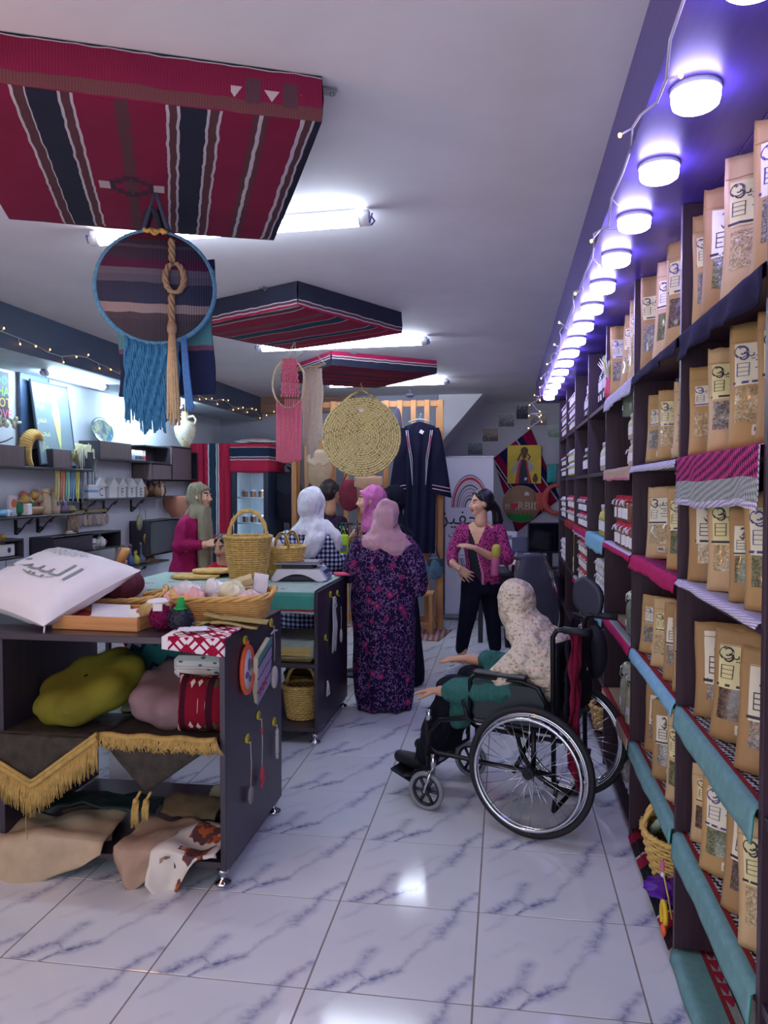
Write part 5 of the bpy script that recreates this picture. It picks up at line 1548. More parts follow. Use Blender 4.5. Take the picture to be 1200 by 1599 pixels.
# ------------------------------------------------------------------ round striped disc with yarn rim and tassels
HC = Vector((-1.217, 2.60, 2.352))
hm = thing('round_hanging', 'round dark striped disc with blue yarn rim and fringe on black straps', 'wall hanging', HC, 0, None, (radians(-6), 0, radians(22)))
byarn = M('blue_yarn', (92, 142, 176), .9, 0, .2, 90, .5, 260, spec=.1)
byarn2 = M('deep_blue_yarn', (66, 126, 168), .9, 0, .2, 90, .5, 260, spec=.1)
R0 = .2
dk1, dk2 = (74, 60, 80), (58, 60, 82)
mkm = woven('dark_striped_disc', 2, (-.2, .2), [(0, (74, 66, 76)), (.2, (80, 70, 80)), (.26, (150, 132, 134)), (.34, dk2), (.53, (96, 90, 108)), (.6, (108, 100, 116)), (.66, (92, 44, 76)), (.74, dk1), (.84, (92, 84, 100)), (.87, dk1), (.92, (100, 42, 62))], 240)  # dark, grey and pale horizontal colour bands across the disc
part('banded_disc', G().lathe([(.0005, .004), (R0 - .004, .004), (R0 - .004, .01), (.0005, .01)], 48).T(Matrix.Rotation(pi / 2, 4, 'X')), mkm, hm)
g = G().tube([(R0 * cos(a), 0, R0 * sin(a)) for a in [2 * pi * i / 64 for i in range(64)]], .0105, 8, 0, True)
g.tube([((R0 + .0095 * cos(a * 60)) * cos(a), .0095 * sin(a * 60), (R0 + .0095 * cos(a * 60)) * sin(a)) for a in [2 * pi * i / 600 for i in range(600)]], .0022, 4, 0, True)
part('yarn_rim', g, byarn, hm)
g = G()
rnd = random.Random(3)
for i in range(34):
 x = -.1 + .175 * i / 33
 if .045 < x < .066: continue
 z0 = -sqrt(R0 ** 2 - x * x)
 zz = -.455 + .02 * rnd.random() - .03 * (x > -.05) * (x < .03)
 pts_ = [(x, -.004, z0)]
 for q in range(1, 9):
  f = q / 8
  pts_.append((x + .004 * sin(q * 1.9 + i) + .012 * (x + .02) * f, -.006 + .005 * cos(q * 2.1 + i * 1.3), z0 + (zz - z0) * f))
 g.tube(pts_, [.0048, .0056, .0048, .0056, .0048, .0056, .005, .0054, .003], 6)
 for s_ in range(3):
  g.tube([pts_[-2], (pts_[-1][0] + .008 * (rnd.random() - .5), -.006, zz - .02 - .02 * rnd.random())], .0022, 4)
part('fringe', g, byarn2, hm)
jute = wicker_mat('jute_rope', (158, 130, 104))
g = G()
def twist(path, r, g):
 for ph in (0, 2.1, 4.2):
  g.tube([(p[0] + r * .55 * cos(i * .8 + ph), p[1] + r * .55 * sin(i * .8 + ph), p[2]) for i, p in enumerate(path)], r * .6, 6)
twist([(.055 + .002 * sin(i * .3), -.018, .17 - .01 * i) for i in range(9)], .012, g)
loop = [(.066 + .032 * sin(a), -.022 - .006 * cos(a), .03 - .055 * cos(a)) for a in [2 * pi * i / 30 - 2.8 for i in range(29)]]
twist(loop, .011, g)
twist([(.055, -.02, -.03 - .011 * i) for i in range(11)], .012, g)
g.ball((.056, -.02, -.15), (.018, .016, .03), 12, 8)
part('jute_rope', g, jute, hm)
g = G()
for i in range(16):
 a = i * 2.4
 g.tube([(.056 + .008 * cos(a), -.018 + .006 * sin(a), -.165), (.056 + .015 * cos(a), -.016 + .008 * sin(a), -.3), (.06 + .02 * cos(a), -.015 + .01 * sin(a), -.45 - .02 * (i % 3))], .0046, 5)
part('tan_tassel', g, M('tan_yarn', (206, 176, 138), .9, 0, .15, 90, .4, 260, spec=.1), hm)
g = G()
for i in range(5):
 g.tube([(.088 + .003 * i, -.006, -.175), (.094 + .004 * i, -.008, -.3), (.104 + .005 * i, -.008, -.43 - .01 * (i % 2))], .005, 5)
part('side_tassel', g, M('bright_blue_yarn', (92, 140, 200), .9, 0, .15, 90, .4, 260, spec=.1), hm)
g = G()
for (xb, w_) in ((-.045, .014), (.05, .018)):
 g.slab(lambda u, v: (xb * (1 - v) + (u - .5) * w_ * (1.2 - .6 * v), .004 + .0 * v, .19 + .165 * v), 2, 4, .003)
part('strap', g, M('navy_strap', (58, 62, 84), .8, 0, .1), hm)
part('knot', G().tube([(-.04 + .008 * i, -.012 + .006 * sin(i * 2), .2 + .005 * cos(i * 1.7)) for i in range(11)], .008, 6).tube([(-.03 + .006 * i, -.014, .193 + .006 * sin(i)) for i in range(11)], .006, 6), M('straw_knot', (196, 152, 84), .8, 0, .2, 60), hm)
# woven tote bag behind the round disc
TEALB = (88, 140, 150)
tb = woven('teal_tote_cloth', 2, (-.47, 0), [(0, (44, 50, 84)), (.33, (120, 76, 100)), (.37, TEALB), (.62, (96, 60, 90)), (.66, (44, 46, 80)), (.76, (96, 60, 90)), (.8, TEALB), (.95, (44, 50, 84))], 260)
tt_ = thing('tote_bag', 'teal and navy striped woven tote bag hanging behind the round disc', 'bag', (-1.243, 2.735, 2.46), radians(-6))
g = G()
def tote(u, v, s_):
 x = (u - .5) * .395 * (1 - .02 * sin(v * pi))
 return (x + .006 * sin(v * 9), s_ * (.02 * abs(sin(pi * u)) ** .5 * sin(pi * min(1, v + .1)) + .003), -.47 + .47 * v + .015 * u * (v > .9))
for s_ in (-1, 1):
 g.grid(lambda u, v: tote(u if s_ < 0 else 1 - u, v, s_), 16, 18)
part('woven_body', g, tb, tt_)
g = G()
for s_ in (-1, 1):
 g.slab(lambda u, v: ((-.11 + .12 * v + (u - .5) * .024) if v < .5 else (-.11 + .12 * v + (u - .5) * .024), s_ * .012, .0 + .22 * sin(pi * v * .98)) , 2, 20, .003)
part('strap', g, M('black_strap', (36, 38, 56), .8, 0, .1), tt_)
part('white_zigzag', G().tube([(.07 + .0 * i, -.03, 0) for i in range(2)], .001, 4).tube([(.06, -.026, -.14), (.08, -.026, -.12), (.1, -.026, -.14), (.08, -.026, -.16), (.06, -.026, -.14)], .004, 4).tube([(.12, -.024, -.14), (.14, -.024, -.12), (.16, -.024, -.14), (.14, -.024, -.16), (.12, -.024, -.14)], .004, 4), white_lab, tt_)

# pink macrame in a cane ring, white macrame on a stick, straw tray
pinky = M('pink_cotton', (226, 122, 146), .9, 0, .14, 90, .4, 260, spec=.1)
cane = M('pale_cane', (206, 184, 146), .5, 0, .15, 30)
pm = thing('macrame_hanging', 'pink macrame with long fringe in a cane ring hanging from the middle panel', 'wall hanging', (-1.48, 5.40, 2.69), radians(10))
part('cane_ring', G().tube([(-.045 + .115 * cos(a), .01 * sin(a), -.30 + .175 * sin(a)) for a in [2 * pi * i / 48 for i in range(48)]], .007, 7, 0, True), cane, pm)
part('hanging_cords', G().tube([(0, 0, 0), (-.05, 0, -.13)], .003, 5).tube([(0, 0, 0), (.0, 0, -.125)], .003, 5).tube([(0, 0, 0), (-.12, 0, -.2)], .003, 5), M('cream_cord', (216, 206, 190), .8), pm)
g = G()
for r_ in range(13):
 for c_ in range(7):
  x = -.085 + c_ * .0145 * (1 + r_ * .03) - r_ * .001
  z = -.135 - r_ * .021
  g.ball((x + .007 * (r_ % 2), -.004, z), (.0085, .009, .013), 7, 5)
part('knotted_top', g, pinky, pm)
g = G()
rnd = random.Random(5)
for i in range(36):
 f = i / 35
 x = -.13 + .175 * f
 z0 = -.30 - .175 * sqrt(max(0, 1 - ((x + .045) / .115) ** 2)) if abs(x + .045) < .115 else -.34
 if -.085 < x < .03 and i % 3 == 0:
  z0 = -.41
 zz = -.86 + .05 * abs(f - .45) - .015 * rnd.random()
 g.tube([(x, -.008 - .006 * (i % 2), z0), (x + .004 * sin(i), -.008 - .006 * (i % 2), (z0 + zz) / 2), (x - .004, -.006, zz)], [.0048, .005, .0056], 6)
part('fringe', g, pinky, pm)
wm = thing('macrame_hanging', 'cream macrame on a driftwood stick hanging beside the pink one', 'wall hanging', (-1.43, 5.66, 2.69), radians(18))
part('driftwood_stick', G().tube([(-.25, 0, -.20), (-.1, .0, -.17), (.03, 0, -.145), (.11, 0, -.115)], [.009, .011, .012, .01], 8), woodmat('driftwood', (188, 158, 118), 0, .8), wm)
part('hanging_cords', G().tube([(0, 0, 0), (.1, 0, -.115)], .003, 5).tube([(0, 0, 0), (-.22, 0, -.19)], .003, 5), M('cream_cord', (216, 206, 190), .8), wm)
g = G()
for i in range(24):
 f = i / 23
 x = -.06 + .14 * f
 zz = -.66 - .14 * sin(pi * min(1, f * 1.2)) * (.7 + .3 * rnd.random())
 p = [(x + .006 * sin(q * 1.3 + i), -.012 + .006 * cos(q + i), -.155 + (zz + .155) * q / 8) for q in range(9)]
 g.tube(p, [.005, .006, .0065, .006, .0065, .006, .0066, .006, .005], 6)
 for s_ in range(3):
  g.tube([p[-2], (p[-1][0] + .016 * (rnd.random() - .5), -.012, zz - .03)], .003, 4)
part('cream_cords', g, M('cream_cotton', (222, 212, 192), .9, 0, .14, 90, .4, 260, spec=.1), wm)
strawm = NT('plaited_straw', .75, 0, .2)
c = strawm.co()
p = strawm.sep(c)
r_ = strawm.math('SQRT', strawm.math('ADD', strawm.math('POWER', p[0], 2), strawm.math('POWER', p[2], 2)))
f = strawm.noise(c, 46, 3)
strawm.base(strawm.mix(strawm.math('GREATER_THAN', f, .57), strawm.mix(f, lin((200, 172, 110)), lin((232, 212, 158))), lin((150, 116, 66))))
strawm.bump(strawm.noise(c, 120, 2), .4, .004)
wt = thing('straw_tray', 'large round coiled straw tray hanging in front of the slatted rack', 'wall hanging', (-1.43, 7.72, 2.16), radians(8))
stitch_me = None
RT = .395
g = G()
for q in range(17):
 rr = .012 + q * .0235
 g.tube([(rr * cos(2 * pi * j / 56), -.004 * (q % 2), rr * sin(2 * pi * j / 56)) for j in range(56)], .0128, 6, 0, True)
part('coil', g, strawm.m, wt)
g = G()
for q in range(17):                       # plaited stitches standing proud of each coil
 rr = .012 + q * .0235
 n = max(6, int(rr * 2 * pi / .036))
 for j in range(n):
  a = 2 * pi * (j + .5 * (q % 2)) / n
  w_ = .013 / max(rr, .02)
  g.tube([(rr * cos(a - w_), -.012, rr * sin(a - w_)), ((rr + .0) * cos(a), -.018, rr * sin(a)), (rr * cos(a + w_), -.012, rr * sin(a + w_))], [.006, .0085, .006], 5)
o_ = part('stitches', g, M('pale_straw_stitch', (234, 214, 162), .7, 0, .25, 60), wt)
o_['kind'] = 'stuff'
part('hanging_loop', G().tube([(-.19, 0, .345), (-.1, 0, .42), (0, 0, .475)], .012, 6).tube([(.19, 0, .345), (.1, 0, .42), (0, 0, .475)], .012, 6).tube([(0, 0, .47), (.006, 0, .5), (-.006, 0, .525), (0, 0, .54)], .006, 5), strawm.m, wt)
part('price_tag', G().box((0, -.024, .265), (.05, .003, .03), 0, 0, .0006), white_lab, wt)

# ------------------------------------------------------------------ slatted wooden rack with robe and bags
pine = woodmat('pine_slat', (186, 130, 82), 2, .6, .2)
rk = thing('slatted_rack', 'tall pine rack of upright slats standing at the back of the shop', 'rack', (-1.6, 8.95, 0))
slat_me = fix_normals(G().box((0, 0, 1.33), (.062, .02, 2.66), 0, 0, .003).mesh('slat', pine))
for i in range(12):
 obj('slat', slat_me, rk, (-.87 + .158 * i, (.004 if i % 2 else 0), 0))
rail_me = fix_normals(G().box((0, 0, 0), (1.80, .022, .07), 0, 0, .003).mesh('rail', woodmat('pine_rail', (178, 122, 76), 0, .6, .2)))
for z in (2.62, 1.50, .12):
 obj('rail', rail_me, rk, (0, .026, z))
post_me = fix_normals(G().box((0, .05, 1.3), (.06, .05, 2.6), 0, 0, .003).mesh('post', pine))
for x in (-.84, 0, .84):
 obj('post', post_me, rk, (x, .012, 0))
part('spot_lamp', G().lathe([(.03, 0), (.055, .02), (.055, .035), (.012, .05), (.012, .09)], 16).T(Matrix.Translation((.52, -.08, 2.68))), M('black_lamp', (60, 56, 78), .5), rk)
# robe
robe_m = M('navy_robe', (22, 22, 46), .85, 0, .2, 6, .2, 200, spec=.15)
rb = thing('robe', 'long navy embroidered robe on a hanger on the slatted rack', 'robe', (-.965, 8.86, 2.40))
def robe(u, v, s_):
 z = -1.50 * v
 w_ = .085 + .12 * min(1, v / .06) ** .6 - .02 * min(1, max(0, v - .06) * 4) + .0 * v
 x = (u * 2 - 1) * w_ * (1 - .12 * max(0, v - .6))
 fold = .014 * sin(u * 22 + v * 3) * min(1, v * 3) + .006 * nz(u * 6, v * 7)
 return (x, s_ * (.035 * max(0, 1 - (2 * u - 1) ** 2) ** .5 + .01) + fold, z - .02 * abs(2 * u - 1) * (v < .03))
g = G()
for s_ in (-1, 1):
 g.grid(lambda u, v: robe(u, v, s_), 34, 30)
part('body_cloth', g, robe_m, rb)
for s_ in (-1, 1):
 def slv(u, v):
  a = 2 * pi * u
  w1, w2 = .07 + .05 * v, .03
  cx = s_ * (.16 + .10 * v ** .7)
  return (cx + w1 * cos(a) * .9, w2 * sin(a) * (1 + .3 * sin(v * 12 + a * 2)) - .012, -.07 - .80 * v - .06 * (1 if s_ > 0 else 1) * (1 - cos(a)) * v * s_ * -.5)
 sv = part('sleeve', G().grid(slv, 20, 18, 0, True), robe_m, rb)
 g = G()
 for q, zz in ((0, -.74), (1, -.78)):
  v_ = (-zz - .07) / .8
  g.tube([(s_ * (.16 + .10 * v_ ** .7) + (.07 + .05 * v_) * .9 * cos(a) * 1.02, -.034 * abs(sin(a)) - .016, zz - .02 * cos(a) * s_) for a in [pi + pi * i / 12 for i in range(13)]], .005, 5)
 part('cuff_braid', g, M('pink_white_braid', (206, 160, 186), .8), sv)
g = G()
for s_ in (-1, 1):
 for dx, w_ in ((0, .004), (.02, .003)):
  g.tube([(s_ * (.15 - dx), -.052, -.10), (s_ * (.135 - dx), -.056, -.22), (s_ * (.10 - dx), -.06, -.42), (s_ * (.075), -.062, -.72)], w_, 5)
part('front_braid', g, M('white_braid', (206, 200, 214), .8), rb)
g = G()
for s_ in (-1, 1):
 g.tube([(s_ * .142, -.055, -.16), (s_ * .128, -.058, -.24), (s_ * .1, -.06, -.36)], .007, 5)
part('crimson_braid', g, M('crimson_braid', (160, 40, 84), .8), rb)
part('hanger', G().tube([(-.13, -.01, -.005), (-.06, -.012, .02), (0, -.01, .03), (.06, -.012, .02), (.13, -.01, -.005)], .008, 6).tube([(0, -.01, .03), (0, -.01, .06), (.02, -.01, .075), (.012, -.01, .095), (0, .06, .09)], .004, 6), M('pale_hanger', (170, 176, 196), .4), rb)
part('price_tag', G().box((.03, -.075, -.12), (.045, .003, .04), 0, .0, .0006, Matrix.Rotation(.5, 4, 'Y')), white_lab, rb)
# bags on the rack and things near it
def soft_bag(label, loc, w, h, d, mt, flap=None, strap=True, rz=0., name='cloth_bag'):
 t = thing(name, label, 'bag', loc, rz)
 g = G()
 def fn(u, v):
  a = 2 * pi * u
  e = (abs(cos(a)) ** 3 + abs(sin(a)) ** 3) ** (-1 / 3)
  q = abs(sin(pi * (.002 + .996 * v))) ** .35
  return (w / 2 * e * cos(a) * q * (1 + .05 * nz(u * 5, v * 4)), d / 2 * e * sin(a) * q, -h + h * v + .012 * nz(u * 8, v * 5))
 part('bag_body', g.grid(fn, 28, 14, 0, True), mt, t)
 if flap: part('flap', G().slab(lambda u, v: ((u - .5) * w * .92, -d / 2 * 1.08 + .012 * sin(pi * u), -.02 - h * .48 * v * (1 - .4 * abs(2 * u - 1))), 10, 6, .006), flap, t)
 if strap: part('strap', G().tube([(-w * .3, .0, -.03), (-w * .12, .01, .08), (0, .02, .13), (w * .12, .01, .08), (w * .3, 0, -.03)], .007, 6), flap or mt, t)
 return t
beigec = M('beige_canvas', (176, 146, 118), .85, 0, .14, 14, .3, 220)
soft_bag('beige canvas backpack hanging on the rack beside the straw tray', (-2.13, 8.84, 2.10), .30, .47, .14, beigec, M('light_beige_flap', (196, 170, 146), .85))
soft_bag('dark purple cloth bag under the beige backpack on the rack', (-2.18, 8.85, 1.70), .28, .34, .12, M('dark_purple_cloth', (44, 34, 66), .85, 0, .3, 12), None)
soft_bag('small teal and grey pouch hanging low on the rack', (-.79, 8.84, .86), .20, .26, .05, M('teal_grey_cloth', (78, 112, 128), .85, 0, .3, 14), M('dark_band', (50, 54, 74), .8), True, .3)
soft_bag('red and black folded shawl hanging mid rack', (-1.78, 8.85, 1.74), .26, .36, .1, M('dark_red_shawl', (116, 28, 50), .85, 0, .4, 10), None)
soft_bag('tan cloth bag hanging behind the straw tray', (-1.55, 8.85, 1.80), .36, .40, .1, M('tan_canvas', (170, 128, 100), .85, 0, .25, 10), M('tan_flap', (188, 146, 118), .85))
soft_bag('folded dark scarf hanging beside the robe on the rack', (-1.22, 8.86, 2.56), .10, .55, .05, M('dark_scarf', (60, 56, 84), .85, 0, .3, 20), None, False)
dkb = M('dark_navy_fabric', (30, 36, 58), .8, 0, .25, 8)
soft_bag('large dark navy backpack on a stand left of the slatted rack', (-2.62, 9.2, 1.84), .36, .62, .2, dkb, M('navy_flap', (40, 48, 74), .7), True)
t = thing('display_stand', 'dark metal stand holding the navy backpack left of the rack', 'stand', (-2.62, 9.26, 0))
part('pole', G().cyl((0, .1, 0), (0, .1, 1.9), .02, 10), M('dark_metal', (44, 46, 60), .4, .6), t)
part('foot', G().lathe([(.2, 0), (.2, .02), (.02, .04)], 20).T(Matrix.Translation((0, .1, 0))), M('dark_metal', (44, 46, 60), .4, .6), t)
part('arm', G().cyl((0, .1, 1.86), (0, -.06, 1.9), .012, 8), M('dark_metal', (44, 46, 60), .4, .6), t)
t = thing('stool', 'small pine stool at the foot of the rack', 'stool', (-.93, 8.72, 0))
part('seat', G().box((0, 0, .46), (.3, .26, .03), 0, 0, .004), pine, t)
for a, b in ((-1, -1), (-1, 1), (1, -1), (1, 1)):
 part('leg', G().box((a * .12, b * .1, .223), (.04, .04, .446), 0, 0, .003), pine, t)
part('stretcher', G().box((0, -.1, .12), (.24, .02, .04), 0, 0, .003), pine, t)
rug_m = pattern_cloth('red_rug_pattern', (120, 66, 70), (176, 150, 140), 60)
solo('rug', G().slab(lambda u, v: (-.34 + .68 * u, -.35 + .7 * v, .006 + .003 * nz(u * 5, v * 5)), 12, 12, .006), rug_m, 'small faded red patterned rug in front of the rack', 'rug', (-.98, 8.72 - .05, 0), radians(-8))

# ------------------------------------------------------------------ fridge and red curtain in the back left corner
REDC = (172, 36, 66)
cur = woven('red_striped_curtain', 0, (0, .50), [(0, REDC), (.3, (110, 30, 60)), (.36, REDC), (.46, WHT), (.48, (40, 62, 80)), (.66, WHT), (.68, (40, 62, 80)), (.7, WHT), (.72, REDC)], 200)
solo('curtain', G().slab(lambda u, v: (.5 * u, .018 * sin(u * 26) + .004 * sin(v * 5), 2.17 - 2.12 * v), 44, 16, .005), cur, 'tall red, white and teal striped curtain beside the fridge', 'curtain', (-3.69, 8.76, 0))
fr = thing('display_fridge', 'black glass-door drinks fridge with a striped cloth on top', 'fridge', (-2.95, 9.08, 0))
fblk = M('fridge_navy', (28, 40, 62), .4)
fw = .225
part('cabinet', G().box((0, .28, 1.0), (2 * fw, .04, 2.0), 0, 0, .004).box((-fw + .02, 0, 1.0), (.04, .6, 2.0)).box((fw - .02, 0, 1.0), (.04, .6, 2.0)).box((0, 0, 1.97), (2 * fw, .6, .06)).box((0, 0, .18), (2 * fw, .6, .36)), fblk, fr)
part('inner_lining', G().box((0, .255, 1.16), (2 * fw - .08, .01, 1.58)).box((-fw + .042, 0, 1.16), (.004, .5, 1.58)).box((fw - .042, 0, 1.16), (.004, .5, 1.58)), M('fridge_inner', (206, 218, 226), .4), fr)
part('light_strip', G().box((fw - .055, -.2, 1.16), (.014, .02, 1.4), 0, 0, .003), M('fridge_light', (220, 240, 255), emit=7), fr)
for z in (.62, .92, 1.22, 1.52):
 g = G()
 for q in range(9):
  g.cyl((-fw + .045, -.22 + q * .056, z), (fw - .045, -.22 + q * .056, z), .004, 5)
 g.cyl((-fw + .045, -.24, z + .012), (fw - .045, -.24, z + .012), .008, 6)
 part('wire_shelf', g, M('white_wire', (210, 214, 220), .4), fr)
dr = part('door_frame', G().box((-fw + .03, -.315, 1.1), (.06, .03, 1.74), 0, 0, .003).box((fw - .03, -.315, 1.1), (.06, .03, 1.74), 0, 0, .003).box((0, -.315, 1.93), (2 * fw, .03, .08), 0, 0, .003).box((0, -.315, .28), (2 * fw, .03, .1), 0, 0, .003), fblk, fr)
gl = NT('door_glass', .03, 0, .5)
gl.b.inputs['Transmission Weight'].default_value = 1
gl.b.inputs['IOR'].default_value = 1.05
gl.base((.9, .95, 1))
part('door_glass', G().box((0, -.315, 1.11), (2 * fw - .12, .006, 1.56)), gl.m, dr)
part('handle', G().cyl((-fw + .03, -.35, .95), (-fw + .03, -.35, 1.35), .01, 8), steel_b, dr)
hd = woven('fridge_top_cloth', 2, (1.83, 2.16), [(0, REDC), (.42, WHT), (.45, (110, 60, 70)), (.52, WHT), (.55, (32, 44, 66)), (.86, WHT), (.88, REDC)], 200)
part('striped_cover', G().box((0, -.02, 1.995), (2 * fw + .03, .66, .33), 0, 0, .012), hd, fr)
for i in range(12):
 z = (.635, .935, 1.235, 1.535)[i % 4]
 x = -.1 + .1 * (i // 4)
 put_jar(J_RED if i % 4 == 0 else J_BRN, (-2.95 + x - .02, 9.08 - .15, z), 'small dark jar %s from the left on the %s fridge shelf' % (('first', 'second', 'third')[i // 4], ('lowest', 'second', 'third', 'top')[i % 4]), 'jars in the fridge', .85)
crumpled('plastic_bag', 'pale crumpled plastic bags on top of the covered fridge', 'bag', (-2.95, 9.0, 2.16), .24, .2, .035, film, 7.7, .4)
t = thing('standing_pole', 'thin grey pole leaning by the fridge', 'pole', (-2.66, 9.55, 0))
part('shaft', G().cyl((0, 0, .02), (0, .02, 1.66), .012, 8), M('grey_pole', (96, 104, 128), .5), t)
part('foot', G().lathe([(.05, 0), (.05, .02), (.014, .04)], 14), M('grey_pole', (96, 104, 128), .5), t)

# ------------------------------------------------------------------ roll-up banner
ban = thing('roll_up_banner', 'white roll-up banner with striped rainbow arches and Arabic writing', 'banner', (-.44, 9.76, 0))
part('printed_sheet', G().box((0, 0, 1.04), (.60, .004, 1.99)), M('banner_white', (216, 212, 228), .55, 0, .02), ban)
part('base', G().box((0, .02, .035), (.64, .16, .05), 0, 0, .01), M('banner_base', (150, 150, 160), .35, .7, .05), ban)
part('top_bar', G().box((0, 0, 2.035), (.61, .014, .02), 0, 0, .003), M('banner_base', (150, 150, 160), .35, .7, .05), ban)
def arch_geo(r0, r1, a0, a1, cx, cz, y=-.0028, n=22, sz=1.):
 vs = []
 for i in range(n + 1):
  a = radians(a0 + (a1 - a0) * i / n)
  for r in (r0, r1):
   vs.append((cx + r * cos(a), y, cz + r * sin(a) * sz))
 return vs, [[2 * i, 2 * i + 1, 2 * i + 3, 2 * i + 2] for i in range(n)]
arcs = [(.225, .235, 2), (.195, .218, 0), (.175, .188, 1), (.15, .168, 2), (.125, .143, 3), (.1, .118, 1), (.078, .094, 3), (.05, .07, 2)]
pm_ = [M('print_red', (186, 44, 74), .6), M('print_pink_grey', (176, 160, 176), .6), M('print_grey', (104, 106, 116), .6), M('print_lilac', (150, 136, 160), .6)]
for cz, a0, a1, sz in ((1.40, 0, 180, 1.75), (.77, 180, 270, 1.3)):
 for r0, r1, mi in arcs:
  vs, fs = arch_geo(r0, r1, a0, a1, .01 if sz > 1.5 else .06, cz, sz=sz)
  part('printed_arch', G().add(vs, fs), pm_[mi], ban)
def wall_text(body, size, x, z, y=-.0032, sx_=1.):
 return text_geo(body, size, 3).T(Matrix.Identity(4)) and G().join(text_geo(body, size, 3), Matrix.Translation((x, y, z)) @ RX90 @ Matrix.Diagonal((sx_, 1, 1, 1)))
g = wall_text(TAHFEEZ, .26, -.06, 1.27)
g.join(wall_text('\uFE95\uFE8E\uFEA0\uFE98\uFEE8\uFEE3', .12, -.07, 1.06))
g.join(wall_text('\uFE94\uFEF4\uFED8\uFEF4\uFED8\uFEA3', .12, -.09, .95))
part('lettering', g, ink, ban)
part('small_line', G().box((-.12, -.003, .80), (.26, .001, .008)).lathe([(.0005, 0), (.012, 0), (.012, .001)], 12).T(Matrix.Identity(4)), M('print_grey', (104, 106, 116), .6), ban)

# ------------------------------------------------------------------ recess wall: photographs, diamond textile, painting, signs
ph_cols = [((120, 130, 140), (70, 76, 90), (190, 196, 204)), ((170, 150, 140), (60, 50, 50), (150, 120, 100)), ((150, 156, 160), (80, 84, 92), (200, 204, 210)), ((84, 84, 110), (30, 30, 50), (210, 206, 220)), ((176, 180, 180), (140, 120, 120), (200, 204, 200)), ((180, 190, 186), (120, 150, 120), (210, 210, 206))]
ph_lab = ['lowest faded street photograph on the recess wall', 'photograph of a brown ruin, second step up on the recess wall', 'grey photograph of an amphitheatre, third step up', 'upright dark photograph of people at the top of the row', 'pale landscape photograph right of the upright one', 'pale green field photograph nearest the shelving unit']
boxes = [(-.525, -.302, 2.10, 2.29), (-.321, -.09, 2.286, 2.484), (-.101, .129, 2.488, 2.677), (.144, .32, 2.591, 2.80), (.337, .581, 2.50, 2.697), (.573, .76, 2.331, 2.509)]
for i, (x0, x1, z0, z1) in enumerate(boxes):
 k = NT('faded_print_%s' % 'abcdef'[i], .5)
 c = k.co()
 p = k.sep(c)
 f = k.math('ADD', k.math('MULTIPLY', k.noise(c, 24, 5, .7), .7), k.math('MULTIPLY', p[2], 1.6))
 k.base(k.ramp(f, [(.25, lin(ph_cols[i][1])), (.42, lin(ph_cols[i][0])), (.6, lin(ph_cols[i][2]))], 'LINEAR'))
 t = thing('photo_print', ph_lab[i], 'photograph', ((x0 + x1) / 2, YR - .012, (z0 + z1) / 2))
 part('print', G().box((0, -.003, 0), (x1 - x0 - .016, .004, z1 - z0 - .016)), k.m, t)
 part('white_border', G().box((0, 0, 0), (x1 - x0, .005, z1 - z0), 0, 0, .001), M('photo_paper', (206, 204, 216), .5), t)
dia = woven('diamond_stripe', 0, (-.62, .62), [(0, (34, 30, 70)), (.08, WHT), (.095, (34, 30, 70)), (.12, (150, 20, 70)), (.3, WHT), (.312, (34, 30, 70)), (.33, WHT), (.342, (150, 20, 70)), (.42, (36, 32, 84)), (.55, WHT), (.56, (150, 20, 70)), (.66, WHT), (.672, (36, 32, 84)), (.74, (150, 20, 70)), (.9, (36, 32, 84))], 200)
dl, dtp, dbt, drt = Vector((-.16, 2.06)), Vector((.35, 2.46)), Vector((.155, 1.02)), Vector((.75, 1.50))
ctr = (dl + dtp + dbt + drt) / 4
ang = radians(34)
def dfn(u, v):
 p = (dl * (1 - u) + dtp * u) * (1 - v) + (dbt * (1 - u) + drt * u) * v - ctr
 r = Matrix.Rotation(-ang, 2) @ p
 return (r.x, .008 * nz(u * 4, v * 4), r.y)
solo('wall_textile', G().slab(dfn, 20, 20, .008), dia, 'crimson and navy striped textile hung cornerwise on the recess wall', 'textile', (ctr.x, YR - .022, ctr.y), 0, None, (0, -ang, 0))
pa = thing('painting', 'yellow painting of a woman in a dark dress holding a jar', 'painting', (.263, YR - .06, 1.97))
part('canvas', G().box((0, 0, 0), (.46, .03, .53), 0, 0, .004), M('yellow_canvas', (226, 196, 70), .6, 0, .12, 7), pa)
def flat(poly, z=-.0165, th=.002):
 return G().prism(poly, 0, th, 0, Matrix.Translation((0, z, 0)) @ RX90)
part('dark_dress', flat([(-.12, -.262), (-.085, -.05), (-.06, .05), (-.02, .08), (.03, .05), (.05, -.05), (.10, -.262)]), M('painted_navy', (34, 36, 66), .6), pa)
part('red_panels', flat([(-.125, -.262), (-.09, -.04), (-.055, .06), (-.03, .06), (-.06, -.05), (-.075, -.262)], -.0185).join(flat([(.02, .06), (.04, .05), (.055, -.05), (.085, -.262), (.06, -.262), (.03, -.05)], -.0185)), M('painted_red', (196, 60, 60), .6), pa)
part('pale_sleeves', flat([(-.1, .06), (-.14, -.02), (-.2, -.12), (-.14, -.12), (-.08, -.06), (-.06, .06)], -.0175).join(flat([(.05, .08), (.12, -.02), (.14, -.06), (.07, -.12), (.045, -.04)], -.0175)), M('painted_grey_white', (176, 172, 168), .6), pa)
part('arms', flat([(-.1, .06), (-.06, .14), (-.03, .2), (-.02, .17), (-.05, .11), (-.08, .04)], -.019).join(flat([(.04, .16), (.09, .11), (.06, .05), (.045, .07), (.07, .11), (.03, .14)], -.019)), M('painted_dark_skin', (88, 58, 50), .6), pa)
part('head', G().ball((0, -.02, .12), (.032, .004, .045), 12, 8).ball((-.0, -.018, .19), (.05, .006, .05), 12, 8), M('painted_brown', (104, 66, 48), .6), pa)
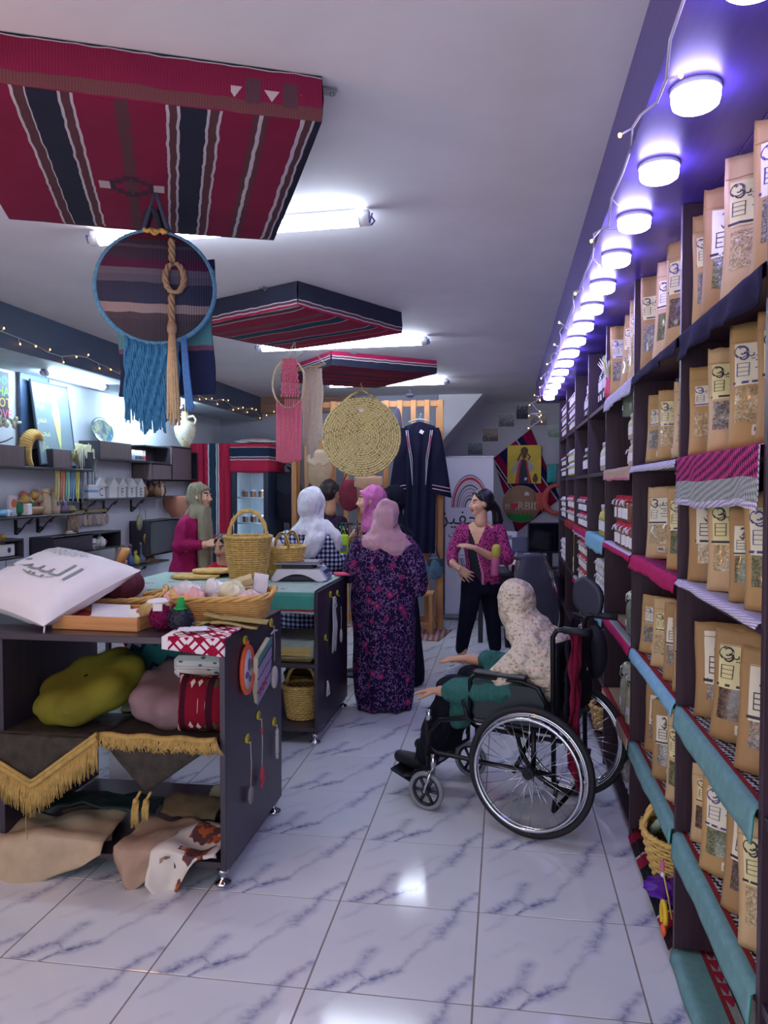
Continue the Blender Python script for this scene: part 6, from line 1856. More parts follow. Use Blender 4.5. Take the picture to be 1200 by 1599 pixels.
part('jar_shape', G().ball((.15, -.02, -.2), (.035, .005, .05), 12, 8).ball((.15, -.02, -.145), (.02, .004, .016), 10, 6), M('painted_brown', (104, 66, 48), .6), pa)
part('price_tag', G().box((.02, -.021, -.2), (.03, .002, .04), 0, .0, .0, Matrix.Rotation(.5, 4, 'Y')), white_lab, pa)
si = thing('round_sign', 'round burlap sign with a red heart and green grass border', 'sign', (.22, YR - .07, 1.42))
part('burlap_disc', G().lathe([(.0005, -.008), (.25, -.008), (.252, 0), (.25, .008), (.0005, .008)], 44).T(Matrix.Rotation(pi / 2, 4, 'X')), M('burlap', (164, 130, 104), .9, 0, .15, 60, .5, 240), si)
part('rim', G().tube([(.252 * cos(a), 0, .252 * sin(a)) for a in [2 * pi * i / 48 for i in range(48)]], .007, 6, 0, True), M('pale_rim', (190, 164, 138), .8), si)
part('hash_mark', wall_text('#', .13, -.185, -.03, -.0125), M('pale_letter', (206, 186, 170), .7), si)
part('lettering', wall_text('IRBID', .155, .10, -.03, -.0125), M('pale_letter', (206, 186, 170), .7), si)
hp = [(.055 * (16 * sin(a) ** 3) / 16, .055 * (13 * cos(a) - 5 * cos(2 * a) - 2 * cos(3 * a) - cos(4 * a)) / 16) for a in [2 * pi * i / 28 for i in range(28)]]
part('red_heart', G().prism(hp, 0, .004, 0, Matrix.Translation((-.09, -.009, -.025)) @ RX90), M('heart_red', (206, 30, 44), .5), si)
gp = []
for i in range(25):
 x = -.18 + .36 * i / 24
 gp.append((x, -.12 - (.05 if i % 2 else .0) - .02 * sin(i * 1.7)))
bt = [(.245 * cos(a), .245 * sin(a)) for a in [radians(-38 - 104 * i / 20) for i in range(21)]]
part('green_grass', G().prism(gp + bt, 0, .004, 0, Matrix.Translation((0, -.009, 0)) @ RX90), M('grass_green', (30, 140, 62), .8), si)
part('white_house', G().prism([(0, 0), (.06, 0), (.06, .035), (.03, .06), (0, .035)], 0, .003, 0, Matrix.Translation((.05, -.009, .12)) @ RX90), white_lab, si)
t = thing('macrame_hanging', 'small turquoise macrame beside the yellow painting', 'wall hanging', (.64, YR - .1, 1.97))
g = G()
for i in range(9):
 g.tube([(-.07 + .0165 * i, 0, 0), (-.06 + .013 * i, -.006, -.13), (-.065 + .014 * i, 0, -.24 - .02 * (i % 2))], .008, 5)
part('cords', g, M('turquoise_cotton', (80, 190, 190), .9), t)
part('stick', G().tube([(-.09, 0, .0), (.1, 0, .01)], .006, 6), cane, t)
coral = M('coral_cotton', (222, 104, 96), .9)
t = thing('macrame_hanging', 'coral crescent ring with fringe beside the round sign', 'wall hanging', (.70, YR - .1, 1.49))
part('crescent_ring', G().tube([(.16 * cos(a), 0, .19 * sin(a)) for a in [radians(60 + 250 * i / 30) for i in range(31)]], [.012 + .028 * sin(pi * i / 30) for i in range(31)], 8), coral, t)
g = G()
for i in range(11):
 g.tube([(-.27 + .016 * i, 0, .09), (-.26 + .014 * i, -.006, -.03), (-.262 + .0145 * i, 0, -.14 - .02 * (i % 3))], .008, 5)
part('fringe', g, coral, t)

# ------------------------------------------------------------------ desk corner
dkd = M('dark_desk', (38, 34, 48), .5, 0, .1)
dk_ = thing('desk', 'dark desk with a white leg in the back right corner', 'desk', (.14, 8.62, 0))
part('desk_top', G().box((0, 0, .735), (.86, .72, .03), 0, 0, .003), dkd, dk_)
part('front_panel', G().box((.03, -.30, .45), (.78, .02, .54)), dkd, dk_)
part('leg', G().box((-.39, -.32, .36), (.05, .05, .72), 0, 0, .003), dkd, dk_)
part('leg', G().box((-.345, -.335, .36), (.035, .03, .72), 0, 0, .003), M('white_desk_leg', (206, 206, 214), .5), dk_)
part('leg', G().box((.40, .32, .36), (.05, .05, .72), 0, 0, .003), dkd, dk_)
part('leg', G().box((-.39, .32, .36), (.05, .05, .72), 0, 0, .003), dkd, dk_)
mn = thing('monitor', 'black computer monitor standing on the corner desk', 'monitor', (.50, 8.82, .75), radians(8))
part('screen_case', G().box((0, 0, .34), (.50, .03, .34), 0, 0, .006), M('black_plastic', (24, 24, 36), .4), mn)
part('screen', G().box((0, -.0165, .345), (.47, .003, .3)), M('black_screen', (16, 16, 30), .12), mn)
part('stand', G().box((0, .02, .1), (.06, .03, .2), 0, 0, .004).box((0, 0, .008), (.22, .16, .016), 0, 0, .004), M('black_plastic', (24, 24, 36), .4), mn)
pr = thing('printer', 'dark grey printer with white paper on the corner desk', 'printer', (.22, 8.80, .75), radians(4))
part('printer_body', G().box((0, 0, .09), (.34, .3, .18), 0, 0, .012), M('dark_printer', (52, 52, 70), .45), pr)
part('paper_tray', G().box((0, .1, .24), (.26, .02, .2), 0, 0, .004, Matrix.Rotation(-.3, 4, 'X')), M('dark_printer_tray', (66, 66, 86), .45), pr)
part('paper', G().box((.06, -.17, .1), (.14, .12, .003)), white_lab, pr)
part('panel', G().box((0, -.151, .14), (.24, .004, .04), 0, 0, .001), M('printer_panel', (96, 98, 120), .3), pr)
wb = thing('water_bottle', 'clear plastic water bottle with a blue label on the corner desk', 'bottle', (.13, 8.44, .75))
cl_ = NT('clear_plastic_bottle', .08, 0, .6)
cl_.base(lin((196, 206, 226)))
cl_.b.inputs['Transmission Weight'].default_value = .6
part('bottle_body', G().lathe([(.03, 0), (.036, .01), (.036, .14), (.026, .18), (.013, .2), (.013, .215)], 18), cl_.m, wb)
part('label', G().lathe([(.0365, .05), (.0368, .052), (.0368, .095), (.0365, .097)], 18, cap=False), M('blue_label', (50, 60, 160), .5), wb)
part('cap', G().lathe([(.0145, .212), (.015, .235), (.012, .237)], 14), M('blue_cap', (60, 80, 180), .4), wb)
bw_ = thing('woven_bowl', 'striped woven bowl with white papers on the corner desk edge', 'bowl', (.165, 8.345, .751))
bwm = woven('bowl_stripes', 0, (-.19, .19), [(0, (170, 130, 110)), (.1, (170, 40, 70)), (.18, (200, 190, 196)), (.26, (40, 40, 60)), (.34, (170, 40, 70)), (.42, (196, 190, 196)), (.5, (40, 40, 60)), (.58, (170, 40, 70)), (.66, (90, 80, 90)), (.74, (180, 130, 110)), (.84, (110, 70, 70)), (.92, (190, 150, 130))], 200)
part('bowl_wall', G().lathe([(.09, 0), (.13, .03), (.175, .075), (.185, .10), (.175, .10), (.12, .04), (.06, .012)], 32), bwm, bw_)
part('rim', rope_ring(.182, .10, .006, G(), 1, 1, 48, 17), wick_o, bw_)
for i, (x, y) in enumerate([(-.05, .0), (.06, .02), (0, -.05)]):
 crumpled('crumpled_paper', ('left', 'right', 'front')[i] + ' white crumpled paper in the woven bowl', 'paper', (.165 + x, 8.345 + y, .79), .055, .05, .045, white_lab, i * 3.1, .35)
lb_ = thing('paper_board', 'pale blank board leaning on the wall behind the desk', 'board', (.02, 8.94, .752), 0, None, (radians(-6), 0, 0))
part('sheet', G().box((0, 0, .2), (.24, .012, .4), 0, 0, .002), M('pale_board', (190, 190, 206), .6), lb_)
part('printed_mark', G().box((-.06, -.007, .36), (.1, .002, .1)).box((.03, -.007, .33), (.06, .002, .05)), M('grey_mark', (110, 112, 126), .6), lb_)
# office chair under clear plastic
oc = thing('office_chair', 'black office chair wrapped in clear plastic in front of the desk', 'chair', (.285, 5.85, 0), radians(20))
blk_f = M('black_chair_fabric', (22, 22, 34), .6, 0, .2, 10)
def bk(u, v):
 a = 2 * pi * u
 e = (abs(cos(a)) ** 4 + abs(sin(a)) ** 4) ** -.25
 w_ = .17 * (1 - .28 * v ** 2) * (.55 + .45 * abs(sin(pi * (.15 + .8 * v))) ** .5)
 return (w_ * e * cos(a), .05 * e * sin(a) + .10 * v ** 2 + .14, .50 + .62 * v)
part('backrest', G().grid(bk, 28, 16, 0, True).ball((0, .24, 1.11), (.15, .05, .03), 14, 6), blk_f, oc)
part('seat', G().box((0, -.08, .46), (.46, .46, .09), 0, 0, .035), blk_f, oc)
part('column', G().cyl((0, -.05, .08), (0, -.05, .42), .03, 12), M('dark_metal', (44, 46, 60), .4, .6), oc)
for i in range(5):
 a = 2 * pi * i / 5
 lg = part('leg', G().tube([(0, -.05, .1), (.27 * cos(a), -.05 + .27 * sin(a), .07)], [.026, .016], 8), M('black_plastic', (24, 24, 36), .4), oc)
 part('castor', G().ball((.28 * cos(a), -.05 + .28 * sin(a), .03), (.022, .022, .03), 10, 6), M('black_plastic', (24, 24, 36), .4), lg)
for s_ in (-1, 1):
 part('armrest', G().tube([(s_ * .25, .08, .46), (s_ * .27, .06, .66), (s_ * .27, -.2, .68)], .018, 8).box((s_ * .27, -.08, .70), (.05, .26, .03), 0, 0, .01), M('black_plastic', (24, 24, 36), .4), oc)
wrapm = NT('clear_wrap_film', .08, 0, .8)
wrapm.base(lin((176, 180, 206)))
wrapm.b.inputs['Transmission Weight'].default_value = .9
wrapm.b.inputs['IOR'].default_value = 1.12
wrapm.bump(wrapm.noise(wrapm.co(), 9, 3), .5, .03)
part('plastic_wrap', G().grid(lambda u, v: (lambda p: (p[0] * 1.1 + .012 * nz(u * 9, v * 6), p[1] + (p[1] - .2) * .25 + .012 * nz(u * 8, v * 7, 3), p[2] + .02))(bk(u, v)), 40, 20, 0, True), wrapm.m, oc)

# ------------------------------------------------------------------ left wall: shelves and wares
XW = XL
blkw = woodmat('charcoal_board', (46, 44, 56), 1, .4, .2)
taup = woodmat('taupe_board', (96, 82, 86), 2, .45, .2)
iron = M('black_iron', (34, 34, 44), .45, .5, .1)
def wall_thing(name, label, cat, y, z):
 return thing(name, label, cat, (XW, y, z))
def scroll_bracket(t, y, h=.13, d=.15):
 g = G().box((.006, 0, -h / 2), (.012, .03, h), 0, 0, .002).tube([(.014, 0, -h), (.05, 0, -h * .75), (d * .6, 0, -h * .35), (d, 0, -.006)], .006, 6)
 for cx, cz in ((d * .8, -.035), (.032, -h * .72)):
  g.tube([(cx + .018 * (1 - i / 22) * cos(i * .5), 0, cz + .018 * (1 - i / 22) * sin(i * .5)) for i in range(20)], .004, 5)
 return part('scroll_bracket', g, iron, t, (0, y, 0))
D = .20
def plank(name, label, y0, y1, z, brs, d=D, mt=blkw):
 t = wall_thing(name, label, 'shelf', y0, z)
 part('board', G().box((d / 2, (y1 - y0) / 2, -.009), (d, y1 - y0, .018), 0, 0, .002), mt, t)
 for b in brs:
  scroll_bracket(t, b - y0).location.z = -.018
 return t
s1_ = wall_thing('cubby_shelf', 'upper left wall shelf of alternating closed boxes and open niches', 'shelf', 4.3, 1.81)
part('board', G().box((D / 2, 1.04, -.01), (D, 2.08, .02), 0, 0, .002), blkw, s1_)
part('back_panel', G().box((.006, 1.04, .075), (.012, 2.08, .15)), taup, s1_)
for a, b in ((0, 1.09), (1.46, 1.72)):
 part('box_front', G().box((D - .008, (a + b) / 2, .075), (.016, b - a, .15), 0, 0, .001), taup, s1_)
 part('box_top', G().box((D / 2, (a + b) / 2, .142), (D - .02, b - a, .014)), blkw, s1_)
 for y in (a, b):
  part('box_end', G().box((D / 2, y, .075), (D, .012, .15)), blkw, s1_)
part('end_panel', G().box((D / 2, 2.07, .075), (D, .016, .15), 0, 0, .001), blkw, s1_)
s2_ = wall_thing('cubby_shelf', 'upper right wall shelf with one closed box and an open niche of mugs', 'shelf', 6.49, 1.92)
part('board', G().box((D / 2, .74, -.01), (D, 1.48, .02), 0, 0, .002), blkw, s2_)
part('back_panel', G().box((.006, .74, .075), (.012, 1.48, .15)), taup, s2_)
part('box_front', G().box((D - .008, .295, .075), (.016, .59, .15), 0, 0, .001), taup, s2_)
part('box_top', G().box((D / 2, .295, .143), (D - .02, .59, .014)), blkw, s2_)
part('box_end', G().box((D / 2, .59, .075), (D, .012, .15)), blkw, s2_)
part('box_end', G().box((D / 2, .0, .075), (D, .012, .15)), blkw, s2_)
part('niche_top', G().box((D / 2, 1.2, .155), (D - .02, .56, .012)), blkw, s2_)
part('end_panel', G().box((D / 2, 1.47, .06), (D, .014, .18), 0, 0, .001), blkw, s2_)
def wall_cabinet(label, y0, y1, z0, z1, d=D + .02, mt=taup, op=None):
 t = wall_thing('wall_cabinet', label, 'cabinet', y0, z0)
 w_, h_ = y1 - y0, z1 - z0
 part('bottom', G().box((d / 2, w_ / 2, .008), (d, w_, .016), 0, 0, .001), blkw, t)
 part('top', G().box((d / 2, w_ / 2, h_ - .008), (d, w_, .016), 0, 0, .001), blkw, t)
 for y in (.008, w_ - .008):
  part('side', G().box((d / 2, y, h_ / 2), (d, .016, h_ - .03)), mt, t)
 part('back_panel', G().box((.005, w_ / 2, h_ / 2), (.01, w_, h_ - .03)), mt, t)
 if op is None or op > 0:
  ye = w_ if op is None else op
  part('door', G().box((d - .008, ye / 2, h_ / 2), (.016, ye - .004, h_ - .004), 0, 0, .001), mt, t)
 return t
wall_cabinet('closed taupe wall cabinet beside the mug shelf', 7.97, 8.50, 1.72, 2.10)
wall_cabinet('taupe wall cabinet under the mug niche', 7.48, 7.965, 1.72, 1.90)
wall_cabinet('open charcoal niche with a green figure beside the curtain', 8.52, 8.74, 1.74, 2.06, D, blkw, 0)
plank('plank_shelf', 'black plank shelf with soaps and small baskets on scroll brackets', 4.3, 6.20, 1.43, (5.0, 5.55, 5.84))
plank('plank_shelf', 'black plank shelf with white lettered houses on scroll brackets', 6.28, 8.05, 1.552, (6.5, 6.9, 7.45))
plank('plank_shelf', 'black plank shelf with small sand bottles on scroll brackets', 6.82, 7.92, .875, (7.1, 7.5))
wall_cabinet('low open charcoal box on the left edge of the wall', 4.5, 5.36, 1.12, 1.27, D, blkw, 0)
wall_cabinet('low charcoal wall box half closed, with a white teapot', 5.73, 6.86, 1.09, 1.25, D, blkw, .62)
wall_cabinet('large closed charcoal wall cabinet above the sand bottles', 7.42, 8.15, .95, 1.31, D + .02, blkw)

# pictures leaning above the shelf
bk_ = thing('chalkboard', 'large grey chalkboard with yellow chalk drawing leaning on the wall shelf', 'chalkboard', (XW + .15, 5.92, 1.84), 0, None, (0, radians(-7), 0))
slate = M('slate_grey', (112, 128, 138), .3, 0, .05, 5, spec=.4)
part('slate', G().box((0, 0, .33), (.012, .50, .66)).T(Matrix.Shear('XZ', 4, (0, 0))), slate, bk_)
part('frame', G().box((.002, -.255, .33), (.02, .014, .69), 0, 0, .003).box((.002, .255, .33), (.02, .014, .69), 0, 0, .003).box((.002, 0, -.004), (.02, .52, .014), 0, 0, .003).box((.002, 0, .664), (.02, .52, .014), 0, 0, .003), M('dark_frame', (66, 78, 96), .4), bk_)
chalk = M('yellow_green_chalk', (196, 206, 120), .9)
T_ = lambda y, z: Matrix.Translation((.0065, y, z)) @ Matrix.Rotation(pi / 2, 4, 'Z') @ RX90
part('chalk_drawing', G().prism([(-.04, .32), (.0, .34), (.045, .3), (.05, .18), (.02, -.04), (.0, -.08), (-.03, .1), (-.055, .2)], 0, .0015, 0, T_(.04, .2)), chalk, bk_)
g = G()
for i, w_ in enumerate(['\uFE94\uFE92\uFEE3', '\uFEAE\uFEE4\uFEE3', '\uFE90\uFEA4\uFEE3', '\uFEAD\uFE8E\uFEE3']):
 g.join(text_geo(w_, .085), T_(-.17, .47 - .11 * i))
part('chalk_writing', g, chalk, bk_)
b2_ = thing('chalkboard', 'dark navy board standing behind the grey chalkboard', 'chalkboard', (XW + .03, 5.78, 1.97))
part('slate', G().box((0, 0, .31), (.012, .38, .62)), M('navy_board', (62, 82, 112), .4), b2_)
part('frame', G().box((.002, -.195, .31), (.02, .014, .64), 0, 0, .003).box((.002, .195, .31), (.02, .014, .64), 0, 0, .003).box((.002, 0, 0), (.02, .4, .014), 0, 0, .003).box((.002, 0, .62), (.02, .4, .014), 0, 0, .003), M('navy_frame', (50, 66, 94), .4), b2_)
ps = thing('poster', 'dark poster with rainbow coloured words at the left edge', 'poster', (XW + .012, 5.30, 2.14))
part('board', G().box((0, 0, .19), (.016, .34, .39), 0, 0, .002), M('poster_navy', (50, 58, 84), .5), ps)
for i, (w_, c_) in enumerate([('DO', (70, 220, 130)), ('WHAT', (150, 220, 80)), ('NOT', (240, 190, 60)), ('LOVE', (240, 110, 130))]):
 part('lettering', G().join(text_geo(w_, .1), Matrix.Translation((.0088, .08, .32 - .085 * i)) @ Matrix.Rotation(pi / 2, 4, 'Z') @ RX90), M('poster_ink_%d' % i, c_, .6), ps)
part('corner_mark', G().box((.0095, .15, .02), (.002, .03, .02)), white_lab, ps)
# wares
mo = thing('straw_crescent', 'straw wrapped crescent moon standing in the upper niche', 'ornament', (XW + .13, 5.57, 1.812))
pts_ = [(0, .02 - .13 * sin(a) - .0, .135 - .125 * cos(a)) for a in [radians(-50 + 215 * i / 26) for i in range(27)]]
pts_ = [(0, .06 - .13 * cos(radians(-75 + 215 * i / 26)), .13 + .125 * sin(radians(-75 + 215 * i / 26))) for i in range(27)]
rr = [.006 + .042 * abs(sin(pi * i / 26)) ** .8 for i in range(27)]
cr_ = part('straw_body', G().tube(pts_, rr, 12), wick_y, mo)
g = G()
for i in range(1, 26):
 p = Vector(pts_[i])
 d = (Vector(pts_[i + 1]) - Vector(pts_[i - 1])).normalized()
 s_ = d.cross(Vector((1, 0, 0)))
 g.tube([p + (Vector((1, 0, 0)) * cos(a) + s_ * sin(a)) * (rr[i] + .002) + d * .006 * sin(a * 2) for a in [2 * pi * j / 12 for j in range(12)]], .0035, 4, 0, True)
part('wrapping', g, wick_o, mo)
fl_ = thing('flower_arrangement', 'cream artificial flowers on a wire ring at the left edge', 'flowers', (XW + .12, 5.16, 1.965))
g = G()
rnd = random.Random(12)
for i in range(46):
 y, z = -.16 + .40 * rnd.random(), .14 + .07 * rnd.random()
 a = rnd.random() * 6.3
 g.ball((.03 * cos(a), y, z), (.018, .022, .012), 7, 5, 0, Matrix.Rotation(a, 3, 'X'))
part('petals', g, M('cream_petals', (214, 216, 190), .7, 0, .1), fl_)
part('wire', G().tube([(0, -.02, .0), (0, -.03, .08), (0, -.02, .16)], .004, 5).tube([(0, .0, 0), (0, .12, .03), (0, .2, .06)], .006, 5), M('dark_twig', (90, 96, 104), .7), fl_)
kn = thing('knotted_decor', 'knotted natural jute bow in the right open niche', 'ornament', (XW + .12, 6.14, 1.812))
g = G()
for i in range(12):
 a = i * .52
 g.tube([(.03 * cos(a), .0, .08), (.05 * cos(a), .07 * sin(a), .10 + .06 * cos(a * 2)), (.02 * cos(a), .09 * sin(a + .6), .03 + .02 * abs(sin(a)))], .016, 6)
part('loops', g, M('jute_bow', (170, 160, 116), .85, 0, .2, 30), kn)
part('cardboard_tag', G().box((.05, .05, .16), (.004, .08, .06), 0, 0, .001, Matrix.Rotation(.5, 4, 'X')), M('cream_tag', (206, 198, 166), .8), kn)
# things on the soap shelf
zz = 1.431
def small(name, label, cat, y, parts_, x=.1, z=zz, rz=0., group=None):
 t = thing(name, label, cat, (XW + x, y, z), rz, group)
 for nm, g_, m_ in parts_:
  part(nm, g_, m_, t)
 return t
green = M('leaf_green', (60, 140, 90), .8, 0, .2, 30)
rim_ = lambda r, z: G().tube([(r * cos(2 * pi * i / 20), r * sin(2 * pi * i / 20), z) for i in range(20)], .005, 5, 0, True)
bowlp = lambda r, h: G().lathe([(r * .6, 0), (r * .9, h * .4), (r, h), (r * .92, h), (r * .5, h * .3)], 20)
small('plant_pot', 'small pot with green leaves at the left end of the soap shelf', 'plant', 5.12, [('pot', bowlp(.05, .07), M('pale_pot', (190, 170, 140), .7)), ('leaves', G().ball((0, 0, .1), (.04, .05, .03), 10, 6).ball((.02, .03, .12), (.02, .03, .02), 8, 5), green)])
small('ribbon_roll', 'roll with orange circle printed on white card on the soap shelf', 'box', 5.37, [('card', G().box((0, 0, .08), (.03, .09, .16), 0, 0, .006), white_lab), ('orange_dot', G().lathe([(.0005, 0), (.032, 0), (.032, .003)], 18).T(Matrix.Translation((.016, 0, .1)) @ Matrix.Rotation(pi / 2, 4, 'Y')), M('orange_print', (220, 110, 70), .6))])
small('folded_cloth', 'pale blue knitted bundle at the front of the soap shelf', 'cloth', 5.22, [('knit', G().ball((0, 0, .03), (.05, .09, .03), 14, 8), M('sky_blue_knit', (120, 180, 216), .9, 0, .15, 60)), ('band', G().box((.04, 0, .03), (.02, .03, .05), 0, 0, .004), white_lab)], .13)
small('gift_box', 'small white box with a green ribbon on the soap shelf', 'box', 5.50, [('box_body', G().box((0, 0, .05), (.08, .1, .09), 0, .3, .006), white_lab), ('green_ribbon', G().box((-.01, -.06, .06), (.06, .08, .1), 0, .2, .02).ball((0, .08, .08), (.03, .03, .03), 10, 6), M('emerald_ribbon', (30, 120, 80), .6))], .12)
fruit = [(214, 150, 140), (200, 170, 90), (190, 110, 100), (180, 160, 130)]
bs = small('fruit_basket', 'shallow basket heaped with wax fruit on the soap shelf', 'basket', 5.62, [('bowl', bowlp(.11, .07).T(Matrix.Diagonal((.7, 1.5, 1, 1))), M('tan_bowl', (176, 140, 108), .8))], .08)
for i in range(9):
 part('wax_fruit', G().ball((.03 * (i % 2) - .01, -.12 + .03 * i, .10 + .03 * (i % 3)), .035, 12, 8), M('wax_fruit_%d' % (i % 4), fruit[i % 4], .6), bs)
small('soap_bag', 'cream cloth sack of soaps, left one of two on the soap shelf', 'bag', 5.80, [('sack', G().lathe([(.05, 0), (.06, .05), (.05, .14), (.03, .18), (.04, .21)], 18, sx=.8), M('cream_sack', (206, 188, 160), .9, 0, .15, 30)), ('tie', rim_(.034, .18), wick_o)])
small('soap_bag', 'cream cloth sack of soaps, right one of two on the soap shelf', 'bag', 5.93, [('sack', G().lathe([(.05, 0), (.055, .05), (.04, .15), (.025, .19), (.03, .21)], 18, sx=.8), M('cream_sack', (206, 188, 160), .9, 0, .15, 30)), ('tie', rim_(.03, .19), wick_o)])
small('soap_bundle', 'mauve wrapped soaps bundle near the shelf end', 'soap', 6.04, [('wrap', G().ball((0, 0, .05), (.05, .06, .05), 12, 8).ball((0, .05, .04), (.03, .03, .04), 10, 6), M('mauve_wrap', (140, 120, 150), .7)), ('white_top', G().ball((0, 0, .1), (.03, .03, .04), 10, 6), white_lab)])
small('stone_soap', 'olive rounded soap at the right end of the soap shelf', 'soap', 6.15, [('soap', G().ball((0, 0, .035), (.05, .07, .035), 14, 8), M('olive_soap', (140, 136, 104), .6)), ('paper_band', rim_(.06, .03), wick_o)])
# coloured yarn skeins and medallions hanging under the upper shelf
for i, (c_, nm) in enumerate([((196, 190, 120), 'olive'), ((214, 130, 100), 'orange'), ((140, 200, 170), 'mint'), ((110, 150, 190), 'blue'), ((210, 206, 110), 'yellow'), ((120, 130, 140), 'grey')]):
 t = thing('necklace', '%s bead and cord necklace hanging under the upper left shelf' % nm, 'necklace', (XW + .17, 5.86 + .075 * i, 1.79))
 g = G()
 for q in range(4):
  w_ = .012 + .004 * q
  g.tube([(-.01 + .006 * q, -w_, 0), (0, -w_ * .9, -.14 - .02 * q), (.004, 0, -.2 - .02 * q), (0, w_ * .9, -.14 - .02 * q), (-.01 + .006 * q, w_, 0)], .0045, 5)
 part('cords', g, M('skein_' + nm, c_, .8, 0, .15, 60), t)
 part('pendant', G().ball((.006, 0, -.27), (.008, .014, .02), 10, 6), M('dark_pendant', (70, 74, 84), .5), t)
ws = thing('wall_hanging', 'cream fabric wall hanging with paper tags between the two upper shelves', 'wall hanging', (XW + .12, 6.40, 2.03))
part('top_strip', G().slab(lambda u, v: (.02 * sin(u * 8), -.24 + .42 * u, -.05 * v), 14, 4, .006), M('cream_linen', (206, 200, 156), .9), ws)
part('tag', G().box((.03, -.03, -.06), (.004, .11, .1), 0, 0, .001, Matrix.Rotation(.5, 4, 'X')).box((.03, .1, -.09), (.004, .12, .08), 0, 0, .001, Matrix.Rotation(-.3, 4, 'X')), M('cream_tag', (206, 198, 166), .8), ws)
g = G()
for i in range(14):
 g.tube([(.01, -.22 + .028 * i, -.04), (.014, -.22 + .028 * i + .01 * sin(i), -.2 - .05 * (i % 3))], .004, 5)
part('fringe', g, M('cream_yarn', (200, 196, 180), .9), ws)
part('long_cords', G().tube([(.02, -.02, -.05), (.02, -.015, -.45), (.02, -.03, -.66)], .006, 5).tube([(.02, .1, -.05), (.02, .11, -.5)], .005, 5).tube([(.02, .06, -.1), (.024, .05, -.55)], .005, 5), M('slate_cord', (110, 118, 120), .8), ws)
# lettered houses
hw = M('white_painted_wood', (220, 220, 222), .6, 0, .03)
for i, (y, ch) in enumerate([(6.63, 'C'), (6.86, 'O'), (7.03, 'F'), (7.23, 'F'), (7.42, 'E')]):
 sz_ = .19
 t = thing('letter_house', 'white wooden house %s with the letter %s on the plank shelf' % (('first', 'second', 'third', 'fourth', 'fifth')[i], ch), 'ornament', (XW + .10, y, 1.553))
 part('house', G().box((0, 0, .055), (.06, .15, .11), 0, 0, .002), hw, t)
 part('roof', G().prism([(-.095, .105), (.095, .105), (.0, .19)], -.04, .04, 0, Matrix.Rotation(pi / 2, 4, 'Z') @ RX90), hw, t)
 if i != 1:
  part('letter', G().join(text_geo(ch, .105), Matrix.Translation((.0305, 0, .05)) @ Matrix.Rotation(pi / 2, 4, 'Z') @ RX90), M('grey_letter', (72, 76, 84), .6), t)
 else:
  t['label'] = 'white wooden house partly hidden, second in the row on the plank shelf'
small('tissue_box', 'white box with a blue stripe at the left end of the plank shelf', 'box', 6.46, [('box_body', G().box((0, 0, .06), (.1, .17, .12), 0, 0, .004), hw), ('blue_stripe', G().box((0, 0, .065), (.102, .172, .022)), M('sky_stripe', (110, 160, 210), .6))], .1, 1.553)
jug_b = M('brown_glaze', (96, 66, 54), .25, 0, .2, 20)
tan_g = M('tan_glaze', (160, 124, 88), .35, 0, .25, 20)
for i, (y, h, r, m_, l_) in enumerate([(7.58, .12, .04, tan_g, 'small tan clay jar on the plank shelf'), (7.70, .19, .05, jug_b, 'tall brown clay jug on the plank shelf'), (7.84, .14, .06, tan_g, 'round tan clay pot on the plank shelf'), (7.98, .16, .05, jug_b, 'dark brown cup at the end of the plank shelf')]):
 t = small('clay_jug', l_, 'jug', y, [('jug_body', G().lathe([(r * .6, 0), (r, h * .25), (r * .95, h * .5), (r * .5, h * .75), (r * .7, h), (r * .6, h)], 20), m_), ('handle', G().tube([(0, r * .5, h * .85), (0, r * 1.2, h * .75), (0, r * 1.1, h * .5), (0, r * .9, h * .4)], .008, 6), m_)], .09, 1.553)
small('small_figure', 'white and orange cat figure between the clay jugs', 'figurine', 7.90, [('figure_body', G().ball((0, 0, .06), (.03, .035, .06), 12, 8).ball((0, 0, .13), (.025, .028, .03), 12, 8), M('white_orange_glaze', (214, 190, 166), .4, 0, .3, 22)), ('ears', G().tube([(0, -.018, .15), (0, -.022, .18)], [.01, .002], 6).tube([(0, .018, .15), (0, .022, .18)], [.01, .002], 6), M('white_orange_glaze', (214, 190, 166), .4))], .13, 1.553)
# mugs, plate, jug
for i, (y, c_, l_) in enumerate([(7.14, (196, 204, 190), 'pale green patterned'), (7.22, (214, 216, 222), 'plain white'), (7.30, (206, 210, 220), 'white blue marked'), (7.38, (206, 206, 206), 'white green based'), (7.45, (216, 196, 200), 'white red flowered')]):
 m_ = M('mug_%d' % i, c_, .3)
 t = small('mug', l_ + ' mug in the open niche of the mug shelf', 'mug', y, [('mug_body', G().lathe([(.03, 0), (.035, .005), (.035, .10), (.031, .10), (.029, .01), (.001, .01)], 20), m_), ('handle', G().tube([(.0, .034, .08), (0, .056, .07), (0, .056, .035), (0, .034, .025)], .006, 6), m_)], .13, 1.921)
 part('painted_band', G().lathe([(.0352, .01), (.0356, .012), (.0356, .045), (.0352, .047)], 20, cap=False), M('mug_band_%d' % i, [(120, 150, 110), (190, 196, 206), (80, 96, 140), (60, 100, 80), (196, 70, 100)][i], .4), t)
pt_ = thing('glass_plate', 'oval grey painted glass plate standing on the closed box', 'plate', (XW + .1, 6.76, 2.066), 0, None, (0, radians(-10), 0))
k = NT('painted_plate', .12, 0, .6)
c = k.co()
p = k.sep(c)
f = k.noise(c, 13, 3)
k.base(k.ramp(k.math('ADD', f, k.math('MULTIPLY', p[1], .4)), [(.35, lin((96, 116, 130))), (.48, lin((130, 150, 160))), (.54, lin((190, 200, 120))), (.58, lin((110, 130, 150))), (.7, lin((70, 130, 170)))], 'LINEAR'))
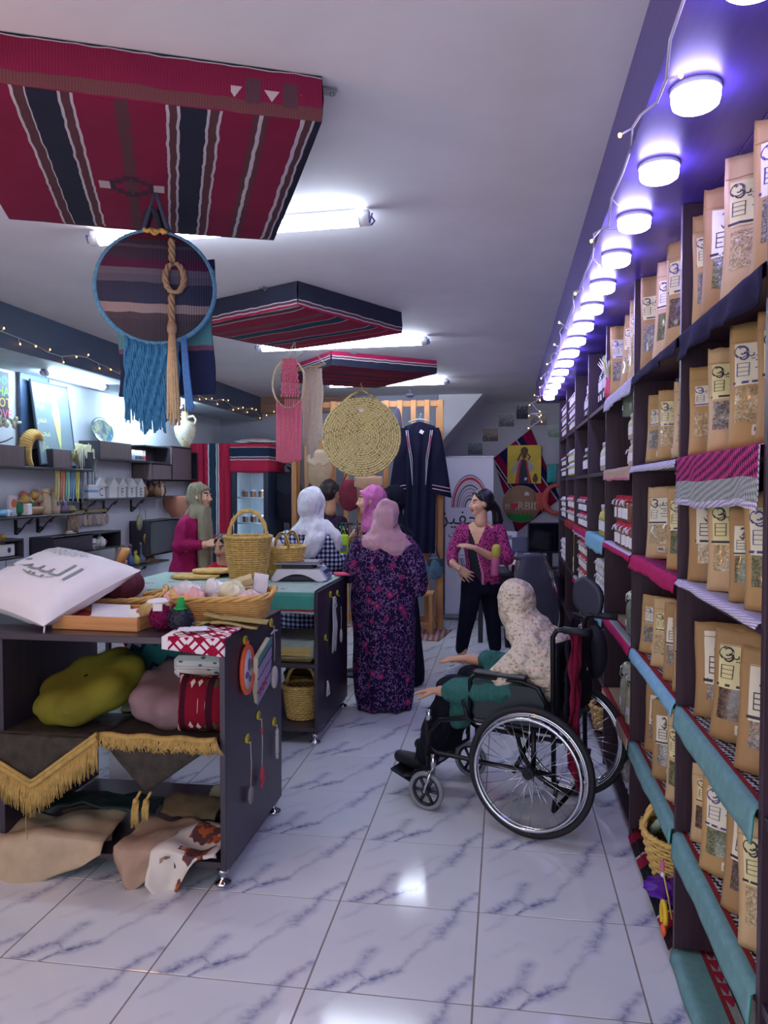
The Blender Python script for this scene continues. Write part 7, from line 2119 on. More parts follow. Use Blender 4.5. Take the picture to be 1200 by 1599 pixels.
part('plate', G().lathe([(.0005, -.006), (.17, -.006), (.19, .006), (.17, .0), (.0005, .0)], 40, sx=.62, sy=1.0).T(Matrix.Translation((0, 0, .115)) @ Matrix.Rotation(pi / 2, 4, 'Y')), k.m, pt_)
part('plate_rim', G().tube([(0, .188 * cos(a), .118 + .117 * sin(a)) for a in [2 * pi * i / 40 for i in range(40)]], .006, 6, 0, True), M('grey_rim', (90, 100, 112), .4), pt_)
jg = thing('painted_jug', 'cream two-handled jug with pale flowers hanging near the cabinets', 'jug', (-3.30, 7.72, 2.075))
k = NT('cream_ceramic', .3)
c = k.co()
k.base(k.mix(k.math('GREATER_THAN', k.noise(c, 20, 2), .58), lin((222, 216, 196)), lin((206, 188, 130))))
part('jug_body', G().lathe([(.04, 0), (.05, .015), (.1, .11), (.115, .19), (.09, .25), (.035, .275), (.035, .33), (.045, .345), (.03, .345)], 28), k.m, jg)
for s_ in (-1, 1):
 part('handle', G().tube([(s_ * .035, 0, .31), (s_ * .09, 0, .32), (s_ * .12, 0, .28), (s_ * .105, 0, .23)], .012, 8), k.m, jg)
part('cork', G().lathe([(.03, .34), (.034, .365), (.001, .37)], 18), M('cork', (190, 150, 100), .9), jg)
part('hanging_cord', G().tube([(0, 0, .36), (0, 0, .47)], .004, 5), jute, jg)
# low boxes
small('dried_flowers', 'bunch of golden dried flowers in a white box at the left edge', 'flowers', 5.18, [('white_box', G().box((0, 0, .05), (.12, .26, .09), 0, 0, .004), hw), ('blossoms', (lambda g: [g.ball((.02 * cos(i), -.1 + .022 * i, .13 + .03 * sin(i * 1.9)), (.022, .026, .022), 8, 6) for i in range(10)] and g)(G()), M('golden_blossom', (190, 160, 80), .8, 0, .2, 40)), ('blue_mark', G().lathe([(.0005, 0), (.02, 0), (.02, .002)], 14).T(Matrix.Translation((.061, .06, .05)) @ Matrix.Rotation(pi / 2, 4, 'Y')), M('navy_mark', (60, 70, 110), .6))], .1, 1.137)
tp = small('teapot', 'white flowered teapot in the half closed wall box', 'teapot', 6.60, [('pot_body', G().lathe([(.04, 0), (.055, .03), (.05, .07), (.03, .085)], 20), hw), ('lid', G().lathe([(.032, .084), (.02, .1), (.006, .104), (.01, .115), (.001, .12)], 16), hw), ('spout', G().tube([(.0, -.05, .04), (0, -.08, .07), (0, -.09, .085)], [.012, .009, .007], 8), hw), ('painted_flower', G().ball((.05, .02, .05), (.006, .018, .014), 8, 6), M('rose_paint', (190, 90, 110), .5))], .13, 1.107)
small('cup', 'pale green cup beside the white teapot', 'cup', 6.50, [('cup_body', G().lathe([(.03, 0), (.045, .05), (.045, .08), (.04, .08)], 18), M('celadon', (190, 206, 190), .3)), ('handle', G().tube([(0, .04, .065), (0, .065, .055), (0, .045, .03)], .006, 6), M('celadon', (190, 206, 190), .3))], .14, 1.107)
small('cup', 'white striped cup left of the pale green cup', 'cup', 6.41, [('cup_body', G().lathe([(.03, 0), (.04, .05), (.04, .09), (.036, .09)], 18), hw), ('stripe', G().lathe([(.0402, .04), (.0406, .045), (.0402, .05)], 18, cap=False), M('navy_mark', (60, 70, 110), .6))], .15, 1.107)
small('saucer', 'white saucer on top of the half closed wall box', 'saucer', 6.15, [('dish', G().lathe([(.03, 0), (.06, .012), (.055, .012), (.02, .005)], 20), hw), ('soap_lump', G().ball((0, 0, .018), (.03, .035, .015), 10, 6), hw)], .1, 1.251)
# sand bottles
for i, (y, c_, l_) in enumerate([(6.93, (150, 130, 120), 'brown sand bottle, leftmost on the low plank shelf'), (7.05, (170, 130, 110), 'pink brown sand bottle, second on the low plank shelf'), (7.20, (70, 90, 140), 'blue sand bottle on the low plank shelf'), (7.31, (180, 170, 70), 'short yellow sand bottle on the low plank shelf'), (7.43, (90, 106, 130), 'grey blue sand bottle, rightmost on the low plank shelf')]):
 h = .2 if i != 3 else .13
 m_ = M('sand_%d' % i, c_, .15, 0, .35, 40, spec=.6)
 small('sand_bottle', l_, 'bottle', y, [('bottle_body', G().lathe([(.03, 0), (.042, .015), (.042, .06), (.016, .10), (.014, h - .02), (.02, h)], 16), m_), ('stopper', G().lathe([(.012, h - .002), (.013, h + .015), (.001, h + .016)], 10), M('cork', (190, 150, 100), .9))], .12, .876)
small('pebbles', 'pile of golden tan shells at the end of the low plank shelf', 'ornament', 7.62, [('shells', (lambda g: [g.ball((.02 * cos(i * 2), -.09 + .024 * i, .02 + .012 * (i % 2)), (.03, .028, .02), 8, 6) for i in range(8)] and g)(G()), M('tan_shell', (180, 146, 100), .5, 0, .25, 30)), ('plate', G().box((0, 0, .004), (.12, .26, .008), 0, 0, .003), M('tan_plate', (150, 120, 90), .6))], .11, .876)
# medallions, tassels and plates hanging on the wall
def medallion(label, y, z, r, cord, m_, x=.1):
 t = thing('medallion', label, 'ornament', (XW + x, y, z))
 part('cord', G().tube([(0, 0, cord), (.003, .004, cord * .5), (0, 0, r * 1.3)], .003, 5), M('grey_cord', (120, 124, 132), .8), t)
 part('disc', G().lathe([(.0005, -.006), (r, -.006), (r, .006), (.0005, .006)], 24, sx=1.35).T(Matrix.Rotation(pi / 2, 4, 'Y')), m_, t)
 part('disc_rim', G().tube([(0, r * cos(a), r * 1.35 * sin(a)) for a in [2 * pi * i / 26 for i in range(26)]], .007, 6, 0, True), M('brass_rim', (150, 124, 66), .35, .6), t)
 return t
brassy = M('pale_brass_disc', (186, 182, 140), .5, 0, .2, 20)
medallion('pale oval medallion on a long cord at the left edge', 5.28, .90, .075, .3, brassy)
medallion('small round brass medallion hanging under the plank shelf', 7.43, 1.13, .035, .3, M('brass_disc', (120, 100, 70), .4, .4, .2), .17)
medallion('tilted grey green bowl disc hanging left of the brass medallion', 7.30, 1.30, .055, .2, M('grey_green_disc', (140, 144, 120), .6), .17)
hg = thing('medal_row', 'row of small beige paper medals hanging on the wall above the wall box', 'ornament', (XW + .04, 6.60, 1.385))
part('strip', G().box((0, 0, .05), (.012, .62, .03), 0, 0, .003), M('jute_bow', (170, 160, 116), .85), hg)
for i in range(8):
 part('medal', G().lathe([(.0005, 0), (.034, 0), (.034, .005)], 14, sx=1.5).T(Matrix.Translation((.012, -.27 + .077 * i, -.03)) @ Matrix.Rotation(pi / 2, 4, 'Y')), M('beige_medal_%d' % (i % 3), [(180, 164, 150), (170, 150, 150), (196, 186, 166)][i % 3], .8), hg)
tl = thing('tassel_bunch', 'bunch of cream and brown tassels left of the medal row', 'ornament', (XW + .06, 6.26, 1.42))
g = G()
for i in range(10):
 g.tube([(.0, -.06 + .013 * i, 0), (.012, -.08 + .018 * i, -.06), (.006, -.07 + .016 * i, -.15 - .02 * (i % 2))], .009, 5)
part('tassels', g, M('cream_brown_tassel', (170, 150, 130), .9, 0, .3, 40), tl)
part('tie', G().tube([(.01, -.07, -.02), (.02, 0, -.016), (.01, .07, -.02)], .008, 6), wick_o, tl)
cp = thing('clay_pot', 'terracotta half pot on a small white shelf behind the woman in magenta', 'pot', (XW + .14, 8.28, 1.315))
part('pot_body', G().lathe([(.07, 0), (.13, .1), (.155, .22), (.16, .245), (.145, .245)], 26), M('terracotta', (186, 128, 104), .8, 0, .1, 14), cp)
part('white_saucer', G().lathe([(.1, 0), (.12, .012), (.001, .012)], 22).T(Matrix.Translation((.12, .06, .0))), M('cream_petals', (214, 216, 190), .7, 0, .1), cp)
gf = thing('figurine', 'green and red painted figure in the open niche beside the curtain', 'figurine', (XW + .1, 8.62, 1.757))
part('figure_body', G().lathe([(.04, 0), (.06, .05), (.05, .14), (.03, .19)], 16), M('bright_green_glaze', (50, 150, 90), .4, 0, .2, 20), gf)
part('figure_head', G().ball((0, 0, .215), .035, 12, 8), M('pink_glaze', (214, 150, 150), .5), gf)
part('blue_base', G().ball((.03, .03, .03), (.03, .03, .03), 10, 6), M('sky_glaze', (90, 160, 200), .4), gf)

# ------------------------------------------------------------------ people
def blob_mesh(g, voxel, smooth=6, disp=None, fac=.5):
 """one continuous closed surface from overlapping closed pieces"""
 o = bpy.data.objects.new('blob', g.mesh('blob', []))
 COL.objects.link(o)
 m = o.modifiers.new('r', 'REMESH')
 m.mode = 'VOXEL'
 m.voxel_size = voxel
 m.use_smooth_shade = True
 if smooth:
  s_ = o.modifiers.new('s', 'SMOOTH')
  s_.iterations = smooth
  s_.factor = fac
 bpy.context.view_layer.update()
 me = bpy.data.meshes.new_from_object(o.evaluated_get(bpy.context.evaluated_depsgraph_get()))
 old = o.data
 bpy.data.objects.remove(o)
 bpy.data.meshes.remove(old)
 if disp:
  n_ = [v.normal.copy() for v in me.vertices]
  c_ = [v.co.copy() for v in me.vertices]
  me.vertices.foreach_set('co', [q for a, b in zip(c_, n_) for q in a + b * disp(a)])
  me.update()
 return me
def blob_part(name, g, mats, parent=None, voxel=.009, smooth=6, disp=None, paint=None, label=None):
 me = blob_mesh(g, voxel, smooth, disp)
 me.name = name
 for q in (mats if isinstance(mats, (list, tuple)) else [mats]):
  me.materials.append(q)
 if paint:
  for p in me.polygons:
   p.material_index = paint(p.center)
 o = obj(name, me, parent)
 if label: o['label'] = label
 return o
def limb(g, pts, radii, n=12):
 """tapered chain with round ends"""
 P = [Vector(p) for p in pts]
 g.tube(P, list(radii), n)
 for p, r in zip(P, radii):
  g.ball(p, r * .985, n, 8)
 return g
def frame(fwd, up=(0, 0, 1)):
 f = Vector(fwd).normalized()
 u = Vector(up)
 r = f.cross(u).normalized()
 u = r.cross(f).normalized()
 return Matrix((r, f, u)).transposed()          # columns: right, forward, up
def head(g, c, fwd, up=(0, 0, 1), s=1.):
 R = frame(fwd, up)
 c = Vector(c)
 def B(p, r):
  g.ball(c + R @ (Vector(p) * s), tuple(q * s for q in r), 16, 10, 0, R)
 B((0, -.014, .03), (.073, .092, .085))
 B((0, .022, -.02), (.062, .066, .088))
 B((0, .034, -.072), (.046, .046, .036))
 B((0, .064, -.094), (.02, .018, .016))
 for k_ in (-1, 1):
  B((k_ * .036, .056, -.03), (.024, .026, .026))
  B((k_ * .03, .076, .008), (.013, .011, .008))
  B((k_ * .03, .079, .026), (.022, .009, .007))
  B((k_ * .074, -.004, -.008), (.01, .02, .032))
  B((k_ * .011, .094, -.034), (.009, .01, .008))
 limb(g, [c + R @ (Vector(p) * s) for p in ((0, .082, .018), (0, .094, -.008), (0, .106, -.03))], [.008 * s, .0095 * s, .0125 * s], 10)
 B((0, .088, -.054), (.022, .012, .0055))
 B((0, .087, -.064), (.018, .012, .007))
 return R, c, s
def face_paint(hd, lips=2, eye=3, dark=4):
 R, c, s = hd
 Ri = R.transposed()
 def f(p):
  q = (Ri @ (p - c)) / s
  if q.y < .05 or q.y > .13: return 0
  x = abs(q.x)
  if x < .023 and -.071 < q.z < -.049 and q.y > .08: return lips
  if ((x - .031) / .015) ** 2 + ((q.z - .007) / .0075) ** 2 < 1: return dark if abs(x - .031) < .0075 or q.z > .011 else eye
  if ((x - .032) / .021) ** 2 + ((q.z - .028) / .0055) ** 2 < 1: return dark
  return 0
 return f
def hand(g, w, d, nrm, thumb, curl=.35, spread=.12, s=1.):
 """w wrist, d finger direction, nrm palm side, thumb +1/-1 which side the thumb leaves"""
 d = Vector(d).normalized()
 n = Vector(nrm)
 n = (n - d * n.dot(d)).normalized()
 x = d.cross(n).normalized() * thumb            # points towards the thumb side
 w = Vector(w)
 for k_ in range(4):
  o = (.5 - k_ / 3) * .056 * s
  limb(g, [w + x * o * .55, w + d * .05 * s + x * o * .9, w + d * .088 * s + x * o], [.015 * s, .0145 * s, .0115 * s], 8)
 for k_, L in enumerate((.068, .077, .072, .055)):
  o = (.5 - k_ / 3)
  p = w + d * (.086 - .006 * abs(k_ - 1)) * s + x * o * .058 * s
  a = curl * .5
  pts_ = [p]
  dd = (d + x * o * spread * 2).normalized()
  for q, fr in enumerate((.45, .31, .24)):
   a += curl * (.35 + .5 * q)
   p = p + (dd * cos(a) + n * sin(a)) * L * fr * s
   pts_.append(p)
  limb(g, pts_, [.0092 * s, .0086 * s, .0078 * s, .0064 * s], 8)
 t0 = w + d * .022 * s + x * .026 * s
 t1 = t0 + (d * .6 + x * .62 + n * .3).normalized() * .042 * s
 t2 = t1 + (d * .85 + x * .3 + n * .35).normalized() * .032 * s
 t3 = t2 + (d * .95 + x * .1 + n * .35).normalized() * .024 * s
 limb(g, [t0, t1, t2, t3], [.0135 * s, .0105 * s, .0095 * s, .0072 * s], 8)
def loft(g, secs, n=28):
 """secs: (centre, rx, ry, ang) elliptical sections stacked upward, capped"""
 rs = []
 for c, rx, ry, a in secs:
  rs.append([(c[0] + rx * cos(t) * cos(a) - ry * sin(t) * sin(a), c[1] + rx * cos(t) * sin(a) + ry * sin(t) * cos(a), c[2]) for t in [2 * pi * i / n for i in range(n)]])
 return g.rings(rs)
def skin_mats(name, rgb):
 k = NT(name, .48, 0, .4)
 f = k.noise(k.co(), 20, 3)
 c = lin(rgb)
 k.base(k.mix(f, tuple(x * .9 for x in c), tuple(min(1, x * 1.08) for x in c)))
 k.b.inputs['Subsurface Weight'].default_value = .08
 k.b.inputs['Subsurface Radius'].default_value = (.01, .004, .002)
 return [k.m, k.m, M(name + '_lips', tuple(int(q * f_) for q, f_ in zip(rgb, (.82, .55, .55))), .4), M('eye_white', (216, 212, 208), .3), M('dark_brow', (40, 30, 30), .6)]
skin_a = skin_mats('fair_skin', (214, 164, 136))
skin_b = skin_mats('olive_skin', (196, 146, 116))
def fold(ax=30., az=3., amp=.008, seed=0.):
 return lambda p: amp * nz(p.x * ax + seed, p.y * ax, p.z * az) + amp * .5 * nz(p.x * ax * .4, p.y * ax * .4 + seed, p.z * az * 2)
def wrap_head(g, hd, neck, front=True, big=1.):
 """the head part of a scarf: shell, forehead band, chin wrap, neck"""
 R, c, s = hd
 B = lambda p, r: g.ball(c + R @ (Vector(p) * s), tuple(q * s * big for q in r), 20, 12, 0, R)
 B((0, -.034, .022), (.09, .104, .108))
 B((0, -.05, -.035), (.084, .09, .09))
 pts_ = [c + R @ (Vector((.074 * sin(a), .0 + .07 * cos(a), .072 - .05 * (1 - cos(a)))) * s) for a in [radians(-80 + 160 * i / 14) for i in range(15)]]
 limb(g, pts_, [.016 * s] * 15, 8)
 for k_ in (-1, 1):
  pts_ = [c + R @ (Vector((k_ * x, y, z)) * s) for x, y, z in ((.074, .02, .04), (.074, .028, -.01), (.066, .034, -.055), (.04, .042, -.1), (.0, .05, -.118))]
  limb(g, pts_, [.019 * s] * 5, 8)
 limb(g, [c + R @ (Vector((0, -.02, -.07)) * s), c + R @ (Vector((0, .0, -.13)) * s), neck], [.075 * s, .068 * s, .085 * s], 16)
def cloth_mat(name, rgb, rgb2=None, sc_=6, rough=.85, bs=300):
 k = NT(name, rough, 0, .15)
 c = k.co()
 k.base(k.mix(k.noise(c, sc_, 3), lin(rgb), lin(rgb2 or tuple(min(255, int(q * 1.12)) for q in rgb))))
 k.bump(k.math('ADD', k.math('MULTIPLY', k.noise(k.vm('MULTIPLY', c, (1, 1, .45)), 17, 3), 1.0), k.math('MULTIPLY', k.noise(c, bs, 2), .03)), .8, .05)
 return k.m

# --- woman in a floral dress, seen from behind
def floral_mat():
 k = NT('floral_dress_print', .85, 0, .15)
 c = k.co()
 col = lin((34, 18, 56))
 wob = k.vm('ADD', c, k.vm('SCALE', k.n('TexNoise').outputs[1], scale=.03))
 e = k.vor(k.vm('MULTIPLY', wob, (1, 1, .8)), 40, 'DISTANCE_TO_EDGE')
 ln = k.math('MULTIPLY', k.math('LESS_THAN', e, .06), k.math('GREATER_THAN', k.noise(c, 30, 2), .47))
 leaf = k.math('LESS_THAN', k.vor(k.vm('MULTIPLY', c, (1, 1, .6)), 62), .21)
 a = k.mix(ln, col, lin((128, 98, 150)))
 a = k.mix(k.math('MULTIPLY', leaf, k.math('GREATER_THAN', k.noise(c, 18, 2), .5)), a, lin((172, 128, 180)))
 v = k.vor(c, 11)
 fl_ = k.math('LESS_THAN', v, .27)
 core = k.math('LESS_THAN', v, .12)
 a = k.mix(k.math('MULTIPLY', fl_, k.math('GREATER_THAN', k.math('SINE', k.math('MULTIPLY', v, 60)), -.5)), a, lin((150, 40, 98)))
 k.base(k.mix(core, a, lin((190, 70, 116))))
 k.bump(k.noise(c, 300, 2), .2, .002)
 return k.m
def standing(name, label, base, hd_c, fwd, s, skin, body_parts, voxel=.008, hair=False):
 """body mesh (skin) is the person itself; clothes are children"""
 g = G()
 hd = head(g, hd_c, fwd, s=s)
 hc = Vector(hd_c)
 limb(g, [hc + Vector((0, 0, -.06)), hc + Vector((0, 0, -.17))], [.052, .056], 12)
 body_parts(g)
 o = blob_part(name, g, skin, None, voxel, 4, None, face_paint(hd))
 tag(o, label, 'person')
 return o, hd
def torso_legs(g, base, top, w=.13, fwd=(0, 1), hipz=.82):
 """plain body under clothes, one piece from neck to feet"""
 x, y = base
 ang = atan2(fwd[1], fwd[0]) - pi / 2
 loft(g, [((x, y, hipz - .1), w * .9, .09, ang), ((x, y, hipz + .05), w, .1, ang), ((x, y, (hipz + top) / 2), w * .82, .085, ang), ((x, y, top - .12), w, .09, ang), ((x, y, top - .02), .07, .06, ang)])
 r = Vector((cos(ang), sin(ang), 0))
 f = Vector((fwd[0], fwd[1], 0)).normalized()
 for k_ in (-1, 1):
  b = Vector((x, y, 0)) + r * (.075 * k_)
  limb(g, [b + Vector((0, 0, hipz)), b + Vector((0, 0, hipz * .52)) + f * .01, b + Vector((0, 0, .09))], [.085, .055, .038], 12)
  limb(g, [b + Vector((0, 0, .04)) - f * .04, b + Vector((0, 0, .035)) + f * .07, b + Vector((0, 0, .028)) + f * .15], [.036, .034, .024], 10)

fb = Vector((-.90, 5.70, 0))
def fparts(g):
 torso_legs(g, (-.90, 5.70), 1.28, .15, (-.2, 1), .76)
 limb(g, [(-1.06, 5.70, 1.2), (-1.13, 5.72, 1.0), (-1.15, 5.84, .98)], [.055, .045, .035])
 limb(g, [(-.72, 5.70, 1.2), (-.64, 5.70, 1.0), (-.66, 5.86, .95)], [.055, .045, .035])
 hand(g, (-1.16, 5.86, .98), (-.2, 1, .1), (0, 0, -1), 1, .5)
 hand(g, (-.66, 5.88, .95), (-.4, 1, 0), (0, 0, -1), -1, .5)
P7, h7 = standing('person', 'woman in long dark purple floral dress and dusty rose hijab, seen from behind', fb, (-.875, 5.73, 1.435), (-.35, 1, -.05), 1.0, skin_a, fparts)
g = G()
loft(g, [((-.89, 5.70, .012), .215, .17, 0), ((-.89, 5.70, .10), .225, .178, 0), ((-.89, 5.70, .40), .23, .18, 0), ((-.895, 5.70, .72), .24, .19, 0), ((-.895, 5.70, .86), .245, .19, 0), ((-.89, 5.70, 1.0), .225, .165, 0), ((-.885, 5.70, 1.14), .225, .145, 0), ((-.88, 5.71, 1.24), .17, .11, 0), ((-.88, 5.72, 1.31), .085, .075, 0)], 40)
limb(g, [(-1.05, 5.70, 1.20), (-1.13, 5.68, 1.03), (-1.16, 5.80, .985)], [.085, .082, .066], 16)
limb(g, [(-.72, 5.70, 1.20), (-.645, 5.67, 1.03), (-.63, 5.69, .93)], [.09, .09, .085], 16)
limb(g, [(-.63, 5.69, .95), (-.655, 5.82, .94)], [.08, .065], 14)
blob_part('floral_dress', g, floral_mat(), P7, .013, 8, fold(16, 1.6, .022, 3.))
g = G()
wrap_head(g, h7, Vector((-.88, 5.72, 1.29)))
loft(g, [((-.87, 5.665, 1.16), .16, .07, -.15), ((-.875, 5.68, 1.22), .205, .115, -.1), ((-.88, 5.70, 1.27), .185, .125, -.05), ((-.88, 5.715, 1.33), .12, .105, 0), ((-.88, 5.72, 1.40), .085, .09, 0)], 30)
loft(g, [((-.80, 5.61, 1.135), .06, .02, -.35), ((-.83, 5.62, 1.20), .12, .05, -.2), ((-.86, 5.65, 1.26), .15, .08, -.1)], 20)
blob_part('hijab', g, cloth_mat('dusty_rose_cloth', (190, 142, 158), (206, 164, 176), 8), P7, .01, 8, fold(22, 9, .013, 1.))

# --- woman in black abaya and pink hijab, in profile
def pparts(g):
 torso_legs(g, (-.95, 6.42), 1.36, .15, (-1, .25), .8)
 limb(g, [(-1.02, 6.30, 1.28), (-1.12, 6.22, 1.08), (-1.16, 6.34, 1.04)], [.055, .045, .034])
 limb(g, [(-.92, 6.55, 1.28), (-.98, 6.6, 1.05), (-1.15, 6.55, 1.0)], [.055, .045, .034])
 hand(g, (-1.17, 6.36, 1.035), (-.5, .8, 0), (0, 0, -1), -1, .5)
 hand(g, (-1.17, 6.55, 1.0), (-1, -.1, 0), (0, 0, -1), 1, .5)
P5, h5 = standing('person', 'smiling woman in black abaya and pink hijab facing left in profile', None, (-1.11, 6.38, 1.545), (-1, -.12, -.02), 1.02, skin_a, pparts, .006)
g = G()
loft(g, [((-.90, 6.44, .012), .235, .19, 0), ((-.90, 6.44, .1), .24, .19, 0), ((-.92, 6.44, .45), .225, .18, 0), ((-.94, 6.43, .8), .215, .18, 0), ((-.97, 6.42, 1.05), .2, .17, 0), ((-1.0, 6.42, 1.25), .18, .17, 0), ((-1.04, 6.41, 1.34), .12, .12, 0), ((-1.06, 6.40, 1.40), .08, .08, 0)], 36)
limb(g, [(-1.02, 6.29, 1.27), (-1.12, 6.2, 1.07), (-1.15, 6.30, 1.045)], [.08, .075, .06], 14)
limb(g, [(-.9, 6.53, 1.27), (-.82, 6.56, 1.05), (-.80, 6.5, .92)], [.08, .075, .07], 14)
abaya = cloth_mat('black_abaya', (18, 17, 34), (28, 26, 48), 5)
blob_part('abaya', g, abaya, P5, .014, 8, fold(14, 1.5, .018, 8.))
g = G()
wrap_head(g, h5, Vector((-1.06, 6.40, 1.41)))
loft(g, [((-1.03, 6.40, 1.27), .15, .14, 0), ((-1.04, 6.40, 1.33), .15, .135, 0), ((-1.06, 6.40, 1.40), .11, .105, 0), ((-1.07, 6.39, 1.46), .085, .085, 0)], 26)
blob_part('hijab', g, cloth_mat('orchid_pink_cloth', (188, 98, 162), (210, 124, 182), 8), P5, .009, 8, fold(26, 9, .01, 4.))

# --- black hijab behind her, mostly hidden
def bparts(g):
 torso_legs(g, (-.98, 6.98), 1.36, .14, (-1, -.3), .8)
P6, h6 = standing('person', 'woman in black hijab standing mostly hidden behind the pink hijab', None, (-1.02, 6.96, 1.55), (-1, -.25, 0), 1.0, skin_b, bparts, .01)
g = G()
loft(g, [((-.98, 6.98, .012), .2, .17, 0), ((-.98, 6.98, .8), .19, .16, 0), ((-.98, 6.98, 1.2), .2, .15, 0), ((-1.0, 6.97, 1.34), .1, .1, 0)], 28)
blob_part('abaya', g, abaya, P6, .018, 6, fold(12, 1.5, .014))
g = G()
wrap_head(g, h6, Vector((-1.0, 6.97, 1.38)))
loft(g, [((-.99, 6.97, 1.22), .17, .14, 0), ((-1.0, 6.97, 1.34), .12, .11, 0), ((-1.01, 6.96, 1.45), .085, .085, 0)], 24)
blob_part('hijab', g, cloth_mat('black_hijab_cloth', (24, 24, 40), None, 8), P6, .012, 6, fold(22, 9, .008))

# --- woman in gingham with a white hijab, from behind
def gingham():
 k = NT('navy_white_gingham', .85, 0, .15)
 p = k.sep(k.co())
 fx = k.math('LESS_THAN', k.math('FRACT', k.math('MULTIPLY', k.math('ADD', p[0], k.math('MULTIPLY', p[1], .35)), 27)), .5)
 fz = k.math('LESS_THAN', k.math('FRACT', k.math('MULTIPLY', p[2], 27)), .5)
 k.base(k.ramp(k.math('MULTIPLY', k.math('ADD', fx, fz), .5), [(0, lin((216, 218, 232))), (.3, lin((104, 110, 150))), (.8, lin((24, 26, 62)))]))
 k.bump(k.noise(k.co(), 300, 2), .2, .002)
 return k.m
def gparts(g):
 torso_legs(g, (-1.60, 6.22), 1.30, .14, (.5, 1), .78)
 limb(g, [(-1.74, 6.22, 1.24), (-1.80, 6.3, 1.02), (-1.70, 6.46, 1.0)], [.055, .045, .034])
 limb(g, [(-1.46, 6.2, 1.24), (-1.40, 6.26, 1.03), (-1.32, 6.42, 1.05)], [.055, .045, .034])
 hand(g, (-1.69, 6.48, 1.0), (.4, 1, 0), (0, 0, -1), 1, .5)
 hand(g, (-1.31, 6.44, 1.05), (.4, 1, .1), (0, 0, -1), -1, .5)
P3, h3 = standing('person', 'woman in navy gingham tunic and white hijab, seen from behind', None, (-1.555, 6.24, 1.515), (.62, 1, -.05), 1.02, skin_a, gparts)
g = G()
loft(g, [((-1.60, 6.22, .44), .24, .18, .1), ((-1.60, 6.22, .5), .24, .18, .1), ((-1.60, 6.22, .8), .225, .17, .1), ((-1.60, 6.22, 1.05), .205, .15, .1), ((-1.595, 6.22, 1.2), .205, .135, .1), ((-1.58, 6.225, 1.30), .13, .1, .1), ((-1.57, 6.23, 1.36), .08, .075, 0)], 36)
limb(g, [(-1.75, 6.21, 1.23), (-1.82, 6.26, 1.02), (-1.74, 6.4, 1.0)], [.082, .078, .06], 14)
limb(g, [(-1.45, 6.18, 1.23), (-1.385, 6.22, 1.03), (-1.34, 6.36, 1.04)], [.082, .078, .06], 14)
blob_part('gingham_tunic', g, gingham(), P3, .012, 8, fold(14, 2, .014, 6.))
g = G()
loft(g, [((-1.60, 6.22, .03), .2, .15, 0), ((-1.60, 6.22, .3), .19, .15, 0), ((-1.60, 6.22, .6), .18, .14, 0)], 26)
blob_part('long_skirt', g, cloth_mat('dark_navy_skirt', (30, 32, 60)), P3, .016, 6, fold(12, 1.5, .012))
g = G()
wrap_head(g, h3, Vector((-1.57, 6.23, 1.37)), True, 1.12)
loft(g, [((-1.58, 6.16, 1.27), .14, .09, .2), ((-1.575, 6.18, 1.31), .15, .11, .2), ((-1.57, 6.21, 1.37), .11, .1, .1), ((-1.565, 6.23, 1.44), .085, .09, 0)], 26)
limb(g, [(-1.50, 6.15, 1.34), (-1.54, 6.075, 1.22), (-1.59, 6.06, 1.10)], [.05, .055, .05], 12)
limb(g, [(-1.47, 6.18, 1.33), (-1.47, 6.09, 1.23), (-1.52, 6.06, 1.12)], [.05, .05, .035], 12)
limb(g, [(-1.45, 6.2, 1.34), (-1.36, 6.18, 1.25), (-1.34, 6.2, 1.16)], [.05, .05, .03], 12)
blob_part('hijab', g, cloth_mat('white_hijab_cloth', (216, 218, 232), (230, 230, 240), 8), P3, .01, 8, fold(24, 9, .012, 2.))

# --- dark-haired woman further back
def hparts(g):
 torso_legs(g, (-1.66, 7.15), 1.40, .13, (.9, -.3), .82)
 limb(g, [(-1.5, 7.02, 1.34), (-1.45, 6.95, 1.1), (-1.33, 6.92, 1.25)], [.05, .042, .034])
 hand(g, (-1.32, 6.92, 1.27), (.6, 0, .8), (1, 0, -.4), 1, .4)
 limb(g, [(-1.6, 7.28, 1.34), (-1.58, 7.3, 1.1), (-1.5, 7.2, .95)], [.05, .042, .034])
 hand(g, (-1.49, 7.19, .93), (.5, -.5, -.5), (0, -1, 0), 1, .4)
P4, h4 = standing('person', 'dark-haired woman standing behind the white hijab', None, (-1.61, 7.10, 1.60), (.45, .9, -.15), 1.0, skin_b, hparts)
g = G()
loft(g, [((-1.66, 7.15, .05), .17, .13, 0), ((-1.66, 7.15, .8), .17, .13, 0), ((-1.66, 7.15, 1.1), .16, .12, 0), ((-1.66, 7.15, 1.30), .17, .12, 0), ((-1.65, 7.14, 1.40), .08, .08, 0)], 26)
limb(g, [(-1.5, 7.02, 1.33), (-1.45, 6.95, 1.12)], [.07, .06])
blob_part('dark_dress', g, cloth_mat('dark_plum_dress', (44, 30, 52)), P4, .016, 6, fold(12, 1.5, .012))
hairm = NT('dark_brown_hair', .45, 0, .4)
c = hairm.co()
hairm.base(hairm.mix(hairm.noise(hairm.vm('MULTIPLY', c, (1, 1, .12)), 90, 3), lin((22, 16, 20)), lin((58, 42, 42))))
hairm.bump(hairm.noise(hairm.vm('MULTIPLY', c, (1, 1, .1)), 160, 2), .5, .003)
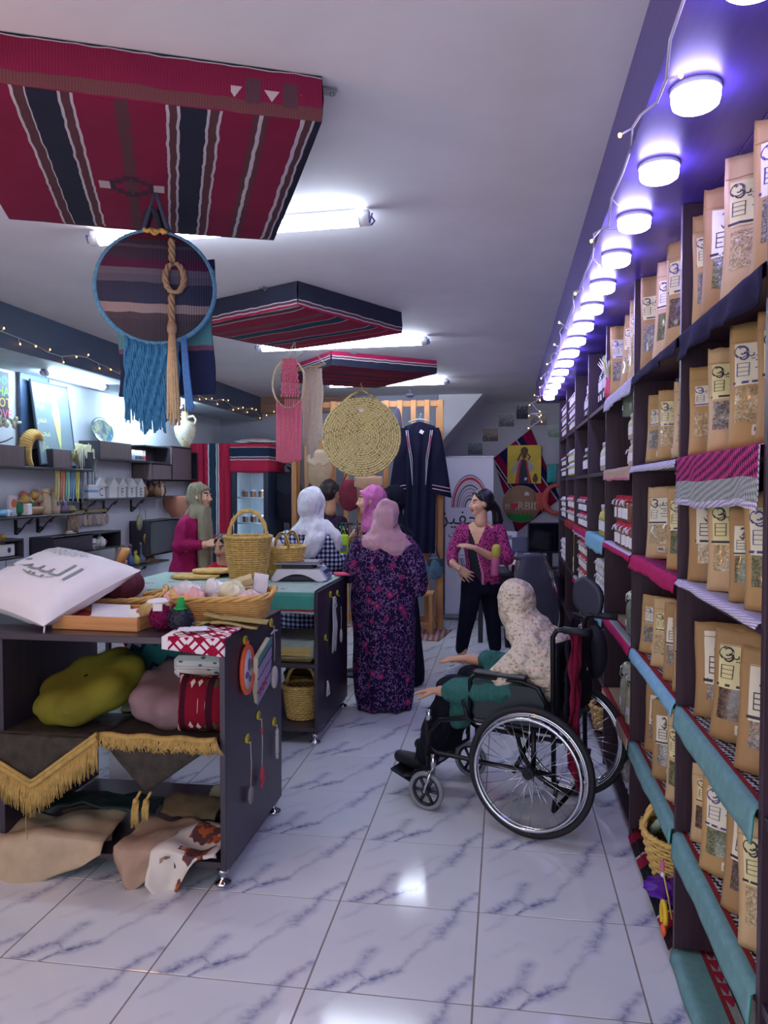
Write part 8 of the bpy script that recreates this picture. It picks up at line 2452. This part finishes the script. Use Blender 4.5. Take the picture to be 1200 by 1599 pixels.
def hair_cap(g, hd, tail=None, r_tail=None):
 R, c, s = hd
 B = lambda p, r: g.ball(c + R @ (Vector(p) * s), tuple(q * s for q in r), 18, 12, 0, R)
 B((0, -.026, .042), (.081, .094, .086))
 B((0, -.04, .0), (.079, .078, .08))
 for k_ in (-1, 1):
  limb(g, [c + R @ (Vector((k_ * x, y, z)) * s) for x, y, z in ((.03, .062, .085), (.058, .044, .06), (.071, .012, .03), (.07, -.03, .0))], [.014 * s, .014 * s, .014 * s, .02 * s], 8)
 if tail: limb(g, tail, r_tail, 12)
g = G()
hair_cap(g, h4, [(-1.69, 7.12, 1.60), (-1.71, 7.12, 1.48), (-1.71, 7.12, 1.3)], [.06, .07, .05])
blob_part('hair', g, hairm.m, P4, .009, 5, fold(40, 5, .008))

# --- shop woman in magenta with an olive hijab, in profile behind the second counter
def mparts(g):
 torso_legs(g, (-2.90, 6.9), 1.38, .14, (1, -.05), .82)
 limb(g, [(-2.88, 6.78, 1.32), (-2.90, 6.74, 1.10), (-2.70, 6.74, 1.13)], [.055, .046, .034])
 limb(g, [(-2.88, 7.02, 1.32), (-2.86, 7.05, 1.1), (-2.66, 6.98, 1.16)], [.055, .046, .034])
 hand(g, (-2.69, 6.74, 1.135), (1, .05, .12), (0, .6, -.5), 1, .55)
 hand(g, (-2.65, 6.98, 1.17), (1, -.25, .0), (0, -.6, -.6), -1, .5)
P1, h1 = standing('person', 'woman in magenta dress and olive hijab standing in profile behind the counter', None, (-2.80, 6.9, 1.575), (1, -.1, -.06), 1.0, skin_a, mparts, .006)
g = G()
loft(g, [((-2.92, 6.9, .02), .26, .22, 0), ((-2.92, 6.9, .3), .25, .21, 0), ((-2.93, 6.9, .7), .22, .19, 0), ((-2.93, 6.9, .92), .165, .165, 0), ((-2.93, 6.9, .98), .135, .15, 0), ((-2.92, 6.9, 1.12), .135, .165, 0), ((-2.90, 6.9, 1.26), .14, .18, 0), ((-2.87, 6.9, 1.37), .11, .15, 0), ((-2.84, 6.9, 1.42), .075, .08, 0)], 36)
limb(g, [(-2.90, 6.76, 1.31), (-2.93, 6.72, 1.12), (-2.75, 6.73, 1.125)], [.078, .074, .055], 16)
limb(g, [(-2.88, 7.03, 1.31), (-2.87, 7.07, 1.11), (-2.71, 7.0, 1.15)], [.078, .072, .055], 16)
blob_part('magenta_dress', g, cloth_mat('magenta_dress_cloth', (142, 24, 76), (164, 34, 92), 6), P1, .011, 8, fold(18, 2.4, .014, 5.))
g = G()
wrap_head(g, h1, Vector((-2.83, 6.9, 1.44)))
loft(g, [((-2.85, 6.9, 1.36), .12, .13, 0), ((-2.84, 6.9, 1.41), .11, .115, 0), ((-2.82, 6.9, 1.48), .085, .09, 0)], 26)
limb(g, [(-2.76, 6.84, 1.44), (-2.74, 6.80, 1.30), (-2.735, 6.79, 1.10), (-2.735, 6.79, .92)], [.045, .05, .052, .05], 12)
limb(g, [(-2.75, 6.92, 1.44), (-2.735, 6.88, 1.30), (-2.73, 6.87, 1.10), (-2.73, 6.87, .94)], [.045, .05, .052, .05], 12)
blob_part('hijab', g, cloth_mat('olive_hijab_cloth', (126, 118, 98), (146, 138, 116), 8), P1, .009, 8, fold(24, 4, .012, 7.))

# --- child behind the tall basket
def kparts(g):
 torso_legs(g, (-2.42, 6.42), .98, .1, (.2, -1), .55)
 limb(g, [(-2.53, 6.40, .93), (-2.56, 6.36, .78), (-2.5, 6.25, .82)], [.04, .034, .028])
 limb(g, [(-2.31, 6.40, .93), (-2.28, 6.36, .78), (-2.34, 6.25, .82)], [.04, .034, .028])
 hand(g, (-2.49, 6.23, .83), (.5, -1, .1), (0, 0, -1), -1, .5, s=.8)
 hand(g, (-2.35, 6.23, .83), (-.5, -1, .1), (0, 0, -1), 1, .5, s=.8)
P2, h2 = standing('person', 'dark-haired child in red half hidden behind the tall straw basket', None, (-2.40, 6.40, 1.135), (-.3, -1, -.15), .92, skin_b, kparts, .007)
g = G()
loft(g, [((-2.42, 6.42, .42), .15, .12, 0), ((-2.42, 6.42, .7), .13, .11, 0), ((-2.42, 6.42, .93), .14, .1, 0), ((-2.42, 6.42, 1.0), .075, .065, 0)], 24)
limb(g, [(-2.53, 6.40, .92), (-2.56, 6.36, .79)], [.055, .048])
limb(g, [(-2.31, 6.40, .92), (-2.28, 6.36, .79)], [.055, .048])
blob_part('red_top', g, cloth_mat('scarlet_cotton', (176, 26, 48)), P2, .011, 6, fold(16, 3, .008))
g = G()
loft(g, [((-2.42, 6.42, .06), .12, .1, 0), ((-2.42, 6.42, .5), .13, .11, 0)], 20)
blob_part('trousers', g, cloth_mat('child_navy', (34, 36, 60)), P2, .014, 6)
g = G()
hair_cap(g, h2, [(-2.38, 6.50, 1.16), (-2.37, 6.52, 1.05)], [.055, .04])
blob_part('hair', g, hairm.m, P2, .008, 5, fold(40, 5, .005))

# --- young woman in a pink cardigan, turned to the left
gy = 6.90
hd8 = (-.205, 6.86, 1.515)
def yparts(g):
 ang = radians(-22)
 loft(g, [((-.20, 6.94, .72), .135, .1, ang), ((-.20, 6.94, .84), .15, .11, ang), ((-.205, 6.93, .98), .115, .09, ang), ((-.215, 6.92, 1.16), .135, .1, ang), ((-.215, 6.92, 1.28), .16, .085, ang), ((-.21, 6.91, 1.345), .075, .06, ang)], 28)
 limb(g, [(-.275, 6.90, .80), (-.33, 6.86, .44), (-.385, 6.93, .09)], [.088, .056, .036], 14)
 limb(g, [(-.14, 6.99, .80), (-.10, 7.0, .44), (-.07, 7.06, .09)], [.088, .056, .036], 14)
 limb(g, [(-.37, 6.95, .045), (-.43, 6.86, .04), (-.48, 6.79, .03)], [.036, .034, .026], 10)
 limb(g, [(-.06, 7.07, .045), (-.12, 6.99, .04), (-.17, 6.93, .03)], [.036, .034, .026], 10)
 # right arm (left in the picture) bent across the belly, left arm raised in front with the palm open
 limb(g, [(-.375, 6.93, 1.275), (-.46, 6.86, 1.06), (-.445, 6.74, .99), (-.385, 6.69, .95)], [.05, .04, .034, .026], 14)
 hand(g, (-.385, 6.69, .955), (.75, -.1, -.55), (.1, 1, 0), -1, .25, .3)
 limb(g, [(-.05, 6.90, 1.275), (.02, 6.84, 1.02), (-.12, 6.73, 1.06), (-.245, 6.64, 1.135)], [.05, .041, .036, .025], 14)
 hand(g, (-.245, 6.64, 1.137), (-1, -.12, .22), (.1, .3, -1), -1, .18, .1)
P8, h8 = standing('person', 'young woman in pink patterned cardigan and black cropped trousers turned to the left', None, hd8, (-1, -.42, -.03), 1.0, skin_a, yparts, .0048)
k = NT('magenta_speckle_knit', .9, 0, .1)
c = k.co()
v = k.vor(k.vm('MULTIPLY', c, (1.2, 1.2, .7)), 58)
f = k.math('MULTIPLY', k.math('GREATER_THAN', v, .30), k.math('GREATER_THAN', k.noise(c, 75, 2), .42))
k.base(k.mix(f, lin((62, 16, 58)), lin((172, 66, 124))))
k.bump(k.noise(c, 200, 2), .3, .003)
kn_ = k.m
g = G()
ang = radians(-22)
loft(g, [((-.20, 6.94, .80), .165, .125, ang), ((-.20, 6.94, .86), .168, .128, ang), ((-.205, 6.93, .98), .14, .115, ang), ((-.215, 6.92, 1.16), .155, .118, ang), ((-.215, 6.92, 1.27), .175, .105, ang), ((-.213, 6.925, 1.33), .10, .075, ang)], 34)
limb(g, [(-.372, 6.93, 1.27), (-.458, 6.865, 1.07), (-.45, 6.78, 1.0)], [.064, .058, .052], 14)
limb(g, [(-.052, 6.905, 1.27), (.02, 6.85, 1.03), (-.03, 6.80, 1.035)], [.066, .062, .058], 14)
cardi = blob_part('cardigan', g, [kn_, M('black_top', (16, 16, 30), .8), M('pink_facing', (196, 110, 150), .8), skin_a[0]], P8, .0075, 5, fold(20, 4, .008, 3.),
                  lambda p: (lambda x, e: 3 if p.z > 1.16 and p.y < 6.9 and abs(x - .045) < .012 + (p.z - 1.16) * .42 else 1 if e < 1 and p.y < 6.86 and p.x > -.42 and p.x < -.1 and p.z > .7 and (p.z < 1.12 or abs(x) < .045) else (2 if e < 1.22 and p.y < 6.86 and -.42 < p.x < -.1 and p.z < 1.17 else 0))(p.x + .285, abs(p.x + .285 - .03 * (1.1 - p.z)) / (.022 + .06 * min(1, max(.05, (1.19 - p.z) / .3)))))
g = G()
limb(g, [(-.275, 6.90, .82), (-.33, 6.86, .46), (-.375, 6.915, .215)], [.104, .072, .056], 16)
limb(g, [(-.135, 6.99, .82), (-.10, 7.0, .46), (-.08, 7.045, .215)], [.104, .072, .056], 16)
loft(g, [((-.20, 6.94, .72), .165, .128, ang), ((-.20, 6.94, .82), .164, .126, ang), ((-.20, 6.94, .9), .15, .115, ang)], 28)
blob_part('trousers', g, cloth_mat('black_cropped_trousers', (16, 16, 32), (24, 24, 44)), P8, .009, 5, fold(16, 4, .006))
for (a_, b_, c_), sd in ((((-.365, 6.955, .05), (-.43, 6.86, .045), (-.485, 6.785, .036)), 0), (((-.055, 7.075, .05), (-.12, 6.99, .045), (-.175, 6.925, .036)), 1)):
 g = G()
 limb(g, [a_, b_, c_], [.044, .042, .034], 12)
 g.box(((a_[0] + c_[0]) / 2, (a_[1] + c_[1]) / 2, .012), (.085, .22, .024), 0, atan2(c_[1] - a_[1], c_[0] - a_[0]) - pi / 2, .01)
 sh = blob_part('sneaker', g, M('white_sneaker', (206, 210, 216), .6, 0, .15, 60), P8, .006, 3)
 g = G()
 for q in range(4):
  p = Vector(a_).lerp(Vector(c_), .35 + .13 * q)
  g.tube([p + Vector((-.022, -.012, .036)), p + Vector((0, 0, .044)), p + Vector((.022, .012, .036))], .003, 5)
 part('laces', g, M('grey_green_lace', (120, 140, 136), .8), sh)
g = G()
hair_cap(g, h8, [(-.115, 6.90, 1.50), (-.075, 6.93, 1.45), (-.06, 6.95, 1.36), (-.075, 6.97, 1.27)], [.045, .042, .05, .03])
blob_part('hair', g, M('black_hair', (24, 22, 34), .4, 0, .3, 60), P8, .007, 5, fold(40, 5, .004))
bt_ = thing('drink_bottle', 'pink bottle with a yellow green top held under the young woman\'s arm', 'bottle', (-.085, 6.70, .90), 0, None, (radians(4), radians(4), 0))
part('bottle_body', G().lathe([(.03, 0), (.036, .01), (.036, .14), (.034, .16)], 20), M('pink_bottle', (206, 110, 150), .35), bt_)
part('bottle_top', G().lathe([(.036, .158), (.038, .17), (.038, .235), (.03, .26), (.012, .268)], 20), M('yellow_green_cap', (186, 176, 70), .4), bt_)
part('loop', G().tube([(.012 * cos(a), 0, .272 + .016 * sin(a)) for a in [pi * i / 10 for i in range(11)]], .004, 6), M('dark_loop', (50, 54, 50), .5), bt_)

# --- necklace stand among the women
ns = thing('necklace_stand', 'floor stand hung with green, red and white beaded necklaces', 'stand', (-1.29, 6.72, 0))
part('pole', G().cyl((0, 0, .02), (0, 0, 1.36), .014, 10), M('dark_metal', (44, 46, 60), .4, .6), ns)
part('foot', G().lathe([(.16, 0), (.16, .02), (.02, .04)], 20), M('dark_metal', (44, 46, 60), .4, .6), ns)
part('bar', G().cyl((-.15, 0, 1.33), (.15, 0, 1.33), .01, 8), M('dark_metal', (44, 46, 60), .4, .6), ns)
for i, (c_, nm) in enumerate([((70, 190, 120), 'green'), ((200, 206, 196), 'white'), ((170, 40, 60), 'red'), ((206, 196, 150), 'cream'), ((190, 50, 90), 'crimson'), ((120, 170, 110), 'sage'), ((150, 60, 90), 'plum'), ((210, 210, 210), 'pale')]):
 t = thing('necklace', '%s beaded necklace on the floor stand among the women' % nm, 'necklace', (-1.42 + .036 * i, 6.715, 1.322))
 g = G()
 for q in range(14):
  a = pi * q / 13
  g.ball((.014 * cos(a), -.01, -.02 - .24 * sin(a) - .02 * (i % 3)), .007, 6, 4)
 part('beads', g, M('bead_' + nm, c_, .3), t)
 part('cord', G().tube([(-.012, -.004, -.04), (0, -.004, .02), (.012, -.004, -.04)], .002, 4), M('bead_' + nm, c_, .3), t)
lm = thing('lime_bag', 'lime green bag with a grey label hanging on the necklace stand', 'bag', (-1.40, 6.66, 1.24))
part('bag_body', G().box((0, 0, -.12), (.10, .03, .24), 0, 0, .01), M('lime_fabric', (170, 210, 50), .8), lm)
part('grey_label', G().box((.01, -.017, -.12), (.05, .003, .06), 0, 0, .001), M('grey_mark', (110, 112, 126), .6), lm)
part('strap', G().tube([(-.03, 0, -.01), (0, 0, .06), (.03, 0, -.01)], .004, 5), M('lime_fabric', (170, 210, 50), .8), lm)

# ------------------------------------------------------------------ wheelchair and its passenger (chair frame: x right, y forward)
WO = Vector((.235, 3.955, 0)); WA = atan2(.377, -.926) - pi / 2
wc = thing('wheelchair', 'black folding wheelchair with chrome wheel rims, turned to the left', 'wheelchair', WO, WA)
bmet = M('black_frame_metal', (22, 22, 30), .3, .4, .05)
chrome = M('chrome', (206, 208, 214), .08, 1, 0)
tyre = M('black_tyre', (26, 26, 32), .7, 0, .1)
RW = .312
def circ(r, x, n=64, cy=0., cz=RW):
 return [(x, cy + r * cos(2 * pi * i / n), cz + r * sin(2 * pi * i / n)) for i in range(n)]
for sx_ in (-1, 1):
 x = sx_ * .30
 wh = part('rear_wheel', G().tube(circ(RW - .016, x), .016, 10, 0, True), tyre, wc)
 part('rim', G().tube(circ(RW - .036, x), .0085, 8, 0, True).tube(circ(RW - .046, x), .006, 6, 0, True), chrome, wh)
 part('hand_rim', G().tube(circ(RW - .052, x + sx_ * .04), .0095, 8, 0, True), chrome, wh)
 g = G()
 for i in range(8):
  a = 2 * pi * i / 8
  g.cyl((x, (RW - .045) * cos(a), RW + (RW - .045) * sin(a)), (x + sx_ * .04, (RW - .055) * cos(a), RW + (RW - .055) * sin(a)), .004, 5)
 part('rim_spacers', g, chrome, wh)['kind'] = 'stuff'
 g = G()
 for i in range(32):
  a = 2 * pi * i / 32
  b = a + (.5 if i % 2 else -.5) * 1.2
  g.cyl((x + (.018 if i % 4 < 2 else -.018), .026 * cos(b), RW + .026 * sin(b)), (x, (RW - .044) * cos(a), RW + (RW - .044) * sin(a)), .0016, 4)
 part('spokes', g, chrome, wh)['kind'] = 'stuff'
 part('hub', G().cyl((x - .03, 0, RW), (x + .03, 0, RW), .028, 16).cyl((x - .04, 0, RW), (x + .045, 0, RW), .012, 12), bmet, wh)
 # castor in front
 cy, cr, cx = .565, .10, sx_ * .27
 cw = part('castor_wheel', G().tube(circ(cr - .013, cx, 32, cy, cr), .013, 8, 0, True), M('grey_rubber', (128, 130, 138), .7, 0, .1), wc)
 g = G().tube(circ(cr - .026, cx, 32, cy, cr), .01, 6, 0, True).cyl((cx - .02, cy, cr), (cx + .02, cy, cr), .02, 12)
 for i in range(6):
  a = 2 * pi * i / 6
  g.cyl((cx, cy, cr), (cx, cy + (cr - .026) * cos(a), cr + (cr - .026) * sin(a)), .009, 6)
 part('castor_spokes', g, M('black_plastic', (24, 24, 36), .4), cw)
 part('castor_fork', G().tube([(cx - .028, cy, cr), (cx - .028, cy - .03, cr + .09), (cx, cy - .04, cr + .125)], .008, 6).tube([(cx + .028, cy, cr), (cx + .028, cy - .03, cr + .09), (cx, cy - .04, cr + .125)], .008, 6).cyl((cx, cy - .04, cr + .11), (cx, cy - .04, cr + .2), .014, 10), chrome, wc)
 f_ = .25 * sx_
 fr_ = G()
 fr_.tube([(f_, -.10, .26), (f_, -.09, .95), (f_, -.11, .985), (f_, -.15, .99)], .0125, 8)             # back cane
 fr_.tube([(f_, -.10, .30), (f_, .2, .295), (f_, .52, .30), (f_, .575, .33)], .0125, 8)                # lower rail
 fr_.tube([(f_, -.10, .50), (f_, .36, .50), (f_, .5, .47), (f_, .56, .40), (f_, .575, .25)], .0125, 8)  # seat rail and front
 fr_.tube([(f_, .0, .50), (f_, .0, .30), (f_, 0, RW)], .0125, 8)
 fr_.tube([(f_, .57, .46), (f_, .57, .22), (f_, .66, .16), (f_ * .9, .72, .14)], .0115, 8)               # foot hanger
 part('side_frame', fr_, bmet, wc)
 part('armrest_frame', G().tube([(f_, .33, .51), (f_, .33, .70), (f_, .30, .722), (f_, .06, .722), (f_, -.02, .70), (f_, -.08, .60)], .012, 8), bmet, wc)
 part('arm_pad', G().box((f_, .17, .742), (.045, .28, .026), 0, 0, .01), M('black_vinyl', (20, 20, 28), .35), wc)
 part('skirt_guard', G().box((f_ * .985, .13, .605), (.006, .36, .19), 0, 0, .002), M('grey_green_guard', (36, 44, 52), .5), wc)
 part('push_handle', G().tube([(f_, -.14, .99), (f_, -.26, .985)], [.018, .016], 12), M('black_grip', (26, 26, 36), .6), wc)
 part('foot_plate', G().box((sx_ * .13, .74, .13), (.19, .14, .016), 0, 0, .004, Matrix.Rotation(.35, 4, 'X')), bmet, wc)
 part('brake_lever', G().tube([(f_, .30, .49), (f_ * 1.12, .33, .52), (f_ * 1.12, .36, .60)], .008, 6), bmet, wc)
 part('heel_knob', G().cyl((f_, .56, .46), (f_, .56, .52), .016, 10), chrome, wc)
part('cross_brace', G().cyl((-.25, .1, .28), (.25, .1, .49), .012, 8).cyl((.25, .14, .28), (-.25, .14, .49), .012, 8).cyl((-.25, -.1, .13), (.25, -.1, .13), .011, 8).cyl((-.26, -.12, .28), (-.26, -.10, .13), .01, 8).cyl((.26, -.12, .28), (.26, -.10, .13), .01, 8), bmet, wc)
part('seat', G().box((0, .11, .505), (.48, .46, .02), 0, 0, .006), M('black_vinyl', (20, 20, 28), .35), wc)
part('backrest', G().slab(lambda u, v: (-.245 + .49 * u, -.10 - .035 * sin(pi * u), .52 + .40 * v), 12, 6, .012), M('black_vinyl', (20, 20, 28), .35), wc)
# passenger built in the same frame, then placed
WM = Matrix.Translation(WO) @ Matrix.Rotation(WA, 4, 'Z')
def W(p): return WM @ Vector(p)
def Wd(d): return WM.to_3x3() @ Vector(d)
g = G()
hd9 = head(g, W((.02, .20, 1.05)), Wd((.85, .55, -.08)), s=1.0)
def wl(pts_, r, n=14): limb(g, [W(p) for p in pts_], r, n)
wl([(.02, .15, 1.0), (.0, .08, .89)], [.05, .055])
wl([(0, .02, .60), (0, .02, .72), (0, .05, .84)], [.15, .14, .11], 18)
for s_ in (-1, 1):
 wl([(s_ * .09, .06, .585), (s_ * .11, .50, .60), (s_ * .11, .60, .34), (s_ * .11, .66, .21)], [.085, .066, .052, .038])
 wl([(s_ * .11, .64, .185), (s_ * .11, .72, .175), (s_ * .11, .80, .185)], [.036, .036, .026])
wl([(-.17, .06, .84), (-.2, .16, .655), (-.2, .42, .615), (-.19, .53, .60)], [.055, .048, .036, .027])
wl([(.17, .06, .84), (.2, .16, .68), (.185, .40, .69), (.16, .54, .70)], [.055, .048, .036, .027])
hand(g, W((-.19, .53, .602)), Wd((.22, 1, -.16)), Wd((0, 0, -1)), 1, .16, .16)
hand(g, W((.16, .54, .702)), Wd((-.3, 1, -.08)), Wd((0, 0, -1)), -1, .16, .16)
P9 = blob_part('person', g, skin_b, None, .0052, 4, None, face_paint(hd9))
tag(P9, 'woman in cream floral hijab and green tunic sitting in the wheelchair', 'person')
g = G()
wl([(0, .01, .60), (0, .02, .74), (0, .05, .84)], [.185, .16, .09], 22)
wl([(-.15, .05, .83), (-.2, .16, .655), (-.2, .36, .625), (-.195, .45, .61)], [.05, .072, .068, .064], 18)
wl([(.15, .05, .83), (.2, .16, .68), (.185, .34, .69), (.175, .42, .695)], [.05, .072, .066, .062], 18)
wl([(-.09, .06, .59), (-.11, .34, .60), (-.125, .42, .55), (-.13, .44, .46)], [.115, .1, .085, .06], 18)
wl([(.09, .06, .59), (.11, .34, .60)], [.115, .10], 18)
blob_part('green_tunic', g, cloth_mat('bottle_green_cloth', (44, 92, 88), (60, 112, 106), 6), P9, .011, 7, fold(18, 9, .014, 2.))
g = G()
for s_ in (-1, 1):
 wl([(s_ * .10, .10, .575), (s_ * .115, .50, .60), (s_ * .115, .585, .38), (s_ * .115, .64, .235)], [.095, .08, .078, .07])
blob_part('black_trousers', g, cloth_mat('black_trousers', (16, 17, 28), (26, 27, 40)), P9, .011, 6, fold(14, 8, .012, 5.))
for s_ in (-1, 1):
 g = G()
 wl([(s_ * .115, .63, .187), (s_ * .115, .72, .18), (s_ * .115, .81, .19)], [.045, .044, .034])
 sh = blob_part('shoe', g, M('black_shoe', (20, 20, 28), .5), P9, .008, 3)
 part('shoe_strap', G().tube([W((s_ * .115 + .046 * cos(a), .70, .185 + .046 * sin(a))) for a in [pi * i / 8 for i in range(9)]], .006, 5), M('black_strap', (36, 38, 56), .8, 0, .1), sh)
k = NT('cream_floral_cloth', .85, 0, .15)
c = k.co()
c2 = k.vm('ADD', c, k.vm('SCALE', k.n('TexNoise').outputs[1], scale=.05))
v = k.vor(c2, 52)
s_ = k.sep(k.vor(c2, 52, out=1))
spot = k.math('MULTIPLY', k.math('LESS_THAN', v, .42), k.math('GREATER_THAN', k.noise(c, 110, 2), .46))
k.base(k.mix(k.math('MULTIPLY', spot, .65), k.mix(k.noise(c, 7, 3), lin((206, 192, 170)), lin((226, 214, 194))), k.ramp(s_[0], [(0, lin((186, 110, 96))), (.35, lin((150, 130, 140))), (.65, lin((176, 140, 110))), (.85, lin((150, 90, 100)))])))
k.bump(k.math('ADD', k.noise(k.vm('MULTIPLY', c, (1, 1, 1.6)), 13, 3), k.math('MULTIPLY', k.noise(c, 300, 2), .03)), .9, .06)
g = G()
wrap_head(g, hd9, W((0, .10, .90)), True, 1.06)
secs = [(-.05, .60, .16, .06), (-.03, .67, .215, .13), (.0, .75, .25, .18), (.03, .84, .22, .165), (.08, .91, .17, .15), (.14, .97, .125, .125), (.17, 1.03, .1, .1)]
rs = []
for (cy, cz, rx, ry) in secs:
 rs.append([W((rx * cos(t), cy + ry * sin(t) * (1.0 if sin(t) < 0 else .9), cz)) for t in [2 * pi * i / 30 for i in range(30)]])
g.rings(rs)
limb(g, [W((-.14, .06, .86)), W((-.18, .10, .79)), W((-.2, .18, .72))], [.085, .08, .07], 14)
limb(g, [W((.14, .06, .86)), W((.18, .10, .79)), W((.2, .16, .72))], [.085, .08, .07], 14)
blob_part('hijab', g, k.m, P9, .0095, 9, lambda p: .011 * sin(26 * (p.z - .8 * p.x + .3 * p.y) + 4 * nz(p.x * 5, p.y * 5, p.z * 5)) * (.35 + nz(p.x * 4, p.y * 4, p.z * 4 + 3)) + .008 * nz(p.x * 14, p.y * 14, p.z * 9))
# cloths hanging on the chair back
mar = cloth_mat('maroon_cloth', (104, 18, 44), (128, 28, 58), 6)
g = G().slab(lambda u, v: tuple(W((-.16 - .10 * u + .012 * nz(u * 6, v * 4), -.175 - .03 * sin(pi * u) - .02 * nz(u * 5, v * 6), .97 - (.60 + .16 * (1 - abs(2 * u - 1))) * v))), 14, 24, .008)
solo('shawl', g, mar, 'maroon shawl hanging from the push handle of the wheelchair', 'shawl')
g = G().slab(lambda u, v: tuple(W((-.24 + .40 * u, -.15 - .022 * sin(pi * u) - .014 * nz(u * 6, v * 5), .94 - .36 * v))), 16, 16, .01)
solo('jacket', g, cloth_mat('black_jacket_cloth', (24, 22, 34), (34, 30, 46), 6), 'black cloth draped over the backrest of the wheelchair', 'jacket')
bgp = thing('seat_bag', 'black bag with a long grey pad hanging at the far push handle', 'bag', W((.25, -.16, .96)), WA + 1.2)
part('pad', G().slab(lambda u, v: ((u - .5) * .09 * sin(pi * (.08 + .84 * v)) * 2, .0, .02 + .22 * v + .0), 8, 12, .03).T(Matrix.Rotation(radians(28), 4, 'Y')), M('grey_black_pad', (52, 54, 70), .5), bgp)
part('bag_body', G().ball((.0, .02, -.16), (.07, .05, .14), 16, 10), M('black_bag', (22, 22, 34), .7, 0, .2), bgp)
